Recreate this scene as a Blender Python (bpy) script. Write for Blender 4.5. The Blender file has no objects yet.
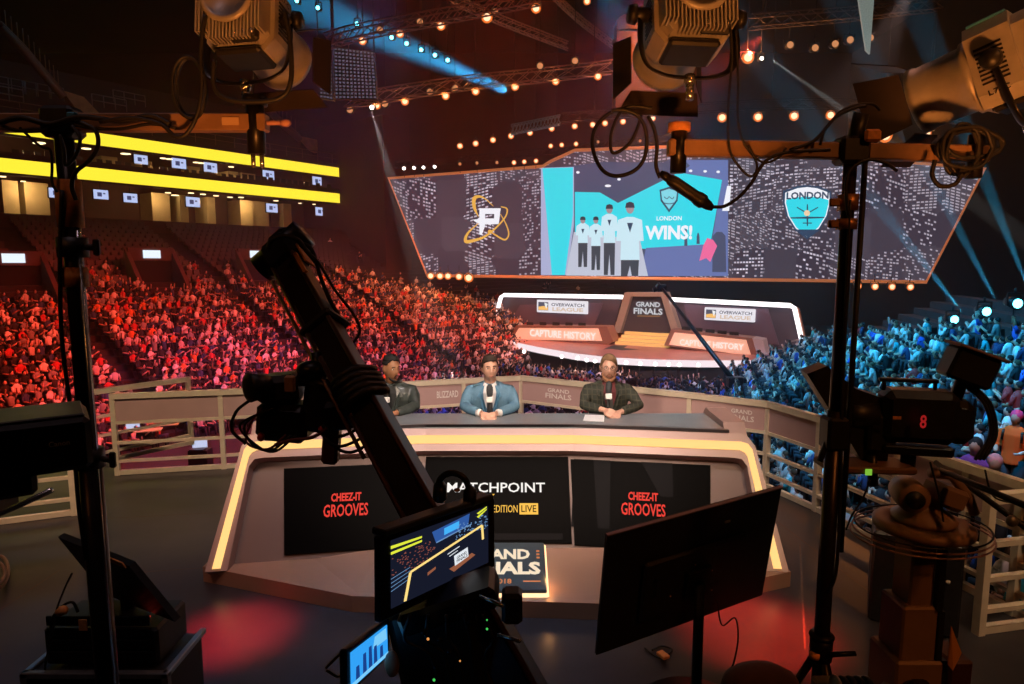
import bpy, bmesh, math, random
from mathutils import Matrix, Vector, Euler
R = random.Random(7)
SC = bpy.context.scene
COL = SC.collection
PI = math.pi
V = Vector
# ---------------------------------------------------------------- camera, world, exposure
F = 650.0; TH = math.atan(78/650); H = 2.35
cam = bpy.data.objects.new('camera', bpy.data.cameras.new('camera'))
cam.data.sensor_width = 36; cam.data.lens = 36*F/1024; cam.data.clip_start = .05; cam.data.clip_end = 400
cam.location = (0, 0, H); cam.rotation_euler = (PI/2-TH, 0, 0)
COL.objects.link(cam); SC.camera = cam
SC.view_settings.view_transform = 'Standard'; SC.view_settings.look = 'None'
SC.view_settings.exposure = 0; SC.view_settings.gamma = 1; SC.view_settings.use_curve_mapping = False
SC.cycles.use_denoising = True; SC.cycles.max_bounces = 5; SC.cycles.volume_bounces = 0
SC.cycles.sample_clamp_indirect = 3; SC.cycles.transparent_max_bounces = 6
SC.cycles.caustics_reflective = False; SC.cycles.caustics_refractive = False
w = bpy.data.worlds.new('world'); SC.world = w; w.use_nodes = True
w.node_tree.nodes['Background'].inputs[0].default_value = (.5, .26, .2, 1)
w.node_tree.nodes['Background'].inputs[1].default_value = .006

def spot(loc, to, col, e, ang=50, blend=.5, r=.1):
    l = bpy.data.lights.new('spot', 'SPOT'); l.color = col; l.energy = e; l.spot_size = math.radians(ang); l.spot_blend = blend; l.shadow_soft_size = r
    o = bpy.data.objects.new('spot_light', l); o.location = loc
    o.rotation_euler = (V(to)-V(loc)).to_track_quat('-Z', 'Y').to_euler(); COL.objects.link(o); return o
def point(loc, col, e, r=.1):
    l = bpy.data.lights.new('point', 'POINT'); l.color = col; l.energy = e; l.shadow_soft_size = r
    o = bpy.data.objects.new('point_light', l); o.location = loc; COL.objects.link(o); return o

# red wash over the stand on one side of the hall
for (x, y) in ((4, 22), (8, 30), (14, 38), (0, 14)):
    spot((x, y, 15), (x-20, y+4.5, -2.6), (1, .06, .03), 30000, 55, .85)
spot((2, 20, 15), (-19, 33, 3.5), (1, .3, .1), 500, 50, .7)
spot((10, 36, 15), (-4, 50, 1), (1, .14, .05), 17000, 50, .6)
# violet and blue wash low over the floor seats
spot((-4, 20, 13), (-9, 29, -4), (.55, .3, 1), 8500, 60, .7)
spot((4, 20, 13), (3, 33, -4), (.6, .36, 1), 5200, 65, .7)
spot((6, 24, 13), (6, 38, -4), (1, .35, .3), 5000, 70, .7)
# cyan wash over the other stand
for (x, y, e) in ((4, 9, 6500), (3, 16, 7500), (3, 24, 9500)):
    spot((x, y, 12), (x+10, y+4, -2), (.03, .5, 1), e*1.6, 62, .6)
spot((5, 6, 8), (7, 14, -3), (1, .6, .6), 1400, 55, .7)
# stage key lights
spot((6, 26, 12), (6, 47, -3), (1, .62, .5), 16000, 40, .5)
spot((14, 24, 12), (14, 43, -3), (1, .66, .6), 12000, 40, .5)
# presenter keys, thrown by the two hanging film lamps plus an added wash high over desk and rails
spot((-.84, 2.75, 2.95), (-.3, 6.2, 1.0), (1, .74, .56), 300, 66, .7, .12)
spot((.70, 3.1, 2.98), (.4, 6.2, 1.0), (1, .74, .56), 300, 70, .7, .12)
spot((0, 3.2, 7.5), (-.1, 6.2, 1.0), (1, .88, .86), 720, 52, .7, .3)
# added spots: low wash on platform deck, red pools by the desk's two feet
spot((2.5, 4.6, 7), (-.3, 4.3, 0), (1, .42, .3), 150, 62, .8, .4)
spot((-3.4, 5.5, 6), (-3.2, 5.6, 0), (1, .4, .2), 90, 40, .8, .3)
spot((-4.5, 6.5, 6), (-2.0, 4.1, 0), (.25, .5, 1), 60, 30, .8, .3)
spot((-2.3, 3.0, 6.5), (-1.78, 3.92, 0), (1, .03, .05), 12000, 8, 1, .1)
spot((2.6, 3.0, 6.5), (1.58, 3.95, 0), (1, .04, .02), 14000, 10, 1, .1)
spot((-.5, 4.4, 7), (-.6, 3.5, 0), (.1, .42, .8), 650, 26, .9, .3)
spot((-3.6, 1.6, 6), (-3.4, 4.6, 0), (1, .4, .22), 260, 44, .9, .3)
# amber wash from the lamps high behind the camera platform
spot((3.2, -1.6, 5.6), (1.6, 2.6, 1.6), (1, .32, .07), 190, 46, .7, .3)
spot((-2.8, -1.2, 5.0), (-.9, 2.1, 2.6), (1, .34, .08), 30, 30, .7, .3)
spot((-.25, .5, 1.7), (-.84, 2.05, 3.0), (1, .29, .05), 150, 26, .6, .1)  # added low spots aimed only at the film lamp casings
spot((.45, .5, 1.8), (.66, 2.5, 3.1), (1, .29, .05), 190, 24, .6, .1)
spot((1.3, .7, 1.7), (2.0, 2.5, 2.95), (1, .29, .05), 200, 30, .6, .1)
spot((-2.5, 2.5, 6), (-3.6, 7.2, .5), (1, .70, .42), 900, 46, .8, .3)  # added warm spots to brighten the rail bays
spot((3.0, 1.0, 6), (3.2, 5.2, .5), (1, .70, .42), 420, 50, .8, .3)
spot((-1.5, 1.5, 6.5), (-2.5, 4.0, 0), (.5, .35, .38), 150, 60, .9, .4)
# ---------------------------------------------------------------- pixel helpers: a point of the photograph at a chosen depth or height
def ray(px, py):
    x = (px-512)/F; v = (342-py)/F
    return V((x, math.cos(TH)+v*math.sin(TH), -math.sin(TH)+v*math.cos(TH)))
def P(px, py, Y):
    r = ray(px, py); r *= Y/r.y; return V((r.x, Y, H+r.z))
def G(px, py, z):
    r = ray(px, py); r *= (z-H)/r.z; return V((r.x, r.y, z))
def PL(px, py, o, n):      # ray meets the vertical plane through o with normal n
    r = ray(px, py); c = V((0, 0, H)); n = V(n); t = (V(o)-c).dot(n)/r.dot(n); return c+r*t

# ---------------------------------------------------------------- materials
MATS = {}
def mat(name, col, rough=.6, metal=0, emit=None, es=1, noise=0, nscale=20, spec=.5, bump=0):
    if name in MATS: return MATS[name]
    m = bpy.data.materials.new(name); m.use_nodes = True; nt = m.node_tree; b = nt.nodes['Principled BSDF']
    b.inputs['Base Color'].default_value = (*col, 1); b.inputs['Roughness'].default_value = rough; b.inputs['Metallic'].default_value = metal
    b.inputs['Specular IOR Level'].default_value = spec
    if emit: b.inputs['Emission Color'].default_value = (*emit, 1); b.inputs['Emission Strength'].default_value = es
    if noise or bump:
        tc = nt.nodes.new('ShaderNodeTexCoord'); n = nt.nodes.new('ShaderNodeTexNoise'); n.inputs['Scale'].default_value = nscale; n.inputs['Detail'].default_value = 5
        nt.links.new(tc.outputs['Object'], n.inputs['Vector'])
        if noise:
            r = nt.nodes.new('ShaderNodeValToRGB'); r.color_ramp.elements[0].position = .3; r.color_ramp.elements[1].position = .7
            r.color_ramp.elements[0].color = (*[c*(1-noise) for c in col], 1); r.color_ramp.elements[1].color = (*[min(1, c*(1+noise)) for c in col], 1)
            nt.links.new(n.outputs['Fac'], r.inputs['Fac']); nt.links.new(r.outputs['Color'], b.inputs['Base Color'])
        if bump:
            bp = nt.nodes.new('ShaderNodeBump'); bp.inputs['Strength'].default_value = bump; bp.inputs['Distance'].default_value = .01
            nt.links.new(n.outputs['Fac'], bp.inputs['Height']); nt.links.new(bp.outputs['Normal'], b.inputs['Normal'])
    MATS[name] = m; return m
def em(name, col, s=1):
    return mat(name, (.003, .003, .003), .5, 0, col, s, spec=.04)
BLK = mat('black_plastic', (.012, .011, .011), .45, noise=.3, nscale=30)
BLK2 = mat('black_metal', (.02, .018, .018), .35, .6, noise=.25, nscale=25)
RUB = mat('black_rubber_cable', (.012, .011, .011), .55, noise=.2, nscale=40)
GRY = mat('grey_metal', (.3, .29, .28), .4, .7, noise=.15, nscale=25)
SIL = mat('silver_lamp_casing', (.42, .40, .38), .45, .3, noise=.12, nscale=18)
CHR = mat('bright_steel', (.6, .6, .6), .25, .9, noise=.1, nscale=30)
ORT = mat('orange_tape', (.75, .3, .08), .6, noise=.15, nscale=60)
WHT = mat('white_plastic', (.7, .7, .68), .5, noise=.06, nscale=60)

# ---------------------------------------------------------------- mesh builder
class MB:
    def __init__(s, M=None): s.v = []; s.f = []; s.m = []; s.s = []; s.M = M or Matrix.Identity(4); s.mi = 0
    def add(s, vs, fs, smooth=False):
        o = len(s.v); s.v += [s.M @ V(p) for p in vs]
        for f in fs: s.f.append([i+o for i in f]); s.m.append(s.mi); s.s.append(smooth)
        return s
    def hexa(s, p):   # 8 points: bottom loop then top loop
        return s.add(p, [(3,2,1,0), (4,5,6,7), (0,1,5,4), (1,2,6,5), (2,3,7,6), (3,0,4,7)])
    def box(s, c, d, rz=0, R_=None, bev=0):
        x, y, z = d[0]/2, d[1]/2, d[2]/2
        T = Matrix.Translation(V(c)) @ (R_ if R_ else Matrix.Rotation(rz, 4, 'Z'))
        if bev <= 0:
            return s.hexa([T @ V(q) for q in ((-x,-y,-z),(x,-y,-z),(x,y,-z),(-x,y,-z),(-x,-y,z),(x,-y,z),(x,y,z),(-x,y,z))])
        b = min(bev, x*.9, y*.9, z*.9); vs = []; k = 0
        def ring(xx, yy, zz, bb): return [(-xx+bb,-yy,zz),(xx-bb,-yy,zz),(xx,-yy+bb,zz),(xx,yy-bb,zz),(xx-bb,yy,zz),(-xx+bb,yy,zz),(-xx,yy-bb,zz),(-xx,-yy+bb,zz)]
        rs = [ring(x-b, y-b, -z, b*.3), ring(x, y, -z+b, b), ring(x, y, z-b, b), ring(x-b, y-b, z, b*.3)]
        return s.rings([[T @ V(q) for q in r] for r in rs], smooth=False)
    def rings(s, rs, smooth=True, cap=True, closed=False):
        n = len(rs[0]); vs = [p for r in rs for p in r]; fs = []
        K = len(rs)
        for k in range(K if closed else K-1):
            a, b = k*n, ((k+1) % K)*n
            for i in range(n): j = (i+1) % n; fs.append((a+i, a+j, b+j, b+i))
        if cap and not closed: fs.append(tuple(reversed(range(n)))); fs.append(tuple((K-1)*n+i for i in range(n)))
        return s.add(vs, fs, smooth)
    def cyl(s, a, b, r0, r1=None, n=12, smooth=True, cap=True):
        a, b = V(a), V(b); r1 = r0 if r1 is None else r1; q = (b-a).to_track_quat('Z', 'Y')
        return s.rings([[p + q @ V((r*math.cos(2*PI*i/n), r*math.sin(2*PI*i/n), 0)) for i in range(n)] for p, r in ((a, r0), (b, r1))], smooth, cap)
    def lathe(s, a, ax, prof, n=20, smooth=True):   # prof: (distance along axis, radius)
        a = V(a); q = V(ax).to_track_quat('Z', 'Y')
        return s.rings([[a + q @ V((max(r, 1e-4)*math.cos(2*PI*i/n), max(r, 1e-4)*math.sin(2*PI*i/n), h)) for i in range(n)] for h, r in prof], smooth)
    def tube(s, pts, r, n=8, smooth=True, closed=False, cap=True):
        pts = [V(p) for p in pts]; K = len(pts); rs = []; up = None
        rr = r if isinstance(r, (list, tuple)) else [r]*K
        for k in range(K):
            if closed: t = pts[(k+1) % K]-pts[k-1]
            else: t = pts[min(k+1, K-1)]-pts[max(k-1, 0)]
            t.normalize()
            if up is None: up = t.orthogonal().normalized()
            up = (up - t*up.dot(t)).normalized(); sd = t.cross(up)
            rr_ = rr[k]; ra, rb = rr_ if isinstance(rr_, (list, tuple)) else (rr_, rr_)
            rs.append([pts[k] + up*(ra*math.cos(2*PI*i/n)) + sd*(rb*math.sin(2*PI*i/n)) for i in range(n)])
        return s.rings(rs, smooth, cap, closed)
    def sph(s, c, r, nu=12, nv=8, R_=None):
        r = (r, r, r) if not isinstance(r, (list, tuple)) else r; c = V(c); T = R_ or Matrix.Identity(4)
        rs = []
        for k in range(nv+1):
            a = PI*(.02+.96*k/nv); rs.append([c + (T @ V((r[0]*math.sin(a)*math.cos(2*PI*i/nu), r[1]*math.sin(a)*math.sin(2*PI*i/nu), -r[2]*math.cos(a)))) for i in range(nu)])
        return s.rings(rs)
    def prism(s, poly, z0, z1, T=None):   # poly in local xy, extruded along local z
        T = T or Matrix.Identity(4); n = len(poly)
        vs = [T @ V((x, y, z0)) for x, y in poly]+[T @ V((x, y, z1)) for x, y in poly]
        return s.add(vs, [tuple(reversed(range(n))), tuple(range(n, 2*n))]+[(i, (i+1) % n, (i+1) % n+n, i+n) for i in range(n)])
    def build(s, name, m, parent=None, root=None):
        ms = m if isinstance(m, (list, tuple)) else [m]
        off = V((0, 0, 0)); r = parent
        while r is not None and r.parent is not None: r = r.parent
        if r is not None: off = r.location
        me = bpy.data.meshes.new(name); me.from_pydata([tuple(p-off) for p in s.v], [], s.f)
        for q in ms: me.materials.append(q)
        me.polygons.foreach_set('material_index', s.m); me.polygons.foreach_set('use_smooth', s.s)
        bm = bmesh.new(); bm.from_mesh(me); bmesh.ops.recalc_face_normals(bm, faces=bm.faces); bm.to_mesh(me); bm.free()
        me.update(); o = bpy.data.objects.new(name, me); COL.objects.link(o)
        if parent: o.parent = parent
        return o
def tag(o, label, cat, group=None):
    o['label'] = label; o['category'] = cat
    if group: o['group'] = group
    return o
def thing(name, label, cat, loc=(0, 0, 0), group=None):
    o = bpy.data.objects.new(name, None); o.location = loc; o.empty_display_size = .1; COL.objects.link(o); tag(o, label, cat, group); return o
def struct(o): o['kind'] = 'structure'; return o
def spline(pts, n=8):
    pts = [V(p) for p in pts]; out = []
    q = [pts[0]*2-pts[1]]+pts+[pts[-1]*2-pts[-2]]
    for i in range(1, len(q)-2):
        a, b, c, d = q[i-1], q[i], q[i+1], q[i+2]
        for k in range(n):
            t = k/n; out.append(.5*((2*b)+(c-a)*t+(2*a-5*b+4*c-d)*t*t+(3*b-a-3*c+d)*t**3))
    out.append(pts[-1]); return out
def textmb(mb, s, T, h, w=None, depth=.002, bold=0, shear=0, spacing=1):
    """letters of height h (and total width w) centred on T's origin, in T's xy plane, facing +z"""
    cu = bpy.data.curves.new('t', 'FONT'); cu.body = s; cu.align_x = 'CENTER'; cu.size = 1; cu.offset = bold; cu.shear = shear; cu.space_character = spacing
    cu.extrude = 0; cu.resolution_u = 2
    o = bpy.data.objects.new('t', cu); COL.objects.link(o); dg = bpy.context.evaluated_depsgraph_get(); dg.update()
    me = bpy.data.meshes.new_from_object(o.evaluated_get(dg)); xs = [v.co.x for v in me.vertices]; ys = [v.co.y for v in me.vertices]
    x0, x1, y0, y1 = min(xs), max(xs), min(ys), max(ys); sy = h/(y1-y0); sx = (w/(x1-x0)) if w else sy
    S = [T @ V(((v.co.x-(x0+x1)/2)*sx, (v.co.y-(y0+y1)/2)*sy, depth)) for v in me.vertices]
    mb.add(S, [tuple(p.vertices) for p in me.polygons]); bpy.data.objects.remove(o); bpy.data.curves.remove(cu); bpy.data.meshes.remove(me)
def basis(o, x, y):   # frame with origin o, x along x, y made square to it, z = x cross y
    x = V(x).normalized(); z = x.cross(V(y)).normalized(); y = z.cross(x)
    return Matrix(((x.x, y.x, z.x, o[0]), (x.y, y.y, z.y, o[1]), (x.z, y.z, z.z, o[2]), (0, 0, 0, 1)))
def remeshed(mb, name, m, parent, vox, smooth=2):
    """fuse overlapping closed shapes into one continuous skin"""
    o = mb.build(name, m, parent)
    md = o.modifiers.new('r', 'REMESH'); md.mode = 'VOXEL'; md.voxel_size = vox; md.use_smooth_shade = True
    if smooth: s = o.modifiers.new('s', 'SMOOTH'); s.iterations = smooth; s.factor = .5
    dg = bpy.context.evaluated_depsgraph_get(); dg.update(); me = bpy.data.meshes.new_from_object(o.evaluated_get(dg))
    me.materials.clear(); me.materials.append(m if not isinstance(m, (list, tuple)) else m[0])
    o.modifiers.clear(); o.data = me; me.name = name
    for p in me.polygons: p.use_smooth = True; p.material_index = 0
    return o
# ================================================================ THE HALL
DARKW = mat('dark_maroon_wall', (.016, .007, .005), .9, noise=.3, nscale=.4)
def slab(name, pts, z0, z1, m):
    b = MB(); n = len(pts); b.add([(x, y, z0) for x, y in pts]+[(x, y, z1) for x, y in pts], [tuple(reversed(range(n))), tuple(range(n, 2*n))]+[(i, (i+1) % n, (i+1) % n+n, i+n) for i in range(n)])
    return struct(b.build(name, m))
CONC = mat('dark_concrete', (.035, .028, .028), .8, noise=.3, nscale=.8)
slab('floor', [(-45, -10), (45, -10), (45, 80), (-45, 80)], -5.6, -5.2, CONC)
slab('ceiling', [(-60, -12), (60, -12), (60, 84), (-60, 84)], 27, 27.4, mat('black_ceiling', (.006, .005, .005), .95, noise=.3, nscale=.3))
slab('wall_back', [(-60, 80), (60, 80), (60, 80.5), (-60, 80.5)], -5.6, 27, DARKW)
slab('wall_right', [(40, -12), (40.5, -12), (40.5, 80), (40, 80)], -5.6, 27, mat('black_drape', (.008, .007, .008), .95, noise=.2, nscale=1))
slab('wall_left', [(-60.5, -12), (-60, -12), (-60, 80), (-60.5, 80)], -5.6, 27, DARKW)
slab('wall_front', [(-60, -12.5), (60, -12.5), (60, -12), (-60, -12)], -5.6, 27, DARKW)
# platform deck
RT = .93   # rail height
rail_px = [(-60, 408), (60, 398)]
rp = [G(x, y, RT) for x, y in ((112, 393.5), (220, 389.5), (345, 384.5), (463, 378.5), (521, 375.5), (690, 392.5), (769, 401.5), (821, 416), (900, 441), (969, 463.5), (1024, 481))]
rp.append(rp[-1]+(rp[-1]-rp[-2])*1.6)
dm = mat('platform_deck', (.036, .032, .038), .30, noise=.25, nscale=3, spec=.5, bump=.08)
lp = V((-8.2, 2.2, RT)); lp1 = G(60, 402, RT)*1.0
deck = [(p.x, p.y+.06) for p in rp]
deck = [(-9, -6), (8, -6), (8, 1.5)] + list(reversed(deck)) + [(-4.75, 7.6), (-6.2, 6.6), (-9, 4.0)]
slab('floor_platform', deck, -.25, 0, dm)
b = MB()
for (p, q) in ((P(0, 530, 1), P(1, 1, 1)),): pass
for a_, b_ in ((G(0, 524, 0), G(235, 512, 0)), (G(100, 575, 0), G(205, 568, 0)), (G(0, 610, 0), G(60, 570, 0))):
    d = (b_-a_).normalized(); n = V((-d.y, d.x, 0))*.006; b.add([a_+n+V((0,0,.002)), b_+n+V((0,0,.002)), b_-n+V((0,0,.002)), a_-n+V((0,0,.002))], [(0,1,2,3)])
for a_, b_ in ((G(775, 520, 0), G(880, 600, 0)), (G(800, 545, 0), G(805, 650, 0))):
    d = (b_-a_).normalized(); n = V((-d.y, d.x, 0))*.006; b.add([a_+n+V((0,0,.002)), b_+n+V((0,0,.002)), b_-n+V((0,0,.002)), a_-n+V((0,0,.002))], [(0,1,2,3)])
struct(b.build('trim_floor', mat('deck_seam', (.13, .09, .07), .6, noise=.2)))
b = MB()
for p, q in zip(deck, deck[1:]+deck[:1]):
    p, q = V((*p, 0)), V((*q, 0)); c = V((0, 2, 0)); pi = p+(c-p).normalized()*.12; qi = q+(c-q).normalized()*.12
    b.add([(pi.x, pi.y, -5.2), (qi.x, qi.y, -5.2), (qi.x, qi.y, -.25), (pi.x, pi.y, -.25)], [(0, 1, 2, 3)])
struct(b.build('wall_platform', mat('platform_skirt', (.01, .009, .01), .9, noise=.2)))

# ---------------------------------------------------------------- rails round the platform: one thing per bay
RM = mat('cream_painted_steel', (.80, .68, .52), .5, .1, noise=.08, nscale=12)
PNM = mat('mauve_rail_panel', (.56, .36, .35), .55, noise=.06, nscale=3)
LET = mat('pale_lettering', (.9, .82, .8), .6, noise=.04)
def bay(a, b_, label, txt=None, post_a=True, post_b=False, top=RT, panel=True, lower=True, pw=.05):
    a, b_ = V((a.x, a.y, 0)), V((b_.x, b_.y, 0)); d = b_-a; L = d.length; d.normalize(); n = V((d.y, -d.x, 0))
    if n.y > 0 and abs(n.y) > .3: n = -n
    t = thing('guard_rail', label, 'railing', a, 'railing bays round the platform')
    T = basis(a, d, (0, 0, 1))
    def bar(name, z, hh, th=.045):
        m = MB(T); m.box((L/2, z, 0), (L, hh, th)); m.build(name, RM, t)
    bar('top_rail', top-.03, .06, .07)
    bar('middle_rail', top-.33, .035)
    if lower: bar('middle_rail', top-.56, .03)
    if lower: bar('middle_rail', top-.77, .03)
    bar('bottom_rail', .03, .05)
    for u, f in ((0, post_a), (L, post_b)):
        if f: m = MB(T); m.box((u, top/2, 0), (pw, top, .055)); m.build('post', RM, t)
    if panel:
        m = MB(T); m.box((L/2, top-.185, 0), (L-.05, .265, .02)); pn = m.build('panel', PNM, t)
        if txt:
            sgn = 1 if (T.to_3x3() @ V((0, 0, 1))).y < 0 else -1
            for (s, u, z, h_, w_) in txt:
                T2 = T @ Matrix.Translation((u*L, z, .013*sgn))
                if sgn < 0: T2 = T2 @ Matrix.Rotation(PI, 4, 'Y')
                m = MB(); textmb(m, s, T2, h_, w_, .001, bold=.02); m.build('lettering', LET, pn)
    return t
names = [('railing bay with a mauve panel beside the gap where steps come up', None), ('railing bay with a mauve panel behind the remote camera head', None),
 ('railing bay behind the presenter in the dark leather jacket, pale lettering on its panel', [('BLIZZARD', .86, .745, .085, .27)]),
 ('short railing bay behind the presenter in the blue suit', None), ('railing bay behind the plaid blazer presenter, panel lettered GRAND FINALS', [('GRAND', .25, .785, .05, .30), ('FINALS', .25, .715, .065, .36)]),
 ('railing bay past the desk end, panel lettered GRAND FINALS', [('GRAND', .68, .79, .045, .22), ('FINALS', .68, .72, .06, .26)]), ('railing bay where the rail bends, behind the tall lamp stand', None),
 ('railing bay behind the prompter of the pedestal camera', None), ('railing bay behind the pedestal camera body', None), ('railing bay below the spectator with bright pink hair', None), ('last railing bay, passing behind the pan bars', None)]
for i in range(len(rp)-1):
    bay(rp[i], rp[i+1], names[i][0], names[i][1], True, i == len(rp)-2)
# step gap rails on the far left
g0 = G(127, 389, RT); bay(V((-4.95, 7.35, 0)), V((-4.2, 8.3, 0)), 'short railing running down beside the steps gap', None, True, True, .9, False)
bay(V((-8.8, 3.9, 0)), G(75, 515, 0), 'railing bay beyond the black lens box at the platform edge', None, True, True, .93, True)
bay(G(978, 634, 0), G(978, 634, 0)+V((1.2, .25, 0)), "steel rail frame beside the black flight case", None, True, True, .93, False)

# ---------------------------------------------------------------- side stand: local frame along rows (t) and outward (s)
A0 = V((-31.5, 40, 0)); D = V((.6, .8, 0)); N = V((-.8, .6, 0))
def L(t, s, z): p = A0+D*t+N*s; return V((p.x, p.y, z))
def Lt(px, s=0):
    o = A0+N*s; r = PL(px, 200, o, N); return (r-o).dot(D)
def Lz(px, py, s=0): return PL(px, py, A0+N*s, N).z
RAKE = .46
def prof(s): return 4.55+RAKE*s   # s negative towards the arena
step = mat('stand_step', (.022, .016, .016), .85, noise=.3, nscale=2)
b = MB(); rows = []
s = 0
while prof(s) > -5.2:
    z = prof(s); rows.append((s, z)); b.hexa([L(-30, s-.66, -5.3), L(60, s-.66, -5.3), L(60, s, -5.3), L(-30, s, -5.3), L(-30, s-.66, z), L(60, s-.66, z), L(60, s, z), L(-30, s, z)]); s -= .66
struct(b.build('floor_stand', step))
# suites: parapets, ribbons, back walls
def hbox(b, t0, t1, s0, s1, z0, z1): b.hexa([L(t0, s0, z0), L(t1, s0, z0), L(t1, s1, z0), L(t0, s1, z0), L(t0, s0, z1), L(t1, s0, z1), L(t1, s1, z1), L(t0, s1, z1)])
WALLR = mat('dim_brick_red_fascia', (.05, .022, .02), .8, noise=.2, nscale=1.5)
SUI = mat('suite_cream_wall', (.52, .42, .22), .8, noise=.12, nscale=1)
tA, tB = -30, Lt(339)
rz = dict(u1=Lz(339, 176), u0=Lz(339, 167), l1=Lz(339, 201), l0=Lz(339, 192))
UZ0, UZ1 = 10.7, 11.75; LZ0, LZ1 = 8.15, 9.05
UZ0 = (Lz(100, 147.5)+Lz(339, 176))/2; UZ1 = (Lz(100, 133.5)+Lz(339, 168))/2; LZ0 = (Lz(85, 182)+Lz(339, 201.6))/2; LZ1 = (Lz(85, 168)+Lz(339, 193))/2
YEL = em('yellow_led_ribbon', (1, .80, .04), 1.15)
for nm, z0, z1, lab in (('u', UZ0, UZ1, 'yellow LED ribbon board along the upper balcony, higher of two'), ('l', LZ0, LZ1, 'yellow LED ribbon board under the suites balcony, lower of two')):
    t = thing('ribbon_board', lab, 'LED board', L(0, 0, z0)); b = MB(); hbox(b, tA, tB, -.12, 0, z0, z1); b.build('led_face', YEL, t)
    b = MB(); hbox(b, tA, tB, .0, .15, z0-.12, z1+.12); hbox(b, tA, tB, -.16, 0, z1, z1+.1); hbox(b, tA, tB, -.16, 0, z0-.1, z0); b.build('housing', WALLR, t)
b = MB(); hbox(b, -30, 34, 0, .2, prof(0)-1, 5.45); hbox(b, -30, 34, 0, 5.5, 4.2, 4.6); struct(b.build('wall_parapet', WALLR))
b = MB(); hbox(b, -30, 34, .1, 6, LZ1+.1, LZ1+.3); hbox(b, -30, 34, .1, .3, LZ1+.3, LZ1+.42); struct(b.build('floor_suite', WALLR))
b = MB(); hbox(b, -30, 34, .1, 6, UZ1+.15, UZ1+.4); struct(b.build('floor_balcony', mat('balcony_slab', (.05, .03, .025), .9, noise=.2)))
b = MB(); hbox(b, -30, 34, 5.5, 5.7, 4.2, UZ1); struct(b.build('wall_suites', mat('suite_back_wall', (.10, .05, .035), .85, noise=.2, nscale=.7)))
b = MB(); hbox(b, -30, 60, .3, 14, prof(0)-9, 4.2); struct(b.build('wall_stand', DARKW))
b = MB(); hbox(b, tB+.1, tB+3.2, -6.0, 6, -5, 15); struct(b.build('wall_corner', mat('corner_pier', (.05, .018, .012), .9, noise=.2, nscale=.5)))
# lit cream dividers inside the suites
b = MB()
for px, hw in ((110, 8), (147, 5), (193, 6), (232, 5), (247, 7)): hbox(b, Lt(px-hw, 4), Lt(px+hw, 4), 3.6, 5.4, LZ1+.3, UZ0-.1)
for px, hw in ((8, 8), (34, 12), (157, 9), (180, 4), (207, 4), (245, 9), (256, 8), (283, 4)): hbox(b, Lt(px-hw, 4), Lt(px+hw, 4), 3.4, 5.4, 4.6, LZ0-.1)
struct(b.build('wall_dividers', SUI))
TVM = em('suite_screen', (.55, .65, 1), .9); TVT = em('suite_screen_mark', (.1, .12, .3), .5)
wall_tvs = [(141, 159.5, 'u'), (179, 163.5, 'u'), (210.5, 167.5, 'u'), (268.5, 175, 'u'), (317.5, 181, 'u'), (57, 193, 'l'), (101, 194.5, 'l'), (130.5, 198, 'l'), (193, 202, 'l'), (272, 208, 'l'), (320.5, 211.5, 'l')]
where = ['on the higher suite level, leftmost of five', 'on the higher suite level, second of five from the lamp stand', 'on the higher suite level, middle of five', 'on the higher suite level, fourth of five', 'on the higher suite level, next to the corner pier',
 'on the lower suite level, left of the lamp stand', 'on the lower suite level, first past the lamp stand', 'on the lower suite level, second past the lamp stand', 'on the lower suite level, third past the lamp stand', 'on the lower suite level, fourth past the lamp stand', 'on the lower suite level, next to the corner pier']
for (px, py, k), wh in zip(wall_tvs, where):
    c = PL(px, py, A0+N*2.6, N); T = basis(c, D, (0, 0, 1)); t = thing('wall_screen', 'small bright screen hung '+wh, 'screen', c, 'screens hung in the suites')
    s_ = .95 if px < 150 else 1.1
    m = MB(T); m.box((0, 0, -.06), (s_+.1, s_*.68+.1, .1)); m.cyl((0, s_*.3, -.06), (0, 1.0, -.06), .03, n=6); m.build('casing', BLK, t)
    m = MB(T); m.box((0, 0, 0), (s_, s_*.68, .02)); sc = m.build('display', TVM, t)
    m = MB(T); m.box((-s_*.1, 0, .015), (s_*.3, s_*.3, .01)); m.box((s_*.22, .08, .015), (s_*.15, s_*.1, .01)); m.build('display_mark', TVT, sc)
# ceiling down-lights of the suites
DL = em('downlight_disc', (1, .78, .4), 2.2)
lights_px = [(40, 138, 4), (38, 143, 4), (86, 145, 4), (127, 149, 3), (125, 153.5, 4), (163, 156, 3), (169, 155, 3), (201, 159.5, 3), (196, 162, 3), (231, 164, 3), (2, 176, 3), (23, 181, 2), (168, 192.5, 3), (175, 195, 4), (191, 192, 3), (203, 194, 3), (216, 195.5, 3), (230, 197, 3), (241, 197, 3), (276, 200.5, 3), (300, 203, 2), (314, 204, 2), (306, 182.5, 3)]
for px, py, w_ in lights_px:
    up = py < 185 and not (px < 30 and py > 170); zc = (UZ0-.15 if up else LZ0-.15)
    # find depth where the ray meets the ceiling height
    g = G(px, py, zc); so = (g-A0).dot(N); so = max(.8, min(4.8, so)); c = PL(px, py, A0+N*so, N); c.z = zc
    m = MB(); m.cyl(c, c-V((0, 0, .05)), w_*.07, n=10)
    tag(m.build('downlight', DL), 'small warm downlight in the ceiling of the '+('higher' if up else 'lower')+' suite level', 'ceiling light', 'downlights of the suites')
for px, z, e in ((20, UZ0-.6, 60), (150, UZ0-.6, 90), (225, UZ0-.6, 90), (30, LZ0-.6, 130), (160, LZ0-.6, 90), (205, LZ0-.6, 60), (250, LZ0-.6, 120)):
    point(L(Lt(px, 2), 2.4, z), (1, .62, .28), e, .2)
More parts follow.
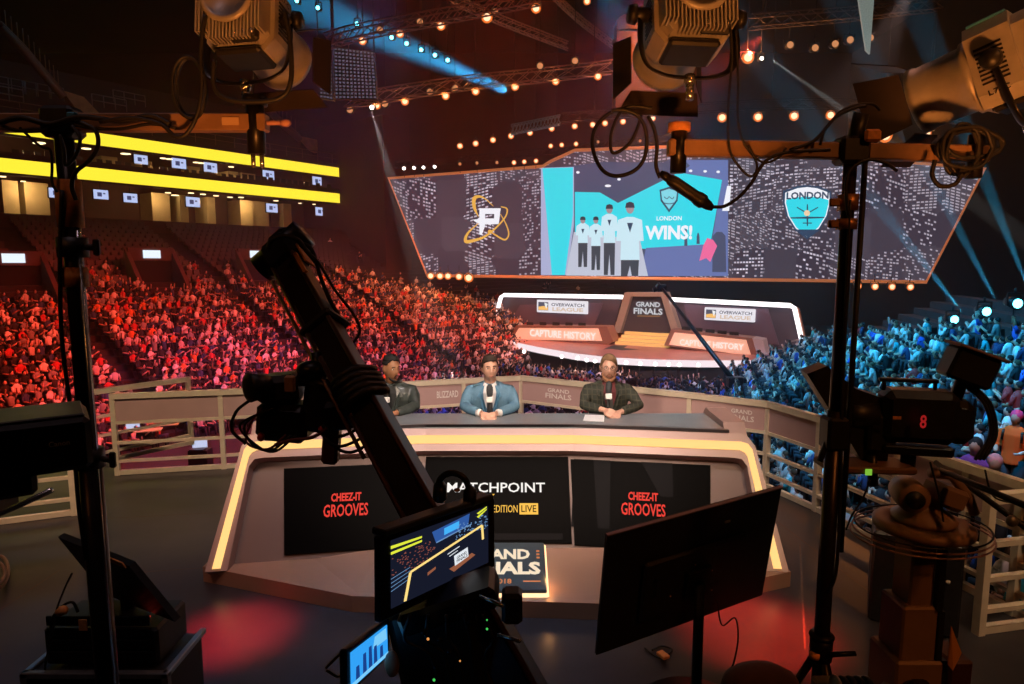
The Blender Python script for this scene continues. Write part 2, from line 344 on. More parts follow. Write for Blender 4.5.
# framed pictures and blocked seats in suites
def seatmb(m, T, m0=None):
    mm = m.M; m.M = mm @ T
    m.box((0, 0, .43), (.44, .42, .06)); m.box((0, .22, .68), (.44, .05, .46), R_=Matrix.Rotation(-.15, 4, 'X')); m.box((0, .02, .2), (.05, .3, .4))
    m.box((-.24, .05, .58), (.04, .34, .05)); m.box((.24, .05, .58), (.04, .34, .05)); m.M = mm
SEAT = mat('dark_stadium_seat', (.022, .014, .014), .5, noise=.2, nscale=5)
def seat_T(t, s, z): return Matrix.Translation(L(t, s, z)) @ Matrix.Rotation(math.atan2(N.y, N.x)-PI/2, 4, 'Z')
# ---------------------------------------------------------------- vomitory portals in the stand
PORT = mat('portal_wall', (.10, .05, .04), .8, noise=.15, nscale=2)
vom = [(8, 258, 'at the edge, beside the lamp stand'), (148, 254, 'between lamp stand and crane arm'), (254, 254, 'just beside the crane tip')]
vomt = []
for px, py, wh in vom:
    s0 = -7.5; t0 = Lt(px, s0); z1 = Lz(px, py, s0)+.35; zb = prof(s0)-.4
    vomt.append(t0)
    t = thing('stand_entrance', 'walled stand entrance with a lit sign over it, '+wh, 'entrance', L(t0, s0, zb), 'entrances in the side stand')
    for k in (-1, 1):
        m = MB(); a = k*1.35; m.hexa([L(t0+a-.12, s0-2.2, zb-2.0), L(t0+a+.12, s0-2.2, zb-2.0), L(t0+a+.12, s0, zb-2.0), L(t0+a-.12, s0, zb-2.0), L(t0+a-.12, s0-2.2, zb-.35), L(t0+a+.12, s0-2.2, zb-.35), L(t0+a+.12, s0+.2, z1), L(t0+a-.12, s0+.2, z1)]); m.build('side_wall', PORT, t)
    m = MB(); hbox(m, t0-1.35, t0+1.35, s0, s0+.15, z1-.75, z1+.02); m.build('head_beam', PORT, t)
    m = MB(); hbox(m, t0-1.3, t0+1.3, s0+.16, s0+.3, zb-2, z1-.7); m.build('opening_shade_slab', mat('opening_shade_tone', (.01, .008, .008), .9), t)  # near-black slab standing in for the shade inside the entrance
    m = MB(); hbox(m, t0-.5, t0+.5, s0-.08, s0, z1-.60, z1-.12); m.build('lit_sign', em('entrance_sign_light', (.8, .9, 1), 1.1), t)
# ---------------------------------------------------------------- upper balcony: rails and slanted stair walls
RAILM = mat('dull_bronze_rail', (.22, .14, .09), .5, .5, noise=.1)
for i, (pts, lab) in enumerate(((((0, 22), (24, 46), (46, 72), (63, 92)), 'stepped stair rail climbing the dark upper balcony above the lamp stand arm'), (((268, 106), (283, 121), (300, 136)), 'stepped stair rail on the upper balcony near the corner pier'))):
    Q = [PL(x, y, A0+N*(3 if i else 3), N) for x, y in pts]; t = thing('stair_rail', lab, 'stair rail', Q[0])
    m = MB(); m.tube(Q, .12, 6); m.tube([q+V((0, 0, -.35)) for q in Q], .28, 6); m.build('sloped_wall', RAILM, t)
    for k in range(len(Q)-1):
        for j in range(4): c = Q[k].lerp(Q[k+1], j/4); m = MB(); m.cyl(c, c+V((0, 0, 1.1)), .035, n=6); m.build('post', RAILM, t)
    Q2 = [PL(x, y, A0+N*3, N) for x, y in (((62, 90), (84, 97), (100, 114), (80, 114)) if i == 0 else ((300, 136), (318, 140), (334, 160), (312, 150)))]
    m = MB(); m.add([q for q in Q2]+[q+N*.5 for q in Q2], [(0, 1, 2, 3), (4, 5, 6, 7), (0, 1, 5, 4), (1, 2, 6, 5), (2, 3, 7, 6), (3, 0, 4, 7)]); m.build('landing_wall', mat('landing_ochre', (.5, .32, .16), .8, noise=.2, nscale=2), t)
t = thing('balcony_rail', 'long thin metal railing above the higher ribbon board', 'railing', L(0, .4, UZ1+.4))
m = MB(); m.tube([L(-30, .4, UZ1+1.25), L(34, .4, UZ1+1.25)], .035, 6); m.build('hand_rail', RAILM, t)
m = MB(); m.tube([L(-30, .4, UZ1+.85), L(34, .4, UZ1+.85)], .02, 6); m.build('middle_rail', RAILM, t)
for k in range(40): m = MB(); x = -28+k*1.58; m.cyl(L(x, .4, UZ1+.4), L(x, .4, UZ1+1.25), .03, n=5); m.build('post', RAILM, t)
for (px, py) in ((5, 92), (30, 97), (45, 100), (110, 110), (130, 106), (2, 100)):
    c = min((PL(px, py, A0+N*(2.7+k*.85), N) for k in range(11)), key=lambda q: abs(q.z-(UZ1+.9+round(((q-A0).dot(N)-2.7)/.85)*.5))); c.z = UZ1+.9+round(((c-A0).dot(N)-2.7)/.85)*.5; m = MB(basis(c, D, (0, 0, 1)))
    for z in (0, .55, 1.0): m.cyl((-1.2, z, 0), (1.2, z, 0), .04, n=5)
    for x in (-1.2, -.4, .4, 1.2): m.cyl((x, 0, 0), (x, 1.0, 0), .04, n=5)
    tag(m.build('barrier', mat('dull_steel', (.3, .25, .24), .5, .6)), 'low metal crowd barrier on the dark upper balcony', 'barrier', 'barriers on the upper balcony')
b = MB()
for k in range(12): hbox(b, -30, 34, 2.2+k*.85, 2.2+(k+1)*.85, UZ1+.4, UZ1+.9+k*.5)
struct(b.build('floor_upper', mat('balcony_slab', (.05, .03, .025))))

# ---------------------------------------------------------------- opposite stand
B0 = V((1, 10, 0)); E = V((.287, .958, 0)); W = V((.958, -.287, 0))
def Rr(t, s, z): p = B0+E*t+W*s; return V((p.x, p.y, z))
def rprof(s): return -5.2+.47*s
b = MB(); s = 3.0
rrows = []
while s < 13:
    z = rprof(s); rrows.append((s, z)); tt = 26-(max(0, s-6)*1.1)
    b.hexa([Rr(-12, s, -5.3), Rr(26, s, -5.3), Rr(26, s+.66, -5.3), Rr(-12, s+.66, -5.3), Rr(-12, s, z), Rr(26, s, z), Rr(26, s+.66, z), Rr(-12, s+.66, z)]); s += .66
struct(b.build('floor_stand', step))
# ================================================================ BIG SCREEN
SA = V((-10.5, 56, 0)); SU = (V((34.6, 47.5, 0))-SA).normalized(); SN = V((SU.y, -SU.x, 0))
if SN.y > 0: SN = -SN
def S(px, py, off=0): return PL(px, py, SA+SN*off, SN)
def ppoly(mb, pts, off=.03):
    # flat shape lying on the screen face, lifted a few centimetres
    q = [S(x, y, 0)+SN*off for x, y in pts]; return mb.add(q, [tuple(range(len(q)))])
def pell(mb, cx, cy, rx, ry, off=.03, n=20): return ppoly(mb, [(cx+rx*math.cos(2*PI*i/n), cy+ry*math.sin(2*PI*i/n)) for i in range(n)], off)
def pribbon(mb, pts, ws, off=.03):
    pts = spline([(x, y, 0) for x, y in pts], 6); n = len(pts); W_ = []
    for i in range(n): u = i/(n-1)*(len(ws)-1); k = min(int(u), len(ws)-2); W_.append(ws[k]+(ws[k+1]-ws[k])*(u-k))
    Lf, Rt = [], []
    for i, p in enumerate(pts):
        t = (pts[min(i+1, n-1)]-pts[max(i-1, 0)]); t.normalize(); nn = V((-t.y, t.x, 0))*W_[i]/2; Lf.append(p+nn); Rt.append(p-nn)
    for i in range(n-1): ppoly(mb, [(q.x, q.y) for q in (Lf[i], Lf[i+1], Rt[i+1], Rt[i])], off)
def sc_text(mb, s, cx, cy, h, w, off=.05, bold=.02, shear=0):
    c = S(cx, cy)+SN*off; k = (S(cx+1, cy)-S(cx, cy)).length; kz = (S(cx, cy)-S(cx, cy+1)).length
    textmb(mb, s, basis(c, SU, (0, 0, 1)), h*kz, w*k, 0, bold, shear)
def city_mat():
    m = bpy.data.materials.new('night_city_picture'); m.use_nodes = True; nt = m.node_tree; b = nt.nodes['Principled BSDF']; N_ = nt.nodes.new; Lk = nt.links.new
    b.inputs['Base Color'].default_value = (.01, .01, .01, 1); b.inputs['Roughness'].default_value = .4
    tc = N_('ShaderNodeTexCoord'); mp = N_('ShaderNodeMapping'); mp.inputs['Rotation'].default_value = (0, 0, -math.atan2(SU.y, SU.x)); Lk(tc.outputs['Object'], mp.inputs['Vector'])
    sx = N_('ShaderNodeSeparateXYZ'); Lk(mp.outputs[0], sx.inputs[0])
    def ma(op, a, b_=0, c=None):
        n = N_('ShaderNodeMath'); n.operation = op
        for i, x in enumerate((a, b_) if c is None else (a, b_, c)):
            if isinstance(x, (int, float)): n.inputs[i].default_value = x
            else: Lk(x, n.inputs[i])
        return n.outputs[0]
    U, Z = sx.outputs[0], sx.outputs[2]
    # blocks = buildings
    cb = N_('ShaderNodeCombineXYZ'); Lk(ma('MULTIPLY', U, .42), cb.inputs[0]); Lk(ma('MULTIPLY', Z, .34), cb.inputs[1])
    vo = N_('ShaderNodeTexVoronoi'); vo.distance = 'CHEBYCHEV'; vo.inputs['Scale'].default_value = 1; vo.inputs['Randomness'].default_value = .45; Lk(cb.outputs[0], vo.inputs['Vector'])
    sc = N_('ShaderNodeSeparateColor'); Lk(vo.outputs['Color'], sc.inputs[0]); r1, r2, r3 = sc.outputs
    # a lean of the storey lines per building
    lean = ma('MULTIPLY', ma('SUBTRACT', r3, .5), .9)
    Zl = ma('ADD', Z, ma('MULTIPLY', U, lean))
    fu = ma('MULTIPLY', U, ma('ADD', ma('MULTIPLY', r2, 3.0), 2.6)); fz = ma('MULTIPLY', Zl, ma('ADD', ma('MULTIPLY', r1, 2.0), 3.4))
    wn = N_('ShaderNodeTexWhiteNoise'); wn.noise_dimensions = '2D'; c2 = N_('ShaderNodeCombineXYZ'); Lk(ma('FLOOR', fu), c2.inputs[0]); Lk(ma('FLOOR', fz), c2.inputs[1]); Lk(c2.outputs[0], wn.inputs['Vector'])
    lit = ma('GREATER_THAN', wn.outputs['Value'], ma('ADD', ma('MULTIPLY', r2, .5), .22))
    win = ma('MULTIPLY', ma('MULTIPLY', ma('GREATER_THAN', ma('FRACT', fu), .28), ma('GREATER_THAN', ma('FRACT', fz), .52)), lit)
    dark = ma('GREATER_THAN', r3, .22)
    no = N_('ShaderNodeTexNoise'); no.inputs['Scale'].default_value = .35; no.inputs['Detail'].default_value = 3; Lk(mp.outputs[0], no.inputs['Vector'])
    gl = ma('MULTIPLY', ma('SUBTRACT', no.outputs['Fac'], .35), 2.2)
    v = ma('MULTIPLY', ma('MULTIPLY', win, dark), ma('MAXIMUM', gl, .4))
    base = ma('ADD', .012, ma('MULTIPLY', r1, .03)); tot = ma('ADD', base, ma('MULTIPLY', v, .8))
    mx = N_('ShaderNodeMix'); mx.data_type = 'RGBA'; Lk(ma('MINIMUM', ma('MULTIPLY', tot, 1.3), 1), mx.inputs[0]); mx.inputs[6].default_value = (.028, .018, .035, 1); mx.inputs[7].default_value = (.95, .85, 1, 1)
    Lk(mx.outputs[2], b.inputs['Emission Color']); b.inputs['Emission Strength'].default_value = .95
    return m
out_px = [(389, 178.5), (543, 166.5), (550, 162), (575, 150.5), (685, 146.5), (831, 156), (984, 169), (925.5, 282), (427.5, 275.5)]
t = thing('video_screen', 'huge many-sided video screen hung over the stage, copper edged, showing a night city', 'screen', S(680, 280))
b = MB(); ppoly(b, out_px, 0); pic = b.build('display', city_mat(), t)
b = MB(); q = [S(x, y) for x, y in out_px]; b.add([p+SN*.0-SN*.03 for p in q]+[p-SN*1.2 for p in q], [tuple(range(9, 18))]+[(i, (i+1) % 9, (i+1) % 9+9, i+9) for i in range(9)]); b.build('cabinet', BLK2, t)
COP = mat('copper_edge', (.62, .26, .12), .45, .2, emit=(1, .33, .12), es=.28)
b = MB(); b.tube([p+SN*.12 for p in q], .13, 6, closed=True, smooth=False); b.build('frame', COP, t)
Wm = em('screen_white', (.93, .93, 1), 1); Cy = em('screen_cyan', (.03, .72, .85), 1.0); Cy2 = em('screen_pale_cyan', (.25, .78, .9), .9); Nv = em('screen_navy', (.03, .06, .12), 1)
Lav = em('screen_lavender', (.42, .45, .68), 1); Dk = em('screen_slate', (.07, .08, .15), 1); Gd = em('screen_gold', (.85, .45, .08), 1); Gy = em('screen_trouser_grey', (.05, .06, .08), 1)
Pk = em('screen_pink', (.9, .15, .35), 1); Bl = em('screen_blue', (.14, .18, .42), 1); Pg = em('screen_pale_grey', (.55, .58, .7), 1); Sk = em('screen_face', (.4, .28, .3), 1); Hr = em('screen_hair', (.03, .03, .05), 1)
# picture in the middle
b = MB(); b.mi = 0; ppoly(b, [(541, 168), (573, 166), (602, 162), (728, 163), (728, 276), (541, 275.5)], .03)
b.mi = 1; ppoly(b, [(541, 168), (574, 167), (574, 225), (567, 275), (541, 275)], .05)
b.mi = 2; ppoly(b, [(542.5, 168.5), (573, 167.5), (573, 215), (565, 275), (552, 275)], .07); ppoly(b, [(575, 192), (600, 192.5), (618, 203), (679, 172.5), (722, 180), (710, 246), (646, 249), (575, 244)], .05)
b.mi = 0; ppoly(b, [(600, 192), (679, 155), (690, 166), (679, 172.5), (618, 203)], .06)
b.mi = 3; ppoly(b, [(646, 248), (728, 243), (728, 276), (640, 276)], .06); ppoly(b, [(679, 172), (684, 160), (728, 160), (728, 245), (711, 246), (722, 180)], .055)
b.mi = 4; ppoly(b, [(574, 232), (640, 240), (648, 276), (566, 275.5)], .08)
for x, y in ((690.5, 171), (705, 171.5), (718, 172), (608, 186), (619, 179.5), (578, 172.5)): b.mi = 5; pell(b, x, y, 1.8 if y != 186 else 3.2, 1.3, .1)
b.mi = 5; ppoly(b, [(727, 186), (731, 186), (729, 211), (722, 211)], .09)
b.build('walk_out_picture', [Dk, Lav, Cy, Bl, Pg, Wm], pic)
b = MB()
def player(x, hy, r, sh, pa):   # x centre, head y, head r, shirt box, trouser bottom
    b.mi = 0; ppoly(b, [(x-sh[0], sh[1]+2), (x-r*.6, sh[1]-1), (x+r*.6, sh[1]-1), (x+sh[0], sh[1]+2), (x+sh[0]*1.15, (sh[1]+sh[2])/2+2), (x+sh[0]*.75, (sh[1]+sh[2])/2+2), (x+sh[0]*.8, sh[2]), (x-sh[0]*.8, sh[2]), (x-sh[0]*.75, (sh[1]+sh[2])/2+2), (x-sh[0]*1.15, (sh[1]+sh[2])/2+2)], .16)
    b.mi = 1; w_ = sh[0]*.75; ppoly(b, [(x-w_, sh[2]), (x+w_, sh[2]), (x+w_*.9, pa), (x+w_*.2, pa), (x, sh[2]+(pa-sh[2])*.35), (x-w_*.3, pa), (x-w_, pa)], .14)
    b.mi = 2; pell(b, x, hy, r*.75, r, .18); b.mi = 3; ppoly(b, [(x-r*.9, hy-r*.1), (x-r*.7, hy-r), (x, hy-r*1.25), (x+r*.7, hy-r), (x+r*.9, hy-r*.1)], .2)
    b.mi = 4; ppoly(b, [(x-sh[0]*.25, sh[1]+5), (x+sh[0]*.25, sh[1]+5), (x, sh[1]+5+sh[0]*.8)], .2)
player(583, 220.5, 3.2, (6.2, 224, 243), 267); player(596, 220.5, 3.2, (6, 225, 246), 270); player(609.5, 209.5, 4.2, (7.5, 215, 243), 275); player(630, 208.5, 5.3, (12, 218, 260), 276)
b.build('players_picture', [em('screen_shirt', (.62, .85, .95), 1), Gy, Sk, Hr, Nv], pic)
b = MB(); b.mi = 0
for x, y0, y1, w_ in ((685.7, 229, 246, 1.6), (698, 233, 244, 1.6), (719, 232, 272, 7)): ppoly(b, [(x-w_, y1), (x-w_*.9, y0+4), (x-w_*.4, y0), (x+w_*.4, y0), (x+w_*.9, y0+4), (x+w_, y1)], .12)
b.mi = 1; ppoly(b, [(699, 261), (703, 246), (707, 238), (713, 240), (717, 246), (710, 262), (706, 258)], .13); b.build('stage_hands_picture', [Dk, Pk], pic)
b = MB(); sc_text(b, 'LONDON', 669, 218.4, 4.4, 25, .16); sc_text(b, 'WINS!', 668.5, 232.5, 14.5, 47, .16, .04); b.build('lettering', Wm, pic)
b = MB(); b.mi = 0; ppoly(b, [(659.5, 190), (669, 187), (678.5, 190), (677.5, 201), (669, 212.5), (660.5, 201)], .12); b.mi = 1; ppoly(b, [(661, 191.5), (669, 189), (677, 191.5), (676, 200), (669, 209.5), (662, 200)], .15)
b.mi = 0; pribbon(b, [(663, 203), (669, 204), (675, 203)], [.8, .8], .17); pribbon(b, [(664, 197), (667, 199), (669, 197), (672, 199), (674, 197)], [.7, .7], .17); b.build('crest_picture', [Nv, Cy2], pic)
# P emblem with orbits
b = MB(); b.mi = 0
def z1(x, y): return (380+x/4.56, 140+y/4.56)
for pl in ([(455, 312), (552, 312), (548, 338), (455, 338)], [(523, 336), (549, 336), (543, 382), (520, 384)], [(470, 358), (545, 358), (541, 384), (470, 386)], [(455, 312), (482, 312), (480, 395), (466, 432), (455, 432)], [(424, 364), (458, 360), (458, 384), (440, 376)]): ppoly(b, [z1(*p) for p in pl], .14)
b.mi = 1
pribbon(b, [z1(x, y) for x, y in ((450, 350), (432, 310), (430, 270), (450, 258), (480, 268), (518, 302))], [.5, 3.2, 4, 2.6, 1.2, .6], .09)
pribbon(b, [z1(x, y) for x, y in ((552, 304), (580, 315), (572, 352), (530, 400), (480, 440), (430, 458), (392, 462), (402, 425), (452, 378))], [1, 1.4, 1.4, 1.6, 2.2, 3, 3.6, 2.2, .6], .09)
pribbon(b, [z1(x, y) for x, y in ((550, 338), (576, 385), (588, 430), (570, 455), (530, 435), (505, 418))], [.7, 1.2, 1.3, 1.6, 1.6, 1], .09)
pell(b, *z1(503, 419), 2.2, 2.2, .12); b.build('orbit_emblem', [Wm, Gd], pic)
# London shield
b = MB()
def z3(x, y): return (730+x/3.938, 150+y/3.936)
def shield(k, mi, off):
    b.mi = mi; cx, cy = 303, 240; pts = [(303, 138), (345, 143), (397, 162), (399, 205), (385, 262), (352, 315), (303, 352), (254, 315), (221, 262), (207, 205), (209, 162), (261, 143)]
    ppoly(b, [z3(cx+(x-cx)*k, cy+(y-cy)*k) for x, y in pts], off)
shield(1, 0, .06); shield(.92, 1, .08); shield(.87, 2, .10)
b.mi = 1; ppoly(b, [z3(x, y) for x, y in ((222, 172), (262, 156), (303, 151), (344, 156), (384, 172), (386, 197), (345, 187), (303, 184), (261, 187), (220, 197))], .12)
b.mi = 0; ppoly(b, [z3(x, y) for x, y in ((262, 313), (344, 313), (326, 327), (303, 343), (280, 327))], .12)
for a_, c_, w_ in (((236, 268), (370, 266), 2.0), ((303, 214), (303, 300), 1.8), ((262, 226), (303, 250), 1.1), ((345, 226), (303, 250), 1.1), ((285, 288), (321, 288), 1.1)): pribbon(b, [z3(*a_), z3(*c_)], [w_*.6, w_, w_*.6] if w_ > 1.5 else [w_, w_], .13)
b.mi = 3; pell(b, *z3(301, 249), 3, 3, .16); b.build('shield_emblem', [Nv, Wm, Cy, em('screen_cream', (.9, .65, .4), 1)], pic)
b = MB(); sc_text(b, 'LONDON', *z3(303, 180), 7.4, 42, .18, .035); b.build('shield_lettering', Nv, pic)

# ================================================================ STAGE
FZ = -5.2; DZ = -3.6
foL = G(491.6, 333, DZ); foR = G(804, 353, DZ); SD = (foR-foL).normalized(); SM = V((SD.y, -SD.x, 0))
if SM.y > 0: SM = -SM
def T(px, py, off=0): return PL(px, py, foL+SM*off, SM)
def tpoly(mb, pts, off, th=.1):
    q = [T(x, y, off) for x, y in pts]; n = len(q)
    return mb.add(q+[p-SM*th for p in q], [tuple(range(n)), tuple(range(n, 2*n))]+[(i, (i+1) % n, (i+1) % n+n, i+n) for i in range(n)])
stm = mat('pink_stage_deck', (.50, .20, .17), .35, noise=.1, nscale=1)
front = [G(x, y, DZ) for x, y in ((509, 341), (540, 347.5), (575, 353.5), (610, 357.5), (650, 359.5), (700, 360.5), (757, 360.5), (790, 358))]
b = MB(); pl = [(p.x, p.y) for p in front]+[(foR.x+1, foR.y+.3), (foR.x-SM.x*6, foR.y-SM.y*6), (foL.x-SM.x*6, foL.y-SM.y*6), (foL.x-1, foL.y)]
b.prism(pl, DZ-.35, DZ); stg = b.build('stage', [stm]); tag(stg, 'curved low stage platform with white glowing lip under the big screen', 'stage')
b = MB(); b.prism([(x-SM.x*.25, y-SM.y*.25) for x, y in pl], FZ, DZ-.35); b.build('dark_skirt', mat('stage_skirt', (.012, .01, .012),  .9), stg); b = MB(); pts = 0
lipm = em('stage_lip_light', (1, .84, .88), 1.0)
for a_, c_ in zip(front, front[1:]):
    n_ = V(((c_-a_).y, -(c_-a_).x, 0)).normalized()*.06; b.hexa([a_+n_+V((0,0,-.42)), c_+n_+V((0,0,-.42)), c_-n_+V((0,0,-.42)), a_-n_+V((0,0,-.42)), a_+n_, c_+n_, c_-n_, a_-n_])
b.build('glowing_lip', lipm, stg)
# star-like emblem on the deck
b = MB(); k = mat('deck_emblem_grey', (.06, .06, .07), .5); b.add([G(x, y, DZ)+V((0, 0, .01)) for x, y in ((603, 349.5), (612, 345.5), (628, 345.5), (624, 348), (640, 349.5), (622, 350.5), (612, 349))], [(0, 1, 2, 3, 4, 5, 6)]); b.build('deck_emblem', k, stg)
LEDW = em('white_led_tube', (1, .93, .95), 2.2)
t = thing('stage_portal', 'wide white light tube arch outlining the stage back wall', 'light arch', foL)
DPM = mat('dark_plum_panel', (.07, .055, .075), .5, noise=.12, nscale=.6)
b = MB(); tpoly(b, [(494, 334), (504, 297), (622, 298), (612, 334)], -.6); tpoly(b, [(674, 300), (793, 307), (803, 352), (680, 333)], -.6); b.build('back_panel', DPM, t)
for pl in ([(505, 331), (520, 305), (603, 303), (592, 331)], [(690, 333), (684, 304), (768, 309), (779, 345)]): b = MB(); tpoly(b, pl, -.3); b.build('inner_panel', mat('plum_panel', (.13, .09, .13), .5, noise=.1, nscale=.6), t)
for pts_ in ([(491.6, 333), (501, 297), (504, 295), (623, 297)], [(671, 299.5), (790, 305.5), (794.5, 308), (804.5, 353)]):
    b = MB(); b.tube([T(x, y, 0) for x, y in pts_], .16, 8, smooth=False); b.build('light_tube', LEDW, t)
b = MB(); tpoly(b, [(795.5, 307), (798.5, 309), (808, 352), (804.5, 353)], -.1, .6); b.build('copper_flank', mat('copper_flank', (.45, .22, .14), .4, .4), t)
# tower
t = thing('stage_tower', 'grey framed central stage tower lettered GRAND FINALS above the steps', 'stage set', T(646, 335))
GRF = mat('champagne_frame', (.42, .36, .30), .4, .4, noise=.08)
b = MB()
for pl in ([(613, 333), (624.5, 292.5), (631, 296.5), (620, 333)], [(624.5, 292.5), (666, 292.3), (661, 296.5), (631, 296.5)], [(666, 292.3), (679.5, 333), (672, 333), (661, 296.5)]): tpoly(b, pl, .9, .9)
b.build('frame', GRF, t)
b = MB(); tpoly(b, [(620, 333), (631, 296.5), (661, 296.5), (672, 333)], .45); pn = b.build('dark_panel', mat('tower_panel', (.05, .045, .055), .4), t)
PALE = em('pale_sign_letters', (.75, .78, .82), .8)
def ttext(mb, s, cx, cy, h, w, off, bold=.02):
    c = T(cx, cy, off); k = (T(cx+1, cy, off)-T(cx, cy, off)).length; kz = (T(cx, cy, off)-T(cx, cy+1, off)).length; textmb(mb, s, basis(c, SD, (0, 0, 1)), h*kz, w*k, .02, bold)
b = MB(); ttext(b, 'GRAND', 648, 304.4, 5, 24, .5, .03); ttext(b, 'FINALS', 648, 311.3, 6.2, 29, .5, .03); b.build('lettering', PALE, pn)
b = MB(); tpoly(b, [(637, 315.6), (660, 315.8), (660, 316.6), (637, 316.4)], .5, .04); b.build('rule_line', em('sign_rule', (.6, .3, .12), .6), pn)
t = thing('stage_steps', 'flight of glowing golden steps below the central tower', 'steps', G(640, 345, DZ))
STY = mat('golden_step', (.6, .42, .16), .5, emit=(1, .6, .2), es=.35)
c0 = G(641, 346, DZ); wd = 4.0
for k in range(5):
    b = MB(); c = c0-SM*(k*.42+.2); b.box((c.x, c.y, DZ+.1+k*.22), (wd-k*.16, .5, .2+.0), rz=math.atan2(SD.y, SD.x)); b.build('step', STY, t)
# player desks on stage
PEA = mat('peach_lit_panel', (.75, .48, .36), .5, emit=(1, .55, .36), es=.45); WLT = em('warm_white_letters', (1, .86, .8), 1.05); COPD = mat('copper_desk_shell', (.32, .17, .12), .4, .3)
def pdesk(lab, o, i, tx):
    t = thing('player_desk', lab, 'desk', T(o[0][0], o[0][1], 2.5), 'player desks on the stage'); of = 2.6
    b = MB(); tpoly(b, o, of, 1.3); sh = b.build('shell', COPD, t)
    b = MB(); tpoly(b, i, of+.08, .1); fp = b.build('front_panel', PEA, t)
    b = MB(); 
    c = T(tx[0], tx[1], of+.12); k = (T(tx[0]+1, tx[1], of)-T(tx[0], tx[1], of)).length
    textmb(b, 'CAPTURE HISTORY', basis(c, SD+V((0, 0, tx[4])), (0, 0, 1)), tx[2]*k*1.05, tx[3]*k, .02, .03); b.build('lettering', WLT, fp); return t
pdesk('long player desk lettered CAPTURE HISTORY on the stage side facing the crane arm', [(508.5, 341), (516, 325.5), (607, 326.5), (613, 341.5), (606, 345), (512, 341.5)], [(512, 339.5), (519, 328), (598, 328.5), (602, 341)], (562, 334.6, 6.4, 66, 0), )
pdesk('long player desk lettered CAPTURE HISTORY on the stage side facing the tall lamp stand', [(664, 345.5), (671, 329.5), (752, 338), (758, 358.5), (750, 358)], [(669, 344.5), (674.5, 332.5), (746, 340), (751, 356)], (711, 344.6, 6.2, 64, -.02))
b = MB(); tpoly(b, [(752, 338), (763, 340), (767, 358), (758, 358.5)], 2.5, 1.4); tag(b.build('desk_end', mat('pale_desk_end', (.5, .46, .5), .4)), 'pale wedge block closing the end of the player desk nearest the steps rail', 'stage set')
# screens on those desks (seen as small dark humps)
for k, (x, y) in enumerate([(530, 325), (543, 325), (556, 325.2), (569, 325.5), (582, 325.8), (686, 330), (698, 331.4), (710, 332.8), (722, 334), (734, 335.4)]):
    c = T(x, y, 2.0); m = MB(basis(c, SD, (0, 0, 1))); m.box((0, .05, 0), (.62, .38, .06), bev=.02); m.box((0, -.2, 0), (.08, .2, .05)); m.box((0, -.3, 0), (.3, .03, .2))
    tag(m.build('computer_monitor', BLK), 'dark computer monitor standing on the player desk '+('facing the crane arm' if k < 5 else 'facing the tall lamp stand'), 'monitor', 'monitors on the player desks')
# league signs
def lsign(lab, cx, cy, w_, h_, sl):
    c = T(cx, cy, -.1); k = (T(cx+1, cy)-T(cx, cy)).length; Tm = basis(c, SD+V((0, 0, sl)), (0, 0, 1)); W_, H_ = w_*k, h_*k*.95
    t = thing('league_sign', lab, 'sign', c, 'league signs on the stage wall')
    b = MB(Tm); b.box((0, 0, 0), (W_, H_, .15), bev=.04); bd = b.build('board', em('sign_white', (.9, .86, .92), .95), t)
    b = MB(Tm); b.mi = 0; b.box((-W_*.365, 0, .085), (W_*.2, H_*.66, .01)); b.mi = 1; b.prism([(-W_*.46, -H_*.3), (-W_*.27, -H_*.3), (-W_*.27, -H_*.05), (-W_*.36, H_*.02), (-W_*.46, -H_*.05)], .092, .1)
    b.mi = 2; b.prism([(-W_*.3, -H_*.2), (-W_*.27, H_*.2), (-W_*.34, H_*.3), (-W_*.33, H_*.05)], .1, .105); b.build('emblem', [em('sign_slate', (.1, .1, .14), 1), em('sign_amber', (1, .55, .15), 1), em('sign_white2', (.9, .9, .9), 1)], bd)
    b = MB(); b.mi = 0; textmb(b, 'OVERWATCH', Tm @ Matrix.Translation((W_*.12, H_*.16, .09)), H_*.26, W_*.64, .01, .02); b.mi = 1; textmb(b, 'LEAGUE', Tm @ Matrix.Translation((W_*.12, -H_*.2, .09)), H_*.3, W_*.6, .01, .03); b.build('lettering', [em('sign_slate', (.1, .1, .14), 1), em('sign_tan', (.8, .6, .45), .9)], bd)
lsign('white OVERWATCH LEAGUE sign on the stage wall facing the crane arm', 562, 306.8, 51, 12, 0); lsign('white OVERWATCH LEAGUE sign on the stage wall facing the tall lamp stand', 729.5, 314.6, 51, 14, -.01)
# steps rail at the stage end
t = thing('stage_stair_rail', 'pale tubular handrail at the stage end steps', 'railing', T(790, 355, 1))
for pts_ in ([(783, 358), (784, 348), (789, 342), (797, 340), (806, 341)], [(806, 341), (808, 356)], [(789, 342), (790, 357)], [(797, 340), (798, 357)], [(784, 350), (807, 349)]): b = MB(); b.tube([T(x, y, 1.0) for x, y in pts_], .05, 6); b.build('rail_tube', GRY, t)
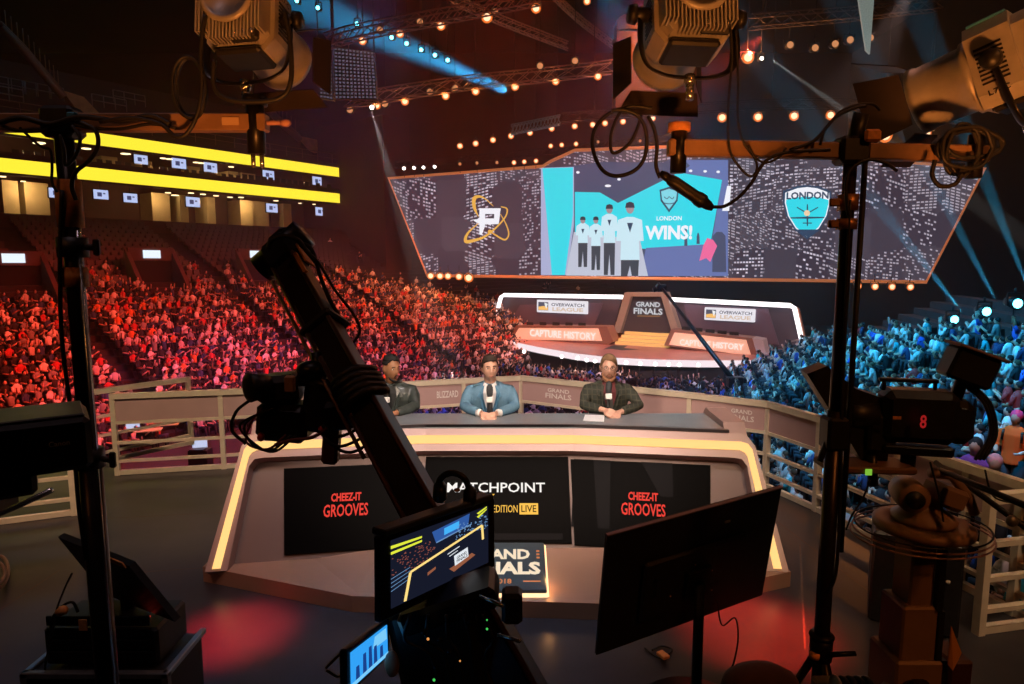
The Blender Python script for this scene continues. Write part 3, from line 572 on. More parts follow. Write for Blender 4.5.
# bright little floor lamps in front of the stage lip
for x, y in ((524, 351.5), (561.7, 356.5), (577.5, 358), (586.5, 360), (595, 361), (626, 362.5), (640, 363.5), (655, 364), (668.5, 364.3), (679, 364.6), (698, 364.8), (754, 366), (763, 366.5), (770.7, 366.5)):
    Y_ = 39.6 if x > 600 else 41+(600-x)*.05; c = P(x, y, Y_-1.0); m = MB(); m.mi = 0; m.cyl(c+V((0, .12, 0)), c-V((0, .05, 0)), .1, .13, 10); m.box((c.x, c.y+.05, (c.z-.1+FZ)/2), (.06, .06, c.z-.1-FZ)); m.mi = 1; m.cyl(c-V((0, .05, 0)), c-V((0, .07, 0)), .12, n=10)
    tag(m.build('footlight', [BLK, em('footlight_lens', (1, .9, .85), 5)]), 'small bright white lamp on a stick below the stage lip', 'lamp', 'footlights along the stage lip')

# ================================================================ TRUSSES AND HANGING LAMPS
TRM = mat('truss_aluminium', (.20, .16, .14), .45, .5, noise=.15)
def truss(lab, pts, w_=.5, cord=.045, m_=TRM, n=14, hang=True, nm='lighting_truss'):
    pts = [V(p) for p in pts]; sp = spline(pts, max(2, n//max(1, len(pts)-1))); t = thing(nm, lab, 'truss', sp[0])
    offs = [V((0, -w_/2, -w_/2)), V((0, w_/2, -w_/2)), V((0, -w_/2, w_/2)), V((0, w_/2, w_/2))]
    for k, o in enumerate(offs): b = MB(); b.tube([p+o for p in sp], cord, 5); b.build('chord', m_, t)
    b = MB()
    for i in range(len(sp)-1):
        a_, c_ = sp[i], sp[i+1]; q = max(1, round((c_-a_).length/(w_*1.4)))
        for j in range(q):
            u, v_ = a_.lerp(c_, j/q), a_.lerp(c_, (j+1)/q)
            for o1, o2 in ((0, 2), (2, 0), (1, 3), (0, 1)): b.cyl(u+offs[o1], v_+offs[o2], cord*.55, n=4, cap=False)
    b.build('lattice', m_, t)
    if hang:
        for p in (sp[1], sp[len(sp)//2], sp[-2]): b = MB(); b.cyl(p+V((0, 0, w_/2)), V((p.x, p.y, 27)), .03, n=4); b.build('hanging_cable', BLK2, t)
    return t
truss('long curved lighting truss hung in front of the big screen, above two rows of lamps', [P(345, 102, 40), P(405, 92, 41), P(475, 82, 42), P(555, 74, 43), P(612, 67, 44)], .7)
truss('upper lighting truss running beside the blue beam', [P(325, 42, 33), P(360, 32, 34), P(440, 17, 36), P(540, -2, 38)], .6)
truss('thin slanted truss high above the stage, hung by one cable', [P(450, -2, 38), P(505, 22, 42), P(568, 46, 46)], .45)
truss('thin slanted truss close to the dark ceiling, above the broad film lamp', [P(548, -10, 40), P(580, 20, 44), P(612, 44, 47)], .4)
truss('short blue-toned truss hung over the big screen', [P(511, 130, 48), P(560, 120, 48)], .6, m_=mat('blue_light_truss_tone', (.12, .3, .42), .4, .4))  # blue light put into the truss colour
truss('dark truss carrying the far lamp row behind the tall lamp stand', [P(560, 118, 50), P(700, 108, 49), P(840, 104, 48), P(960, 118, 46)], .6, m_=BLK2)
truss('dark truss right under the screen top lamps', [P(395, 165, 57), P(540, 152, 56), P(700, 135, 54)], .5, m_=BLK2, hang=False)
truss('dim truss high overhead with unlit lamps on it', [P(750, 22, 36), P(850, 14, 38), P(940, 4, 40)], .6)
AMB = em('amber_lamp_lens', (1, .62, .38), 1.6); AMR = em('amber_halo_rim', (1, .22, .03), .9); AMB2 = em('amber_lamp_core', (1, .6, .3), 14)  # orange rim paints the halo glow around each amber lens
def lamp_proto(r, lens, name='stage_lamp'):
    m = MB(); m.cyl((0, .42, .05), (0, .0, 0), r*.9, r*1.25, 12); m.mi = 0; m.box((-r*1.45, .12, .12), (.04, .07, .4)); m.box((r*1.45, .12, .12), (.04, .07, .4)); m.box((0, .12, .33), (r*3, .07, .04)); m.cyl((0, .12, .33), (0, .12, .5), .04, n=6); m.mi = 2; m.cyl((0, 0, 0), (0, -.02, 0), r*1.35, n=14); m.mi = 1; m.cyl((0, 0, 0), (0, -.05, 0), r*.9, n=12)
    return m, lens
protos = {}
def lamp(px, py, Y, r, kind, lab, grp, halo=None, rod=0):
    lens = {'a': AMB, 'c': em('cyan_lamp_lens', (.15, .85, 1), 6), 'w': em('white_lamp_lens', (1, .95, .85), 9), 'd': em('dim_amber_lens', (.5, .2, .08), 1.2)}[kind]
    c = P(px, py, Y)
    r = round(r*1.3, 3)
    if (r, kind) not in protos:
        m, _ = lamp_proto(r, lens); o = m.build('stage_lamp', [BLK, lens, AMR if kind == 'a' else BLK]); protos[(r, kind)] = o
    else: o = protos[(r, kind)].copy(); COL.objects.link(o)
    o.location = c; tag(o, lab, 'stage light', grp)
    if rod: q = MB(); q.cyl(c+V((0, .12, .45 if rod > 0 else -.1)), c+V((0, .12, rod)), .025, n=5); q.build('hanging_rod' if rod > 0 else 'lamp_post', BLK2, o)
    if halo: point(c+V((0, -.3, 0)), *halo)
    return c
def halo(e=1): return ((1, .30, .07), 70*e, .12)
g1 = 'amber lamps on the hanging trusses'
for x, y, s in ((362.7, 41, 1), (400, 34, 1), (441, 26, 1.2), (487, 17.5, 1.5), (536, 8.5, 1.3), (587, 1.5, 1)): lamp(x, y, 36+(x-362)*.02, round(.12*s, 2), 'a', 'glowing amber lamp on the upper truss beside the blue beam', 'amber lamps of the upper truss', halo(s) if s >= 1.2 or x > 500 else halo(.6), 1.2)
for i, (x, y) in enumerate(((376.7, 105.5), (405, 101.5), (445.7, 96), (475.7, 91.5), (515, 87), (555.7, 81.5), (598, 76.5))): lamp(x, y, 41+i*.5, .14, 'a', 'glowing amber lamp under the long curved truss', 'amber lamps of the curved truss', halo(.6))
for i, (x, y) in enumerate(((460, 146), (475.7, 143.5), (493, 140), (511, 136), (530, 132.7), (551.7, 128.5), (574.7, 126.3), (592.7, 124.7), (605, 123.3), (623, 121.7), (652.7, 118.3))): lamp(x, y, 50, .13, 'a', 'glowing amber lamp in the long row above the step of the big screen', 'amber lamps above the screen', halo(.5) if i % 2 == 0 else None)
for x, y in ((514, 162.6), (524.3, 161.8), (536, 161), (550.7, 146), (561.7, 145), (576, 144)): lamp(x, y, 53, .11, 'a', 'small amber lamp close over the top edge of the big screen', 'small lamps along the screen top', None, -.7)
for x, y in ((404, 168.5), (414, 168), (423.5, 167.6), (434.7, 166.8)): lamp(x, y, 55, .1, 'w', 'small pale lamp over the leftmost top corner of the big screen', 'pale lamps at the screen corner', None, -.7)
for x, y in ((460, 164), (477, 163), (497, 162.5), (598, 142), (640, 141)): lamp(x, y, 54, .1, 'd', 'dim nearly unlit lamp over the top edge of the big screen', 'dim lamps along the screen top', None, -.7)
for x, y, s in ((430.7, 275.8, 1), (440, 276, 1), (448, 276, 1), (459, 276.5, 1), (468.7, 277.7, 1.3)): lamp(x, y, 53, round(.17*s, 2), 'a', 'bright amber lamp under the screen edge, below the P emblem end', 'amber lamps under the screen, emblem end', halo(1.4), .9)
for x, y in ((858, 286.2), (875, 286.5), (892, 286.8), (910.4, 287)): lamp(x, y, 47, .15, 'a', 'amber lamp under the screen edge, next to the tall lamp stand', 'amber lamps under the screen, lamp stand end', halo(.6), .9)
for x, y, s in ((722, 117.6, 1), (758, 117, 1), (794, 116, 1), (830.5, 115.2, 1)): lamp(x, y, 44, .18, 'a', 'amber lamp in the widely spaced row behind the stand cross arm', 'widely spaced amber lamps', halo(1))
lamp(885, 135, 40, .26, 'a', 'brightest amber lamp, just above the cross arm end', None, ((1, .33, .08), 900, .2), 14)
lamp(927, 132.7, 42, .16, 'a', 'amber lamp half hidden by the coiled cable on the tall stand cross arm', None, halo(1), 14)
lamp(748, 57.5, 38, .2, 'a', 'big amber lamp right beside the white beam source', None, ((1, .33, .08), 400, .2), 9)
lamp(761.6, 58.5, 38, .08, 'w', 'tiny white lamp throwing a thin slanting beam', None, None, 9)
lamp(372, 107.5, 39, .1, 'w', 'white lamp at the end of the curved truss, throwing a beam straight down', None)
for x, y in ((297, 1), (318, 8), (357, 24), (391.7, 37.7), (406.7, 43.7), (421.3, 50), (435, 55.3), (447.7, 60.3)): lamp(x, y, 37, .09, 'c', 'small cyan lamp in the row inside the blue beam', 'cyan lamps in the blue beam', None, 6)
for i, (x, y) in enumerate(((954, 319.5), (986, 311.5), (1017, 303.5))): lamp(x, y, 25-i*2, .13, 'c', ['cyan beam lamp, lowest of three above the blue-lit stand', 'cyan beam lamp, middle of three above the blue-lit stand', 'cyan beam lamp, highest of three above the blue-lit stand'][i], None, None, -4)
for x, y in ((352, 270), (364, 277), (376.7, 283.3), (390, 290), (403, 297)): lamp(x, y, 56, .11, 'w', 'small white lamp on the descending edge of the far stand', 'white lamps stepping down the stand edge')
for x, y in ((540, 66), (575, 61), (430, 92), (455, 88), (350, 110), (385, 104), (380, 30), (420, 22), (495, 12), (790, 45), (815, 48), (835, 44), (850, 40), (870, 38)): lamp(x, y, 42 if x < 700 else 38, .16, 'd', 'unlit black stage lamp hanging from a truss', 'unlit lamps on the trusses', None, 4)
# hanging LED mesh panels
def mesh_panel(lab, c4, Y, nx, ny):
    q = [P(x, y, Y) for x, y in c4]; t = thing('mesh_video_panel', lab, 'video panel', q[0]); b = MB(); n = (q[1]-q[0]).cross(q[3]-q[0]).normalized()
    b.add(q+[p+V((0, .4, 0)) for p in q], [(0, 1, 2, 3), (4, 5, 6, 7), (0, 1, 5, 4), (1, 2, 6, 5), (2, 3, 7, 6), (3, 0, 4, 7)]); b.build('backing', BLK, t)
    b = MB()
    for i in range(nx):
        for j in range(ny):
            u, v_ = (i+.5)/nx, (j+.5)/ny; p = q[0].lerp(q[1], u).lerp(q[3].lerp(q[2], u), v_)-V((0, .04, 0)); b.box(p, ((q[1]-q[0]).length/nx*.5, .04, (q[3]-q[0]).length/ny*.4))
    b.build('cell_grid', em('dim_grey_cells', (.12, .14, .16), .8), t)
    for k in (0, 1): b = MB(); b.cyl(q[k], V((q[k].x, q[k].y, 27)), .04, n=4); b.build('hanging_cable', BLK2, t)
mesh_panel('hanging grid of small grey cells below the upper truss', [(334, 47), (374, 52), (377, 99), (335, 99)], 36, 11, 14)
mesh_panel('narrow dark hanging panel above the ribbon boards, beside the big film lamp', [(318, 48), (332, 46), (333, 100), (320, 98)], 37, 4, 14)
b = MB(); q = [P(x, y, 30) for x, y in ((857, -12), (875, -12), (870, 54), (866, 50))]; b.add(q+[p+V((0, .1, 0)) for p in q], [(0, 1, 2, 3), (4, 5, 6, 7), (0, 1, 5, 4), (1, 2, 6, 5), (2, 3, 7, 6), (3, 0, 4, 7)])
tag(b.build('hanging_sliver', mat('pale_sliver_glow', (.5, .55, .5), .7, emit=(.6, .7, .62), es=.25, noise=.2)), 'narrow pale pointed banner hanging from the dark ceiling', 'sliver')  # flat pointed sliver, pale base colour plus faint emission
# maroon loudspeaker stack behind lamp
b = MB(); b.prism([(0, 0), (2.6, .6), (2.6, 7.2), (0, 5.8)], 0, 1.5, basis(P(612, 116, 46), (1, 0, 0), (0, 0, 1))); o = b.build('hanging_drape', mat('maroon_drape', (.03, .012, .008), .9)); tag(o, 'tall dark maroon box hanging beside the broad film lamp', 'drape')
# small camera crane over the stage
t = thing('stage_crane', 'thin black camera crane reaching over the stage', 'camera crane', P(722, 366, 30))
b = MB(); b.tube([P(658, 283, 33), P(722, 366, 30), P(735, 382, 29.5)], [.07, .12, .14], 6); b.build('boom', BLK2, t)
b = MB(); c = P(661, 288, 33); b.box(c, (.5, .5, .35), bev=.06); b.cyl(c, c+V((-.4, -.1, -.1)), .12, n=8); b.build('camera_head', BLK2, t)
b = MB(); c = P(735, 382, 29.5); b.cyl(c, V((c.x, c.y, FZ)), .12, n=8); b.box(c, (.7, .5, .5), bev=.05); b.build('pedestal', BLK2, t)
# ================================================================ PRESENTERS' DESK
DX = -.11
LAV = mat('satin_mauve_shell', (.36, .25, .24), .38, .15, noise=.05, nscale=3)
LAV2 = mat('recess_mauve_panel', (.17, .11, .10), .5, noise=.06, nscale=3)
CTR = mat('slate_counter', (.20, .23, .26), .22, noise=.08, nscale=4)
LSTRIP = em('warm_led_strip', (1, .58, .2), 1.25)
GLS = mat('black_screen_glass', (.0012, .001, .0012), .5, spec=.03)
DT = thing('presenters_desk', 'broad slanted mauve broadcast desk with a glowing warm light strip round its front', 'desk', (DX, 5, 0))
y0, z0_, y1_, z1_ = 4.70, .12, 5.34, .985   # slant line of the front
def bend(u): return .03-max(0, abs(u)-.62)*.15
def fp(u, w, off=0):   # u across, w 0..1 up the slant, off out of the face
    n = V((0, -(z1_-z0_), (y1_-y0))).normalized(); return V((DX+u, y0+(y1_-y0)*w+bend(u), z0_+(z1_-z0_)*w))+n*off
def fpoly(mb, pts, o0, o1):
    q = [fp(u, w, o0) for u, w in pts]+[fp(u, w, o1) for u, w in pts]; n = len(pts)
    return mb.add(q, [tuple(range(n)), tuple(range(n, 2*n))]+[(i, (i+1) % n, (i+1) % n+n, i+n) for i in range(n)])
b = MB()
ob, ot, ib, it, wi = 2.13, 2.05, 1.975, 1.975, .80
# rounded outer frame as one polygon ring
outer = [(-ob, 0), (-ot-.015, .9), (-ot+.03, .975), (-ot+.09, 1), (-.62, 1), (.62, 1), (ot-.09, 1), (ot-.03, .975), (ot+.015, .9), (ob, 0)]
inner = [(-ib, 0), (-it-.0, wi-.06), (-it+.03, wi-.01), (-it+.09, wi), (-.62, wi), (.62, wi), (it-.09, wi), (it-.03, wi-.01), (it, wi-.06), (ib, 0)]
vs = [fp(u, w, 0) for u, w in outer]+[fp(u, w, 0) for u, w in inner]+[fp(u, w, -.14) for u, w in outer]+[fp(u, w, -.14) for u, w in inner]
b.add(vs, [(i, i+1, i+11, i+10) for i in range(9)]+[(i+20, i+21, i+31, i+30) for i in range(9)]+[(i+10, i+11, i+31, i+30) for i in range(9)]+[(i, i+1, i+21, i+20) for i in range(9)]+[(0, 10, 30, 20), (9, 19, 39, 29)])
b.build('front_frame', LAV, DT)
b = MB(); so = [(-2.08, .015), (-2.035, .865), (-2.01, .91), (-1.96, .925), (-.62, .925), (.62, .925), (1.96, .925), (2.01, .91), (2.035, .865), (2.08, .015)]; si = [(-2.025, .015), (-1.99, .81), (-1.975, .84), (-1.94, .86), (-.62, .86), (.62, .86), (1.94, .86), (1.975, .84), (1.99, .81), (2.025, .015)]
vs = [fp(u, w, .012) for u, w in so]+[fp(u, w, .012) for u, w in si]+[fp(u, w, -.005) for u, w in so]+[fp(u, w, -.005) for u, w in si]
b.add(vs, [(i, i+1, i+11, i+10) for i in range(9)]+[(i, i+1, i+21, i+20) for i in range(9)]+[(i+10, i+11, i+31, i+30) for i in range(9)]); b.build('light_strip', LSTRIP, DT)
b = MB(); [fpoly(b, [(a_, -.02), (a_, .84), (c_, .84), (c_, -.02)], -.10, -.14) for a_, c_ in ((-1.99, -.62), (-.62, .62), (.62, 1.99))]; b.build('recess_panel', LAV2, DT)
# counter, ends and back
b = MB(); cu_ = [(-1.86, 5.36+bend(1.86)), (-.62, 5.36), (.62, 5.36), (1.86, 5.36+bend(1.86)), (1.86, 5.80), (-1.86, 5.80)]; b.prism([(DX+x, y) for x, y in cu_], .97, 1.0); b.build('counter', CTR, DT)
b = MB(); [b.hexa([V((DX+x, 5.33+bend(x)+dy, z)) for z in (.984, 1.006) for x, dy in ((a_, 0), (c_, 0), (c_, .035), (a_, .035))]) for a_, c_ in ((-1.88, -.62), (-.62, .62), (.62, 1.88))]; b.build('counter_edge', mat('dark_counter_edge', (.04, .035, .04), .4), DT)
for s in (-1, 1):
    b = MB(); pr = [(4.68, 0), (5.27, .95), (5.34, 1.035), (5.84, 1.045), (5.90, .98), (5.90, 0)]
    x0, x1 = DX+s*1.88, DX+s*2.06
    xb = DX+s*2.12
    n = len(pr); b.add([(x0, y, z) for y, z in pr]+[((x1 if z > .5 else xb), y, z) for y, z in pr], [tuple(range(n)), tuple(range(n, 2*n))]+[(i, (i+1) % n, (i+1) % n+n, i+n) for i in range(n)]); b.build('end_panel', LAV, DT)
b = MB(); b.box((DX, 5.86, .45), (3.8, .04, .9)); b.build('back_panel', LAV2, DT)
# low sloping plinth
PLM = mat('plinth_grey_mauve', (.38, .23, .17), .42, .1, noise=.06, nscale=2)
tl, c1, c2, tr = G(205, 580, 0), G(352, 612, 0), G(632, 621, 0), G(793, 587, 0)
tl = V((-2.30, 4.60, 0)); tr = V((2.04, 4.52, 0))
b = MB(); hgt = .115
bot = [tl, c1, c2, tr, V((2.04, 5.9, 0)), V((-2.28, 5.9, 0))]; top = [p+V((0, 0, hgt)) for p in bot]
b.add(bot+top, [(5, 4, 3, 2, 1, 0)]+[(i, (i+1) % 6, (i+1) % 6+6, i+6) for i in range(6)]+[(6, 7, 8, 9, 10, 11)]); b.build('plinth', PLM, DT)
b = MB(); k0, k1, k2, k3 = fp(-1.975, .005, -.098), fp(-.9, .11, -.098), fp(.95, .11, -.098), fp(1.975, .005, -.098)
f0, f1, f2, f3 = tl+V((.05, .03, hgt)), c1+V((.02, .05, hgt)), c2+V((-.02, .05, hgt)), tr+V((-.05, .03, hgt))
b.add([k0, k1, k2, k3, f0, f1, f2, f3], [(0, 1, 5, 4), (1, 2, 6, 5), (2, 3, 7, 6)]); b.build('sloping_apron', PLM, DT)
# three screens set in the front
CH = em('logo_red', (.85, .05, .035), 1); WH2 = em('title_white', (.95, .9, .85), 1); YL = em('title_amber', (1, .55, .08), 1); DKS = em('screen_dim_plum', (.005, .0035, .004), 1)
def face_T(u, w, off): return basis(fp(u, w, off), fp(u+.05, w)-fp(u-.05, w), fp(0, 1)-fp(0, 0))
LW = (fp(0, 1)-fp(0, 0)).length
def dscreen(u0, u1, w0, w1, nm):
    m = MB(); fpoly(m, [(max(u0, -1.62), w0), (min(u1, 1.62), w0), (u1, w1), (u0, w1)], -.08, -.10); o = m.build('front_screen', GLS, DT); return o
sl = dscreen(-1.735, -.64, .10, .735, 'l'); smid = dscreen(-.61, .58, .12, .78, 'c'); srt = dscreen(.60, 1.72, .11, .76, 'r')
for s_, cu in ((sl, -1.20), (srt, 1.165)):
    m = MB(); Tm = face_T(cu-.01, .435, -.075); 
    textmb(m, 'CHEEZ-IT', Tm @ Matrix.Translation((0, .06, 0)), .068, .235, .001, .035); textmb(m, 'GROOVES', Tm @ Matrix.Translation((0, -.045, 0)), .10, .345, .001, .015); m.build('red_lettering', CH, s_)
m = MB(); Tm = face_T(.01, .45, -.075)
textmb(m, 'MATCHPOINT', Tm @ Matrix.Translation((-.03, .09, 0)), .082, .80, .001, .012); m.build('white_lettering', WH2, smid)
m = MB(); m.prism([(-.16, .035), (-.04, .035), (-.10, -.03)], .001, .002, Tm); textmb(m, 'EDITION', Tm @ Matrix.Translation((.045, -.085, 0)), .06, .20, .001, .005); m.box(Tm @ V((.235, -.085, 0)), (.15, .003, .09), R_=Tm.to_3x3().to_4x4() @ Matrix.Rotation(PI/2, 4, 'X') ); m.build('amber_lettering', YL, smid)
m = MB(); textmb(m, 'LIVE', Tm @ Matrix.Translation((.235, -.085, .004)), .055, .12, .001, .01); m.build('live_lettering', GLS, smid)
m = MB(); m.prism([(-.55, -.33), (.5, -.33), (.5, -.28), (-.55, -.28)], .0005, .001, Tm); m.build('dim_picture', DKS, smid)
m = MB(); Tm3 = face_T(1.05, .5, -.079); m.prism([(-.45, .28), (-.15, .28), (-.15, -.28), (-.45, -.28)], .0005, .001, Tm3); m.prism([(.1, .28), (.35, .28), (.35, .0), (.25, 0)], .0005, .001, Tm3); m.build('dim_picture', DKS, srt)
# sign leaning on the plinth
t = thing('plinth_sign', 'square slate sign reading GRAND FINALS 2018, leaning on the desk plinth, lit round its edge', 'sign', (DX, 4.4, .1))
c_b = P(503, 592.5, 4.155); c_t = P(503, 543.5, 4.60); ax = (c_t-c_b); Hs = ax.length; Ts = basis((c_b+c_t)/2, (1, 0, 0), ax); Ws = .60
m = MB(Ts); m.box((0, 0, -.03), (Ws+.03, Hs+.03, .03), bev=.01); m.build('lit_edge', em('sign_edge_light', (1, .62, .32), 1.8), t)
m = MB(Ts); m.box((0, 0, .0), (Ws, Hs, .03), bev=.008); pn = m.build('panel', mat('sign_slate_face', (.05, .07, .085), .4), t)
PS = em('sign_cream_letters', (1, .82, .6), .95)
m = MB(); textmb(m, 'GRAND', Ts @ Matrix.Translation((-.03, Hs*.23, .016)), Hs*.22, Ws*.74, .001, .04); textmb(m, 'FINALS', Ts @ Matrix.Translation((0, -Hs*.06, .016)), Hs*.26, Ws*.88, .001, .045); m.build('cream_lettering', PS, pn)
m = MB(); textmb(m, '2018', Ts @ Matrix.Translation((-.0, -Hs*.32, .016)), Hs*.095, Ws*.2, .001, .02)
for x in (-.21, .2): m.prism([(x-.06, -Hs*.33), (x+.06, -Hs*.33), (x+.06, -Hs*.31), (x-.06, -Hs*.31)], .016, .018, Ts)
for k in range(3): m.prism([(.24, Hs*(.28-k*.07)), (.262, Hs*(.28-k*.07)), (.262, Hs*(.31-k*.07)), (.24, Hs*(.31-k*.07))], .016, .018, Ts)
m.build('copper_lettering', em('sign_copper', (.8, .28, .1), .9), pn)
# sheets of paper on the counter
m = MB(); q = [G(x, y, 1.003) for x, y in ((583, 421), (604, 422), (604.5, 415.5), (585, 415))]; m.add(q+[p+V((0, 0, .004)) for p in q], [(0, 1, 2, 3), (4, 5, 6, 7), (0, 1, 5, 4), (1, 2, 6, 5), (2, 3, 7, 6), (3, 0, 4, 7)])
tag(m.build('paper_sheet', mat('white_paper', (.75, .8, .85), .6, noise=.03)), 'white paper sheets lying on the counter before the plaid blazer presenter', 'paper')

# ================================================================ PRESENTERS
SKN = {}
def skin(n, c): return mat('skin_'+n, c, .5, noise=.06, nscale=30)
EYEW = mat('eye_white', (.75, .72, .7), .3); IRIS = mat('dark_iris', (.03, .02, .015), .2)
def arm_pts(s, sh, el, wr): return [V((s*sh[0], sh[1], sh[2])), V((s*el[0], el[1], el[2])), V((s*wr[0], wr[1], wr[2]))]
def head_shape(m, c, Rm, k=1.0, beard=False):
    """sculpted head: front is -y in head space"""
    nu, nv = 36, 26; rs = []
    for j in range(nv+1):
        v = j/nv; z = -1+2*v; z = math.sin(z*PI/2*.995); r0 = math.sqrt(max(0, 1-z*z)); ring = []
        for i in range(nu):
            a = 2*PI*i/nu; x, y = math.cos(a)*r0, math.sin(a)*r0; fr = max(0, -y)
            X, Y, Z = x*.074, y*.094, z*.122
            if z < 0: X *= 1-.25*(-z)**1.4; Y *= (1-.18*(-z)) if y > 0 else 1-.04*(-z)
            if z < 0 and y > .0: Y *= 1-.25*(-z)
            if z > .3: X *= 1+.04*(z-.3)
            # brow, eye hollows, nose, mouth, chin
            if y < 0:
                g = lambda x0, z0, sx, sz: math.exp(-((x-x0)/sx)**2-((z-z0)/sz)**2)
                Y -= .006*g(0, .16, .5, .09); Y += .011*(g(.40, .02, .17, .10)+g(-.40, .02, .17, .10))
                Y -= .024*g(0, -.26, .13, .12)+.012*g(0, -.08, .10, .16); Y -= .007*g(0, -.56, .26, .10); Y += .004*g(0, -.55, .3, .025); Y -= .009*g(0, -.84, .28, .16)
                Y -= .004*(g(.55, -.2, .15, .15)+g(-.55, -.2, .15, .15))
            ring.append(V(c)+Rm @ (V((X, Y, Z))*k))
        rs.append(ring)
    m.rings(rs)
    for s in (-1, 1):
        e = V(c)+Rm @ (V((s*.076, .008, -.002))*k); m.sph(e, (.010*k, .020*k, .032*k), 8, 6, Rm.to_4x4())
def hand(m, w_, d, up, s, curl=.9, k=1.0):
    """palm and five fingers: w_ wrist, d direction, up = back of the hand, s=+1 thumb towards +side"""
    d = V(d).normalized(); up = V(up).normalized(); sd = d.cross(up).normalized()*s; up = up
    w_ = V(w_); rs = []
    for u, a, b_ in ((-.02, .026, .02), (.02, .034, .019), (.055, .041, .017), (.085, .040, .013)):
        p = w_+d*u*k; rs.append([p+sd*(a*k*math.cos(2*PI*i/12))+up*(b_*k*math.sin(2*PI*i/12)) for i in range(12)])
    m.rings(rs)
    for i, (o, ln) in enumerate(((.030, .068), (.011, .076), (-.010, .070), (-.029, .055))):
        p = w_+d*.08*k+sd*o*k; dd = d.copy(); pts = [p-d*.02*k]
        for j in range(3):
            a = curl*(.55 if j == 0 else .75); q = Matrix.Rotation(-a*s if True else a, 3, sd) ; dd = (dd*math.cos(a)-up*math.sin(a)); up2 = None
            dd.normalize(); pts.append(pts[-1]+dd*ln*k*(.42, .32, .26)[j]+(d*.02*k if j == 0 else V((0, 0, 0))))
        m.tube(pts, [.0095*k, .0095*k, .0085*k, .0072*k], 8)
    p = w_+d*.025*k+sd*.028*k; m.tube([p, p+(sd*.028+d*.025-up*.006)*k, p+(sd*.036+d*.056-up*.016)*k, p+(sd*.026+d*.078-up*.024)*k], [.013*k, .0115*k, .010*k, .008*k], 8)
def presenter(lab, x, y, yaw, pitch, skc, hairc, jackc, jname, shirtc, wristL, wristR, kind, jm, roll=0, k=1.0):
    t = thing('person', lab, 'person', (x, y, 0), 'presenters behind the desk')
    B = Matrix.Translation((x, y, 0)); SK = skin(kind, skc)
    Rm = (Matrix.Rotation(math.radians(yaw), 3, 'Z') @ Matrix.Rotation(math.radians(pitch), 3, 'X') @ Matrix.Rotation(math.radians(roll), 3, 'Y'))
    hc = V((0, -.045, 1.392))
    sh = 0; 
    # ---- body: head, neck, trunk, arms, hands, legs fused into one skin
    m = MB(B); head_shape(m, hc, Rm)
    m.tube([(0, .03, 1.14), (0, .005, 1.22), (0, -.022, 1.30), (0, -.03, 1.345)], [(.075, .08), (.062, .062), (.056, .058), (.05, .055)], 14)
    def torso(mm, g, zt=1.235, zb=.62):
        rs = []
        for z, a, d_, yo in ((zb, .165, .125, .03), (.72, .16, .115, .03), (.86, .148, .105, .025), (1.0, .168, .115, .01), (1.10, .19, .118, 0), (1.165, .20, .105, 0), (1.21, .172, .085, .005), (1.24, .10, .07, .012), (1.26, .06, .055, .01)):
            rs.append([V(((a+g)*math.copysign(abs(math.cos(q))**.85, math.cos(q)), yo+(d_+g)*math.copysign(abs(math.sin(q))**.85, math.sin(q)), z)) for q in [2*PI*i/20 for i in range(20)]])
        mm.rings(rs)
    torso(m, -.012)
    arms = []
    for s, wr in ((-1, wristL), (1, wristR)):
        S_ = V((s*.172, .005, 1.17)); El = V((s*(abs(wr[3]) if len(wr) > 3 else .232), -.15, 1.05)); Wr = V(wr[:3]); arms.append((S_, El, Wr))
        m.tube([S_, S_.lerp(El, .5)+V((s*.012, 0, 0)), El, El.lerp(Wr, .5), Wr], [.048, .042, .036, .033, .024], 12)
        dd = (Wr-El).normalized(); hd = (dd+V((-s*.35, -.25, 0))).normalized() if kind != 'x' else dd
        hand(m, Wr+dd*.01, hd, V((s*.25, -.15, 1)), -s if True else s, .75)
    for s in (-1, 1):
        m.tube([(s*.09, .03, .66), (s*.12, -.22, .66), (s*.13, -.40, .65), (s*.13, -.40, .4), (s*.13, -.36, .13), (s*.13, -.36, .075)], [.085, .075, .06, .052, .038, .04], 12)
        m.sph((s*.13, -.42, .045), (.045, .12, .04), 10, 8)
    remeshed(m, 'body', SK, t, .0085, 1)
    # ---- jacket
    m = MB(B); torso(m, .014, zb=.66)
    for i, s in enumerate((-1, 1)):
        S_, El, Wr = arms[i]; dd = (Wr-El).normalized()
        m.tube([S_+V((-s*.04, 0, .012)), S_+V((s*.008, 0, 0)), S_.lerp(El, .35)+V((s*.018, 0, 0)), S_.lerp(El, .7)+V((s*.008, .0, 0)), El+V((0, .012, .004)), El.lerp(Wr, .25), El.lerp(Wr, .6), Wr-dd*.035], [.055, .062, .055, .051, .050, .047, .043, .038], 14)
    J = remeshed(m, 'jacket', jm, t, .010, 2)
    # ---- trousers, shoes
    m = MB(B)
    for s in (-1, 1): m.tube([(s*.08, .05, .66), (s*.12, -.22, .66), (s*.13, -.41, .655), (s*.13, -.41, .4), (s*.13, -.375, .12)], [.105, .09, .076, .066, .055], 12)
    m.sph((0, .02, .67), (.18, .14, .1)); remeshed(m, 'trousers', mat('dark_trousers', (.02, .02, .025), .8), t, .014, 1)
    for s in (-1, 1): m = MB(B); m.sph((s*.13, -.43, .05), (.05, .135, .048), 12, 8); m.build('shoe', BLK, t)
    # ---- face details
    def hp(px_, py_, pz_): return hc+Rm @ V((px_, py_, pz_))
    R4 = Rm.to_4x4()
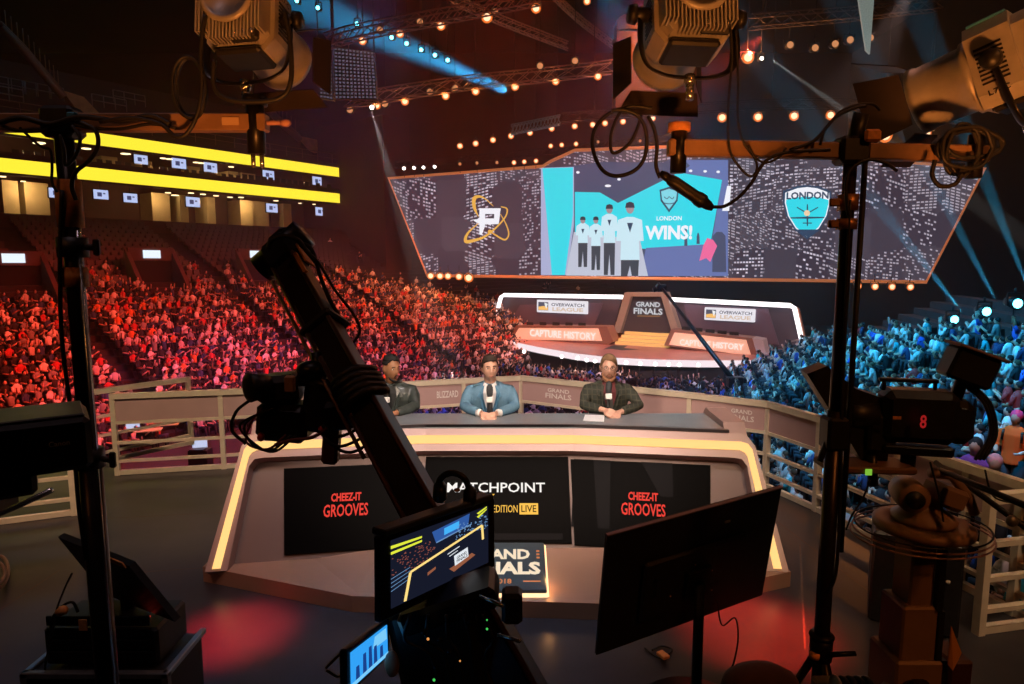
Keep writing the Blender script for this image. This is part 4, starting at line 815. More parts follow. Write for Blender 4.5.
    for s in (-1, 1):
        m = MB(B); m.mi = 0; m.sph(hp(s*.030, -.0745, .004), (.0125, .009, .0075), 10, 8, R4); m.mi = 1; m.sph(hp(s*.030, -.0815, .004), (.0055, .004, .0058), 8, 6, R4); m.build('eye', [EYEW, IRIS], t)
        m = MB(B); m.tube([hp(s*.014, -.0915, .022), hp(s*.030, -.092, .027), hp(s*.048, -.082, .022)], [(.0035, .003), (.004, .003), (.002, .002)], 6); m.build('eyebrow', mat('hair_'+kind, hairc, .8), t)
    m = MB(B); m.tube([hp(-.022, -.086, -.068), hp(-.008, -.094, -.066), hp(0, -.095, -.067), hp(.008, -.094, -.066), hp(.022, -.086, -.068)], [(.002, .002), (.005, .004), (.0055, .004), (.005, .004), (.002, .002)], 8); m.build('lips', mat('lips_'+kind, tuple(c*.75*(1, .6, .6)[i] for i, c in enumerate(skc)), .5), t)
    HM = mat('hair_'+kind, hairc, .85, noise=.35, nscale=90, bump=.4)
    return t, B, hc, Rm, hp, R4, HM, J
def cap(m, hc, Rm, z0, ztop, g, front=-.35, sides=.0, k=1.0, nv=9, nu=30, crown=1.0):
    """hair as a shell over the skull, lower at the back"""
    rs = []
    for j in range(nv+1):
        ring = []
        for i in range(nu):
            a = 2*PI*i/nu; y = math.sin(a); q_ = min(1, max(0, (-y-.42)/.26)); q_ = q_*q_*(3-2*q_); low = z0+(front-z0)*q_+sides*(1-abs(y))+.03*math.sin(i*2.3)
            zz = low+(1-low)*math.sin(j/nv*PI/2); r0 = math.sqrt(max(0, 1-min(1, abs(zz))**(2.7 if zz > 0 else 2))); x_, y_ = math.cos(a)*r0, y*r0
            X, Y, Z = x_*(.074+g), y_*(.094+g), zz*(.122+g*ztop)
            if zz < 0: X *= 1-.30*(-zz)**1.3; Y *= 1-.18*(-zz) if y > 0 else 1
            ring.append(V(hc)+Rm @ V((X, Y, Z)))
        rs.append(ring)
    m.rings(rs)
def jacket_front(t, B, J, jlap, shirtm, open_w=.075, z_low=.93, collar=True, tie=None, yo=-.132):
    """shirt showing in the open V, lapels over it"""
    def yf(z): return {1.2: -.085}.get(z, -.100-.034*min(1, (1.235-z)/.12)) if z > 1.12 else -.134+.02*(1.1-z)
    m = MB(B); pts = [(-.045, 1.235), (-open_w, 1.17), (-.03, z_low+.04), (0, z_low), (.03, z_low+.04), (open_w, 1.17), (.045, 1.235)]
    q = [V((x, yf(z)-.006, z)) for x, z in pts]; cz = V((0, yf(1.1)-.018, 1.12)); n = len(q)
    q2 = [V((0, yf(z)-.02, z)) for z in (1.235, 1.17, 1.0)]
    back = [p+V((0, .03, 0)) for p in q]
    m.add(q+[V((0, yf(1.235)-.008, 1.235)), V((0, yf(1.17)-.018, 1.17))]+back, [(0, 1, 8, 7), (1, 2, 3, 8), (8, 3, 4, 5), (7, 8, 5, 6)]+[(i, i+1, i+1+9, i+9) for i in range(6)]); m.build('shirt', shirtm, t)
    for s in (-1, 1):
        m = MB(B); pts = [(.048, 1.245), (.09, 1.19), (.115, 1.145), (.088, 1.13), (.075, 1.06), (.018, z_low-.02), (.008, z_low+.03), (.055, 1.12), (.060, 1.18)]
        q = [V((s*x, yf(z)-.014-(.004 if x < .08 else 0), z)) for x, z in pts]; n = len(q); m.add(q+[p+V((0, .016, 0)) for p in q], [tuple(range(n)), tuple(range(n, 2*n))]+[(i, (i+1) % n, (i+1) % n+n, i+n) for i in range(n)]); m.build('lapel', jlap, t)
        if collar: m = MB(B); q = [V((s*x, yy, z)) for x, yy, z in ((.052, -.03, 1.275), (.045, -.085, 1.262), (.012, -.112, 1.245), (.032, -.118, 1.205), (.06, -.095, 1.235), (.062, -.03, 1.25))]; n = len(q); m.add(q+[p+V((0, .008, -.002)) for p in q], [tuple(range(n)), tuple(range(n, 2*n))]+[(i, (i+1) % n, (i+1) % n+n, i+n) for i in range(n)]); m.build('collar', shirtm, t)
    if tie:
        m = MB(B); m.rings([[V((x*w_, yf(z)-.026-.004*(abs(x) < .5), z)) for x in (-1, 0, 1)]+[V((x*w_, yf(z)-.012, z)) for x in (1, 0, -1)] for z, w_ in ((1.228, .018), (1.205, .012), (1.19, .016), (1.08, .027), (.97, .03))], smooth=False); m.build('tie', tie, t)
def mic(lab, base, top, sm=None):
    a, c = V(base), V(top); t = thing('microphone', lab, 'microphone', a, 'handheld microphones of the presenters'); d = (c-a).normalized()
    m = MB(); m.cyl(a, a+d*.13, .011, .016, 12); m.build('handle', BLK, t)
    Tb = basis(a+d*.155, (1, 0, 0), d); m = MB(Tb); m.box((0, 0, 0), (.062, .05, .062), bev=.006); fl = m.build('flag', mat('mic_flag_white', (.8, .8, .78), .5), t)
    m = MB(Tb); m.prism([(-.02, -.004), (-.002, -.008), (.02, -.004), (.02, .006), (0, .003), (-.02, .008)], .026, .0265); m.build('mark', BLK, fl)
    m = MB(); m.lathe(a+d*.18, d, [(0, .018), (.02, .026), (.06, .031), (.09, .029), (.11, .018), (.117, .004)], 14); m.build('windscreen', mat('charcoal_foam', (.045, .05, .055), .95, noise=.3, nscale=200), t)
cz_ = 1.03
# --- presenter in dark leather jacket
leather = mat('dark_green_leather', (.045, .058, .055), .32, noise=.25, nscale=14, bump=.5)
t, B, hc, Rm, hp, R4, HM, J = presenter('man in dark leather jacket seated at the desk, beside the crane arm, looking aside', -1.12, 6.0, 44, 3, (.36, .17, .085), (.012, .01, .01), None, '', None, (-.06, -.335, cz_), (.07, -.335, cz_), 'dark', leather)
m = MB(B); cap(m, hc, Rm, .22, 1.0, .005, front=.64, sides=.1); m.build('hair', HM, t)
m = MB(B); cap(m, hc+Rm @ V((0, 0, .012)), Rm, .52, 1.0, .003, front=.60); m.build('hair_top', HM, t)
m = MB(B); m.tube([hp(-.056, -.045, -.07), hp(-.050, -.058, -.088), hp(-.025, -.080, -.108), hp(0, -.090, -.112), hp(.025, -.080, -.108), hp(.050, -.058, -.088), hp(.056, -.045, -.07)], [(.002, .004), (.006, .012), (.009, .017), (.011, .02), (.009, .017), (.006, .012), (.002, .004)], 8); m.tube([hp(-.026, -.089, -.072), hp(-.014, -.097, -.052), hp(.014, -.097, -.052), hp(.026, -.089, -.072)], .0028, 6); m.build('beard', HM, t)
jacket_front(t, B, J, leather, mat('black_shirt', (.02, .022, .022), .8), .06, .98, collar=False)
m = MB(B); m.tube([(-.085, .04, 1.262), (-.07, -.06, 1.262), (-.02, -.105, 1.235)], [(.02, .008)]*3, 8); m.tube([(.085, .04, 1.262), (.07, -.06, 1.262), (.02, -.105, 1.235)], [(.02, .008)]*3, 8); m.build('jacket_collar', leather, t)
mic('microphone with white flag held by the leather jacket man', B @ V((0, -.36, 1.0)), B @ V((.0, -.29, 1.3)))
# --- presenter in blue suit
suit = mat('sky_blue_suit_cloth', (.11, .24, .36), .75, noise=.08, nscale=60)
t, B, hc, Rm, hp, R4, HM, J = presenter('man in a light blue suit and white shirt seated at the middle of the desk', -.205, 6.0, 10, -3, (.62, .36, .26), (.03, .018, .012), None, '', None, (-.065, -.345, cz_), (.065, -.345, cz_), 'fair', suit)
m = MB(B); cap(m, hc, Rm, -.02, 1.3, .007, front=.55, sides=.1); m.build('hair', HM, t)
jacket_front(t, B, J, mat('sky_blue_suit_lapel', (.085, .23, .37), .7, noise=.08, nscale=60), mat('white_shirt_cloth', (.8, .8, .8), .7), .085, .93, tie=mat('charcoal_tie', (.03, .035, .045), .6))
for s in (-1, 1): m = MB(B); a_ = V((s*.105, -.31, cz_+.002)); m.cyl(a_, a_+V((-s*.035, -.02, 0)), .036, .034, 14); m.build('shirt_cuff', mat('white_shirt_cloth', (.8, .8, .8)), t)
mic('microphone with white flag held by the blue suit man', B @ V((0.01, -.36, 1.0)), B @ V((.005, -.28, 1.3)))
# --- presenter in plaid blazer
pl_ = bpy.data.materials.new('green_plaid_wool'); pl_.use_nodes = True; nt = pl_.node_tree; bs = nt.nodes['Principled BSDF']; bs.inputs['Roughness'].default_value = .85
tc = nt.nodes.new('ShaderNodeTexCoord'); ws = []
for ax_ in ('X', 'Z'):
    w1 = nt.nodes.new('ShaderNodeTexWave'); w1.wave_type = 'BANDS'; w1.bands_direction = ax_; w1.inputs['Scale'].default_value = 7; nt.links.new(tc.outputs['Object'], w1.inputs['Vector']); r_ = nt.nodes.new('ShaderNodeValToRGB'); r_.color_ramp.elements[0].position = .82; r_.color_ramp.elements[1].position = .95; nt.links.new(w1.outputs['Fac'], r_.inputs[0]); ws.append(r_)
mxn = nt.nodes.new('ShaderNodeMix'); mxn.data_type = 'RGBA'; mxn.blend_type = 'LIGHTEN'; mxn.inputs[0].default_value = 1; nt.links.new(ws[0].outputs[0], mxn.inputs[6]); nt.links.new(ws[1].outputs[0], mxn.inputs[7])
mx2 = nt.nodes.new('ShaderNodeMix'); mx2.data_type = 'RGBA'; nt.links.new(mxn.outputs[2], mx2.inputs[0]); mx2.inputs[6].default_value = (.028, .035, .026, 1); mx2.inputs[7].default_value = (.06, .058, .042, 1); nt.links.new(mx2.outputs[2], bs.inputs['Base Color'])
t, B, hc, Rm, hp, R4, HM, J = presenter('bearded man with glasses and dark plaid blazer seated behind the paper sheets', .905, 6.05, -4, 0, (.66, .38, .29), (.20, .115, .06), None, '', None, (-.085, -.33, cz_+.02, .235), (.06, -.34, cz_, .27), 'ruddy', pl_)
m = MB(B); cap(m, hc, Rm, .0, 1.2, .007, front=.60, sides=.1); m.build('hair', HM, t)
m = MB(B); m.tube([hp(-.063, -.03, -.045), hp(-.054, -.056, -.082), hp(-.026, -.082, -.108), hp(0, -.093, -.114), hp(.026, -.082, -.108), hp(.054, -.056, -.082), hp(.063, -.03, -.045)], [(.003, .006), (.006, .012), (.008, .016), (.010, .02), (.008, .016), (.006, .012), (.003, .006)], 8); m.tube([hp(-.028, -.089, -.074), hp(-.014, -.098, -.053), hp(.014, -.098, -.053), hp(.028, -.089, -.074)], .0035, 6); m.build('beard', mat('ginger_beard', (.30, .14, .07), .9, noise=.3, nscale=90), t)
m = MB(B)
for s in (-1, 1): m.tube([hp(s*.031+.021*math.cos(q), -.097, .003+.016*math.sin(q)) for q in [2*PI*i/16 for i in range(16)]], .0018, 5, closed=True); m.tube([hp(s*.052, -.097, .006), hp(s*.072, -.06, .006), hp(s*.077, .0, .004)], .0016, 5)
m.tube([hp(-.010, -.098, .004), hp(.010, -.098, .004)], .0016, 5); m.build('glasses', BLK, t)
jacket_front(t, B, J, pl_, mat('burgundy_shirt', (.16, .035, .04), .75), .075, .93, tie=mat('grey_knit_tie', (.07, .07, .065), .8))
mic('microphone with white flag held by the plaid blazer man', B @ V((-.05, -.36, 1.02)), B @ V((-.03, -.27, 1.31)))
STL = mat('stool_black', (.02, .02, .02), .5)
for x, y, lb in ((-1.12, 6.0, 'black round stool under the leather jacket man'), (-.205, 6.0, 'black round stool under the blue suit man'), (.905, 6.05, 'black round stool under the plaid blazer man')):
    t = thing('stool', lb, 'stool', (x, y, 0)); m = MB(); m.lathe((x, y+.03, .5), (0, 0, 1), [(0, .17), (.02, .18), (.06, .18), (.075, .15)], 20); m.build('seat', STL, t); m = MB(); m.cyl((x, y+.03, .02), (x, y+.03, .5), .03); m.build('column', CHR, t); m = MB(); m.lathe((x, y+.03, 0), (0, 0, 1), [(0, .22), (.02, .21), (.04, .05)], 24); m.build('base', STL, t)

point((DX, 4.42, .20), (1, .35, .1), 1.2, .03); point((DX+.36, 4.25, .2), (1, .45, .15), .8, .03)
m = MB(); m.box((DX, 4.56, .2), (.4, .03, .12)); m.build('prop_foot', BLK, bpy.data.objects['plinth_sign'])
# ================================================================ FILM LAMPS ON STANDS
AMBL = mat('amber_light_brown', (.30, .17, .10), .5, .2, noise=.15, nscale=20)  # amber light worked into the cross arm colour
STM = mat('stand_black_steel', (.05, .035, .03), .3, .7, noise=.2, nscale=20)
BLU = mat('blue_lamp_trim', (.05, .22, .42), .4, noise=.05)
def cable(name, lab, pts, r=.006, mt=RUB, n=8, grp=None, cat='cable'):
    b = MB(); b.tube(spline(pts, n), r, 7); return tag(b.build(name, mt), lab, cat, grp)
def loop(c, rx, rz, turns, wob=.01, n=26, tilt=0, ph=0):
    out = []
    for i in range(int(n*turns)+1):
        a = ph+2*PI*i/n; k = 1+wob*math.sin(a*.37+i); out.append(V((c[0]+rx*k*math.cos(a), c[1]+.01*math.sin(a*.5)+tilt*math.sin(a), c[2]+rz*k*math.sin(a))))
    return out
def film_lamp(lab, o, aim, k, doors=1, rollz=0, marks=True):
    """fresnel film lamp seen from behind; aim = direction of the light; o = body centre"""
    t = thing('film_lamp', lab, 'film lamp', o); a = V(aim).normalized(); x = a.cross(V((0, 0, 1))).normalized(); T_ = basis(o, x, x.cross(a)*-1 if False else a.cross(x)*-1)
    up = x.cross(a).normalized(); T_ = Matrix(((x.x, up.x, -a.x, o[0]), (x.y, up.y, -a.y, o[1]), (x.z, up.z, -a.z, o[2]), (0, 0, 0, 1))) @ Matrix.Rotation(rollz, 4, 'Z') @ Matrix.Scale(k, 4)
    m = MB(T_); ch = [(-.15, -.11), (-.11, -.16), (.11, -.16), (.15, -.11), (.15, .12), (.10, .17), (-.10, .17), (-.15, .12)]; m.prism(ch, -.10, .05); m.build('housing', SIL, t)
    m = MB(T_); m.prism([(x_*.88, y_*.88) for x_, y_ in ch], .05, .11); 
    hs = m.build('heat_sink', SIL, t); m = MB(T_)
    for i in range(19): xx = -.135+i*.015; hh = .155 if abs(xx) < .09 else .12; m.box((xx, 0, .125), (.0055, hh*2, .06))
    m.build('cooling_fin', SIL, hs)
    m = MB(T_); m.lathe((0, .02, .15), (0, 0, 1), [(0, .11), (.012, .115), (.02, .105), (.02, .09), (.008, .088)], 28); m.build('fan_ring', SIL, t)
    for i in range(22): pass
    for s in (-1, 1):
        m = MB(T_)
        for i in range(9): m.box((s*.1515, -.07+i*.017, -.03), (.004, .008, .09))
        m.build('side_slots', BLK, t)
    m = MB(T_); m.box((0, -.165, .0), (.20, .03, .16), bev=.01); m.box((.06, -.12, .12), (.12, .08, .03), bev=.01); m.build('control_box', BLK, t)
    m = MB(T_)
    for i in range(3): m.cyl((.03+.035*i, -.13, .135), (.03+.035*i, -.13, .15), .009, n=10)
    m.build('knob', CHR, t)
    m = MB(T_); m.lathe((0, 0, -.10), (0, 0, -1), [(0, .15), (.03, .15), (.04, .135), (.20, .135), (.21, .142), (.235, .142), (.236, .125), (.2, .12)], 28); m.build('front_barrel', SIL, t)
    if k > .94: m = MB(T_); m.box((0, .174, -.02), (.22, .01, .13), bev=.003); m.box((.13, .145, -.02), (.05, .01, .13), R_=Matrix.Rotation(-.8, 4, 'Z')); m.build('blue_trim', BLU, t)
    m = MB(T_); m.lathe((0, 0, -.30), (0, 0, -1), [(-.01, .12), (.0, .12), (.012, .09), (.018, .03), (.02, .001)], 24); m.build('fresnel_lens', em('film_lamp_lens', (1, .86, .72), 6), t)
    if doors:
        for i in range(4):
            q = Matrix.Rotation(i*PI/2, 4, 'Z'); m = MB(T_ @ q); w_ = .15 if i % 2 == 0 else .11
            e_ = doors; m.hexa([(-w_, .145, -.335), (w_, .145, -.335), (w_, .150, -.335), (-w_, .150, -.335), (-w_*1.25, .145+.115*e_, -.335-.195*e_), (w_*1.25, .145+.115*e_, -.335-.195*e_), (w_*1.25, .150+.115*e_, -.335-.195*e_), (-w_*1.25, .15+.115*e_, -.335-.195*e_)]); m.build('barn_door', mat('barn_door_black', (.03, .018, .014), .6, noise=.2, nscale=8), t)
    # yoke
    m = MB(T_); yk = [(-.185, 0, -.02), (-.19, -.12, -.01), (-.17, -.22, .0), (-.10, -.262, 0), (0, -.27, 0), (.10, -.262, 0), (.17, -.22, 0), (.19, -.12, -.01), (.185, 0, -.02)]
    m.tube(spline(yk, 5), [(.006, .02)]*(8*5+1), 8); m.build('yoke', BLK2, t)
    for s in (-1, 1): m = MB(T_); m.cyl((s*.15, 0, -.02), (s*.225, 0, -.02), .028, n=14); m.cyl((s*.205, 0, -.02), (s*.235, 0, -.02), .04, .034, 10); m.build('tilt_knob', BLK, t)
    m = MB(T_); m.cyl((0, -.262, 0), (0, -.30, 0), .022, n=12); m.cyl((0, -.30, 0), (0, -.36, 0), .016, n=12); m.build('spigot', CHR, t)
    if marks: m = MB(); textmb(m, 'L7-C', T_ @ Matrix.Translation((-.1515, -.11, -.03)) @ Matrix.Rotation(-PI/2, 4, 'Y'), .022, .07, .003, .02); textmb(m, 'L7-C', T_ @ Matrix.Translation((.1545, .09, -.03)) @ Matrix.Rotation(PI/2, 4, 'Y'), .022, .07, .003, .02); m.build('lettering', BLK, t)
    return t, T_
lampA, TA = film_lamp('silver film lamp with fins and yoke hanging above the yellow ribbon boards', P(247, 22, 2.05), (.12, .98, -.20), .70, .45, .04)
lampB, TB = film_lamp('silver film lamp with fins hanging over the big screen, coiled cable below it', P(688, 14, 2.5), (-.06, .97, -.25), .92, .5, -.03)
lampC, TC = film_lamp('tilted silver film lamp with blue trim at the cross arm end', P(1010, 62, 2.55), (-.62, .72, -.28), .95, .75, .1)
# --- stand beside ribbon boards
XA = P(85, 400, 2.0); 
t = thing('lamp_stand', 'thin tall black lamp stand with taped joints, before the suites, cross arm at its top', 'lamp stand', (XA.x, 2.0, 0))
x0 = XA.x
m = MB(); m.cyl((x0, 2, .55), (x0, 2, 1.75), .034, n=14); m.build('pole', STM, t)
m = MB(); m.cyl((x0, 2, 1.75), (x0, 2, 2.72), .026, n=14); m.build('upper_pole', STM, t)
m = MB(); m.cyl((x0+.032, 1.985, .9), (x0+.028, 1.985, 2.45), .006, n=8); m.build('shiny_rod', CHR, t)
for z in (1.74, 2.40, .62): m = MB(); m.cyl((x0, 2, z-.03), (x0, 2, z+.03), .043, n=14); m.cyl((x0+.03, 2, z), (x0+.075, 1.98, z), .010, n=8); m.box((x0+.085, 1.98, z), (.02, .014, .05), bev=.004); m.build('clamp_collar', BLK, t)
m = MB(); m.cyl((x0, 2, 2.46), (x0, 2, 2.60), .036, n=14); m.build('orange_tape', ORT, t)
m = MB(); m.cyl((x0, 2, 2.28), (x0, 2, 2.34), .036, n=14); m.build('amber_tape', ORT, t)
for a in (0, 2.1, 4.2): m = MB(); m.tube([(x0, 2, .62), (x0+.5*math.cos(a), 2+.5*math.sin(a), .02)], .016, 8); m.build('leg', STM, t)
zA = P(160, 123, 2.0).z
t = thing('cross_arm', 'square cross arm clamped on the thin stand, carrying the film lamp by the ribbon boards', 'cross arm', (x0, 2, zA))
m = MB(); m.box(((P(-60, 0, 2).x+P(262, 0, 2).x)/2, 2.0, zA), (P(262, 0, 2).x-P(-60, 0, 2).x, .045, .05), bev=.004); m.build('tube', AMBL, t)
m = MB(); m.box((P(228, 0, 2).x, 1.976, zA), (.05, .004, .022)); m.build('label_plate', mat('worn_tan_label', (.55, .35, .2), .6), t)
xs_ = P(250, 0, 2).x
m = MB(); m.cyl((xs_, 2, zA-.09), (xs_, 2, zA+.07), .026, n=14); m.cyl((xs_, 2, zA+.05), (xs_, 2, zA+.075), .036, n=14); m.build('lamp_socket', BLK2, t)
m = MB(); m.cyl((xs_+.02, 2, zA), (xs_+.08, 2, zA), .007, n=8); m.sph((xs_+.09, 2, zA), (.018, .012, .012), 8, 6); m.build('wing_screw', mat('dull_pink_knob', (.5, .25, .22), .5), t)
for q in (-.012, .014): m = MB(); m.cyl((xs_+q, 2, zA-.13), (xs_+q, 2, zA-.09), .007, n=8); m.build('tube_end', CHR, t)
m = MB(); m.box((x0, 2, zA), (.10, .08, .09), bev=.012); m.build('clamp', BLK, t)
m = MB(); m.box((P(57, 0, 2).x, 1.97, zA+.004), (.04, .01, .05)); m.build('tan_label', ORT, t)
m = MB(); m.box((P(70, 0, 2).x, 1.97, zA+.012), (.028, .02, .024), bev=.004); m.build('blue_tape', mat('blue_tape', (.04, .25, .4), .6), t)
def pp(lst, Y): return [P(x, y, Y+(q[0] if (q := r_[2:]) else 0)) if False else P(r_[0], r_[1], Y+(r_[2] if len(r_) > 2 else 0)) for r_ in lst for x, y in ((r_[0], r_[1]),)]
CG = 'cables around the lamp by the ribbon boards'
cable('cable', 'black cable dropping from the film lamp yoke in a wide loop over the ribbons', pp([(205, 15), (201, 50), (202, 85), (198, 112), (188, 132), (176, 137), (160, 124), (130, 118), (100, 122)], 1.93), .006, grp=CG)
cable('cable', 'black cable curving round under the yoke of the lamp by the ribbon boards', pp([(214, 60), (214, 85), (225, 98), (250, 102), (280, 98), (291, 80), (290, 40), (284, 10)], 1.9), .007, grp=CG)
cable('cable', 'cable coil hanging beside the film lamp, above the cross arm label', loop(P(190, 88, 1.95), .045, .085, 2.2), .0055, grp=CG)
cable('cable', 'thin cable running along the cross arm by the suites', pp([(-10, 126), (20, 118), (50, 124), (80, 117), (120, 121), (150, 116), (170, 124)], 1.94), .008, grp=CG)
cable('cable', 'second cable sagging below the cross arm by the suites', pp([(-10, 120), (15, 130), (40, 131), (66, 124), (90, 128), (120, 129), (150, 124), (176, 128)], 1.95), .005, grp=CG)
cable('cable', 'cable looping from the cross arm down beside the pole, outer loop by the ribbon', pp([(80, 122), (95, 130), (98, 145), (90, 160), (76, 172), (72, 186), (76, 200)], 1.93), .006, grp=CG)
cable('cable', 'cable looping from the cross arm down beside the pole, inner loop by the ribbon', pp([(72, 126), (80, 138), (76, 155), (66, 165), (64, 150), (60, 135)], 1.92), .005, grp=CG)
cable('cable', 'thin cable with a plug dangling beside the pole over the lower ribbon', pp([(20, 128), (40, 146), (50, 150), (52, 165), (52, 182), (57, 192)], 1.95), .004, grp=CG)
cable('cable', 'long black cable running down along the thin lamp stand', pp([(62, 190), (60, 260), (62, 340), (72, 420), (78, 500), (86, 560)], 1.96), .006, grp=CG)
# --- tall stand beside the desk
XB = P(836, 400, 2.5); x1 = XB.x; zB = P(830, 151, 2.5).z
t = thing('lamp_stand', 'tall thick brown-black lamp stand rising before the shield on the big screen', 'lamp stand', (x1, 2.5, 0))
m = MB(); m.cyl((x1, 2.5, .35), (x1, 2.5, 1.78), .030, n=16); m.build('pole', STM, t)
m = MB(); m.cyl((x1, 2.5, 1.78), (x1, 2.5, zB), .024, n=16); m.build('upper_pole', STM, t)
m = MB(); m.cyl((x1+.055, 2.5, 1.2), (x1+.055, 2.5, zB-.02), .011, n=8); m.build('side_cable_bundle', RUB, t)
m = MB(); m.box((x1, 2.5, 1.69), (.085, .085, .13), bev=.01); m.cyl((x1-.03, 2.49, 1.66), (x1-.06, 2.48, 1.58), .012, n=8); m.build('brake_collar', BLK, t)
for z, h_ in ((2.58, .06), (2.50, .04)): m = MB(); m.cyl((x1, 2.5, z-h_/2), (x1, 2.5, z+h_/2), .037, n=16); m.box((x1-.055, 2.49, z), (.04, .014, .03), bev=.004); m.build('brass_clamp', mat('worn_brass_clamp', (.45, .22, .10), .4, .6, noise=.2), t)
m = MB(); m.cyl((x1, 2.5, .74), (x1, 2.5, .84), .044, n=16); m.lathe((x1, 2.5, .83), (0, 0, 1), [(0, .045), (.01, .05), (.02, .045)], 16); m.cyl((x1, 2.46, .78), (x1+.11, 2.44, .80), .011, n=8); m.build('tripod_collar', BLK2, t)
for a in (.6, 2.7, 4.8): m = MB(); m.tube([(x1, 2.5, .80), (x1+.08*math.cos(a), 2.5+.08*math.sin(a), .62), (x1+.5*math.cos(a), 2.5+.5*math.sin(a), .03)], .016, 8); m.build('leg', STM, t)
m = MB(); m.cyl((x1-.04, 2.47, .76), (x1-.04, 2.47, .78), .02, n=10); m.build('copper_knob', ORT, t)
t = thing('cross_arm', 'amber-toned cross arm clamped on the tall stand in front of the big screen', 'cross arm', (x1, 2.5, zB))
xl, xr = P(672, 0, 2.5).x, P(1000, 0, 2.5).x
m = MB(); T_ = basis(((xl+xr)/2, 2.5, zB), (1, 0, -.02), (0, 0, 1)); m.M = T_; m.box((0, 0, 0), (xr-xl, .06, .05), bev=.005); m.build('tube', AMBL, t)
xs_ = P(683, 0, 2.5).x
m = MB(); m.cyl((xs_, 2.5, zB-.08), (xs_, 2.5, zB+.10), .03, n=14); m.build('lamp_socket', BLK2, t)
m = MB(); m.cyl((xs_, 2.5, zB+.07), (xs_, 2.5, zB+.10), .042, n=14); m.build('socket_cap', ORT, t)
m = MB(); m.box((x1, 2.5, zB), (.11, .09, .1), bev=.012); m.cyl((x1, 2.5, zB), (x1+.02, 2.48, zB+.13), .028, n=12); m.build('clamp', BLK, t)
m = MB(); m.box((x1+.045, 2.44, zB+.045), (.06, .02, .045), bev=.008); m.build('orange_tape', ORT, t)
xs3 = P(988, 0, 2.5).x
m = MB(); m.cyl((xs3, 2.5, zB-.10), (xs3, 2.5, zB+.06), .028, n=14); m.build('end_clamp', BLK2, t)
CG = 'cables on the tall stand cross arm'
cable('cable', 'black cable hanging in one wide open loop over the big screen, outer coil', loop(P(620, 143, 2.45), .100, .118, 1.15, .02, ph=1.2), .0075, grp=CG)
cable('cable', 'black cable hanging in a small slanted coil inside the wide loop', spline(pp([(652, 108), (625, 108), (612, 130), (611, 150), (618, 152), (632, 140), (642, 115)], 2.46), 6), .0065, grp=CG)
cable('cable', 'cable dropping from the lamp yoke to the inline connector, with orange end', pp([(648, 116), (654, 128), (657, 145), (656, 165), (660, 178)], 2.44), .0075, grp=CG)
cable('cable', 'long cable sweeping from the inline connector up to the stand top', pp([(712, 207), (725, 206), (740, 196), (752, 182), (760, 168), (770, 158), (790, 152), (830, 150)], 2.44), .0065, grp=CG)
cable('cable', 'thin cable falling from the film lamp in front of the cross arm, nearer strand', pp([(730, 20), (732, 60), (728, 110), (730, 150), (742, 170), (752, 176), (757, 165), (748, 145)], 2.42), .0045, grp=CG)
cable('cable', 'thin cable falling from the film lamp in front of the cross arm, farther strand', pp([(736, 30), (738, 80), (738, 120), (745, 145), (762, 162), (778, 158), (786, 148)], 2.44), .0045, grp=CG)
cable('cable', 'cable arching up over the cross arm near the stand top, higher arc', pp([(820, 145), (825, 130), (840, 112), (856, 105), (872, 104), (880, 110)], 2.44), .005, grp=CG)
cable('cable', 'cable arching up over the cross arm near the stand top, lower arc', pp([(790, 150), (815, 140), (835, 118), (855, 108), (866, 106)], 2.43), .006, grp=CG)
cable('cable', 'cable looping beside the pole in front of the screen and ending loose', pp([(848, 215), (846, 185), (852, 168), (868, 160), (885, 163), (897, 171)], 2.42), .006, grp=CG)
cable('cable', 'cable running down close beside the tall stand, bowing out low', pp([(850, 200), (846, 300), (842, 400), (840, 500), (836, 570), (828, 592)], 2.47), .007, grp=CG)
for k, (cx, cy, rx, rz_, l_) in enumerate(((966, 148, .095, .075, 'wide'), (962, 150, .06, .09, 'upright'), (972, 144, .11, .05, 'flat'))):
    cable('cable', 'black cable wound in a %s coil on the cross arm end below the tilted lamp' % l_, loop(P(cx, cy, 2.43+k*.012), rx, rz_, 2.1, .05, ph=k), .0075, grp=CG)
cable('cable', 'cable end curling under the wound coil, dark lens-like plug at its tip', pp([(935, 160), (932, 175), (940, 186), (955, 184), (962, 174)], 2.4), .008, grp=CG)
t = thing('inline_connector', 'fat black inline connector hanging slanted before the video picture', 'connector', P(686, 190, 2.42))
a_, c_ = P(668, 178, 2.42), P(712, 208, 2.42); d = (c_-a_).normalized()
m = MB(); m.lathe(a_, d, [(0, .014), (.01, .02), (.03, .023), (.12, .023), (.135, .027), (.155, .027), (.165, .02), (.18, .018), (.20, .01)], 16); m.build('body', BLK, t)
m = MB(); m.lathe(a_-d*.035, d, [(0, .010), (.02, .016), (.04, .016)], 14); m.build('gland', BLK2, t)

# ================================================================ CAMERA CRANE
CRM = mat('crane_black_paint', (.016, .009, .008), .4, .3, noise=.35, nscale=10)
t = thing('camera_crane_arm', 'thick black crane arm slanting across the desk with tape at its tip', 'crane arm', P(545, 720, 1.3))
a_, c_ = P(289, 262, 2.3), P(548, 735, 1.32); d = (c_-a_).normalized(); sd = d.cross(V((0, 1, 0))).normalized(); T_ = basis(a_, d, sd); LL = (c_-a_).length
m = MB(T_); m.box((LL/2, 0, 0), (LL, .092, .09), bev=.012); m.build('boom', CRM, t)
for s in (-1, 1): m = MB(T_); m.cyl((.02, s*.044, .045), (LL, s*.044, .045), .008, n=8); m.build('edge_tube', mat('dull_red_brown_tube', (.10, .04, .03), .4, .5), t)
m = MB(T_); m.cyl((.05, -.075, .03), (LL*.50, -.072, .03), .0065, n=8); m.build('cable_run', ORT if False else mat('tan_rod', (.35, .2, .13), .45, .4), t)
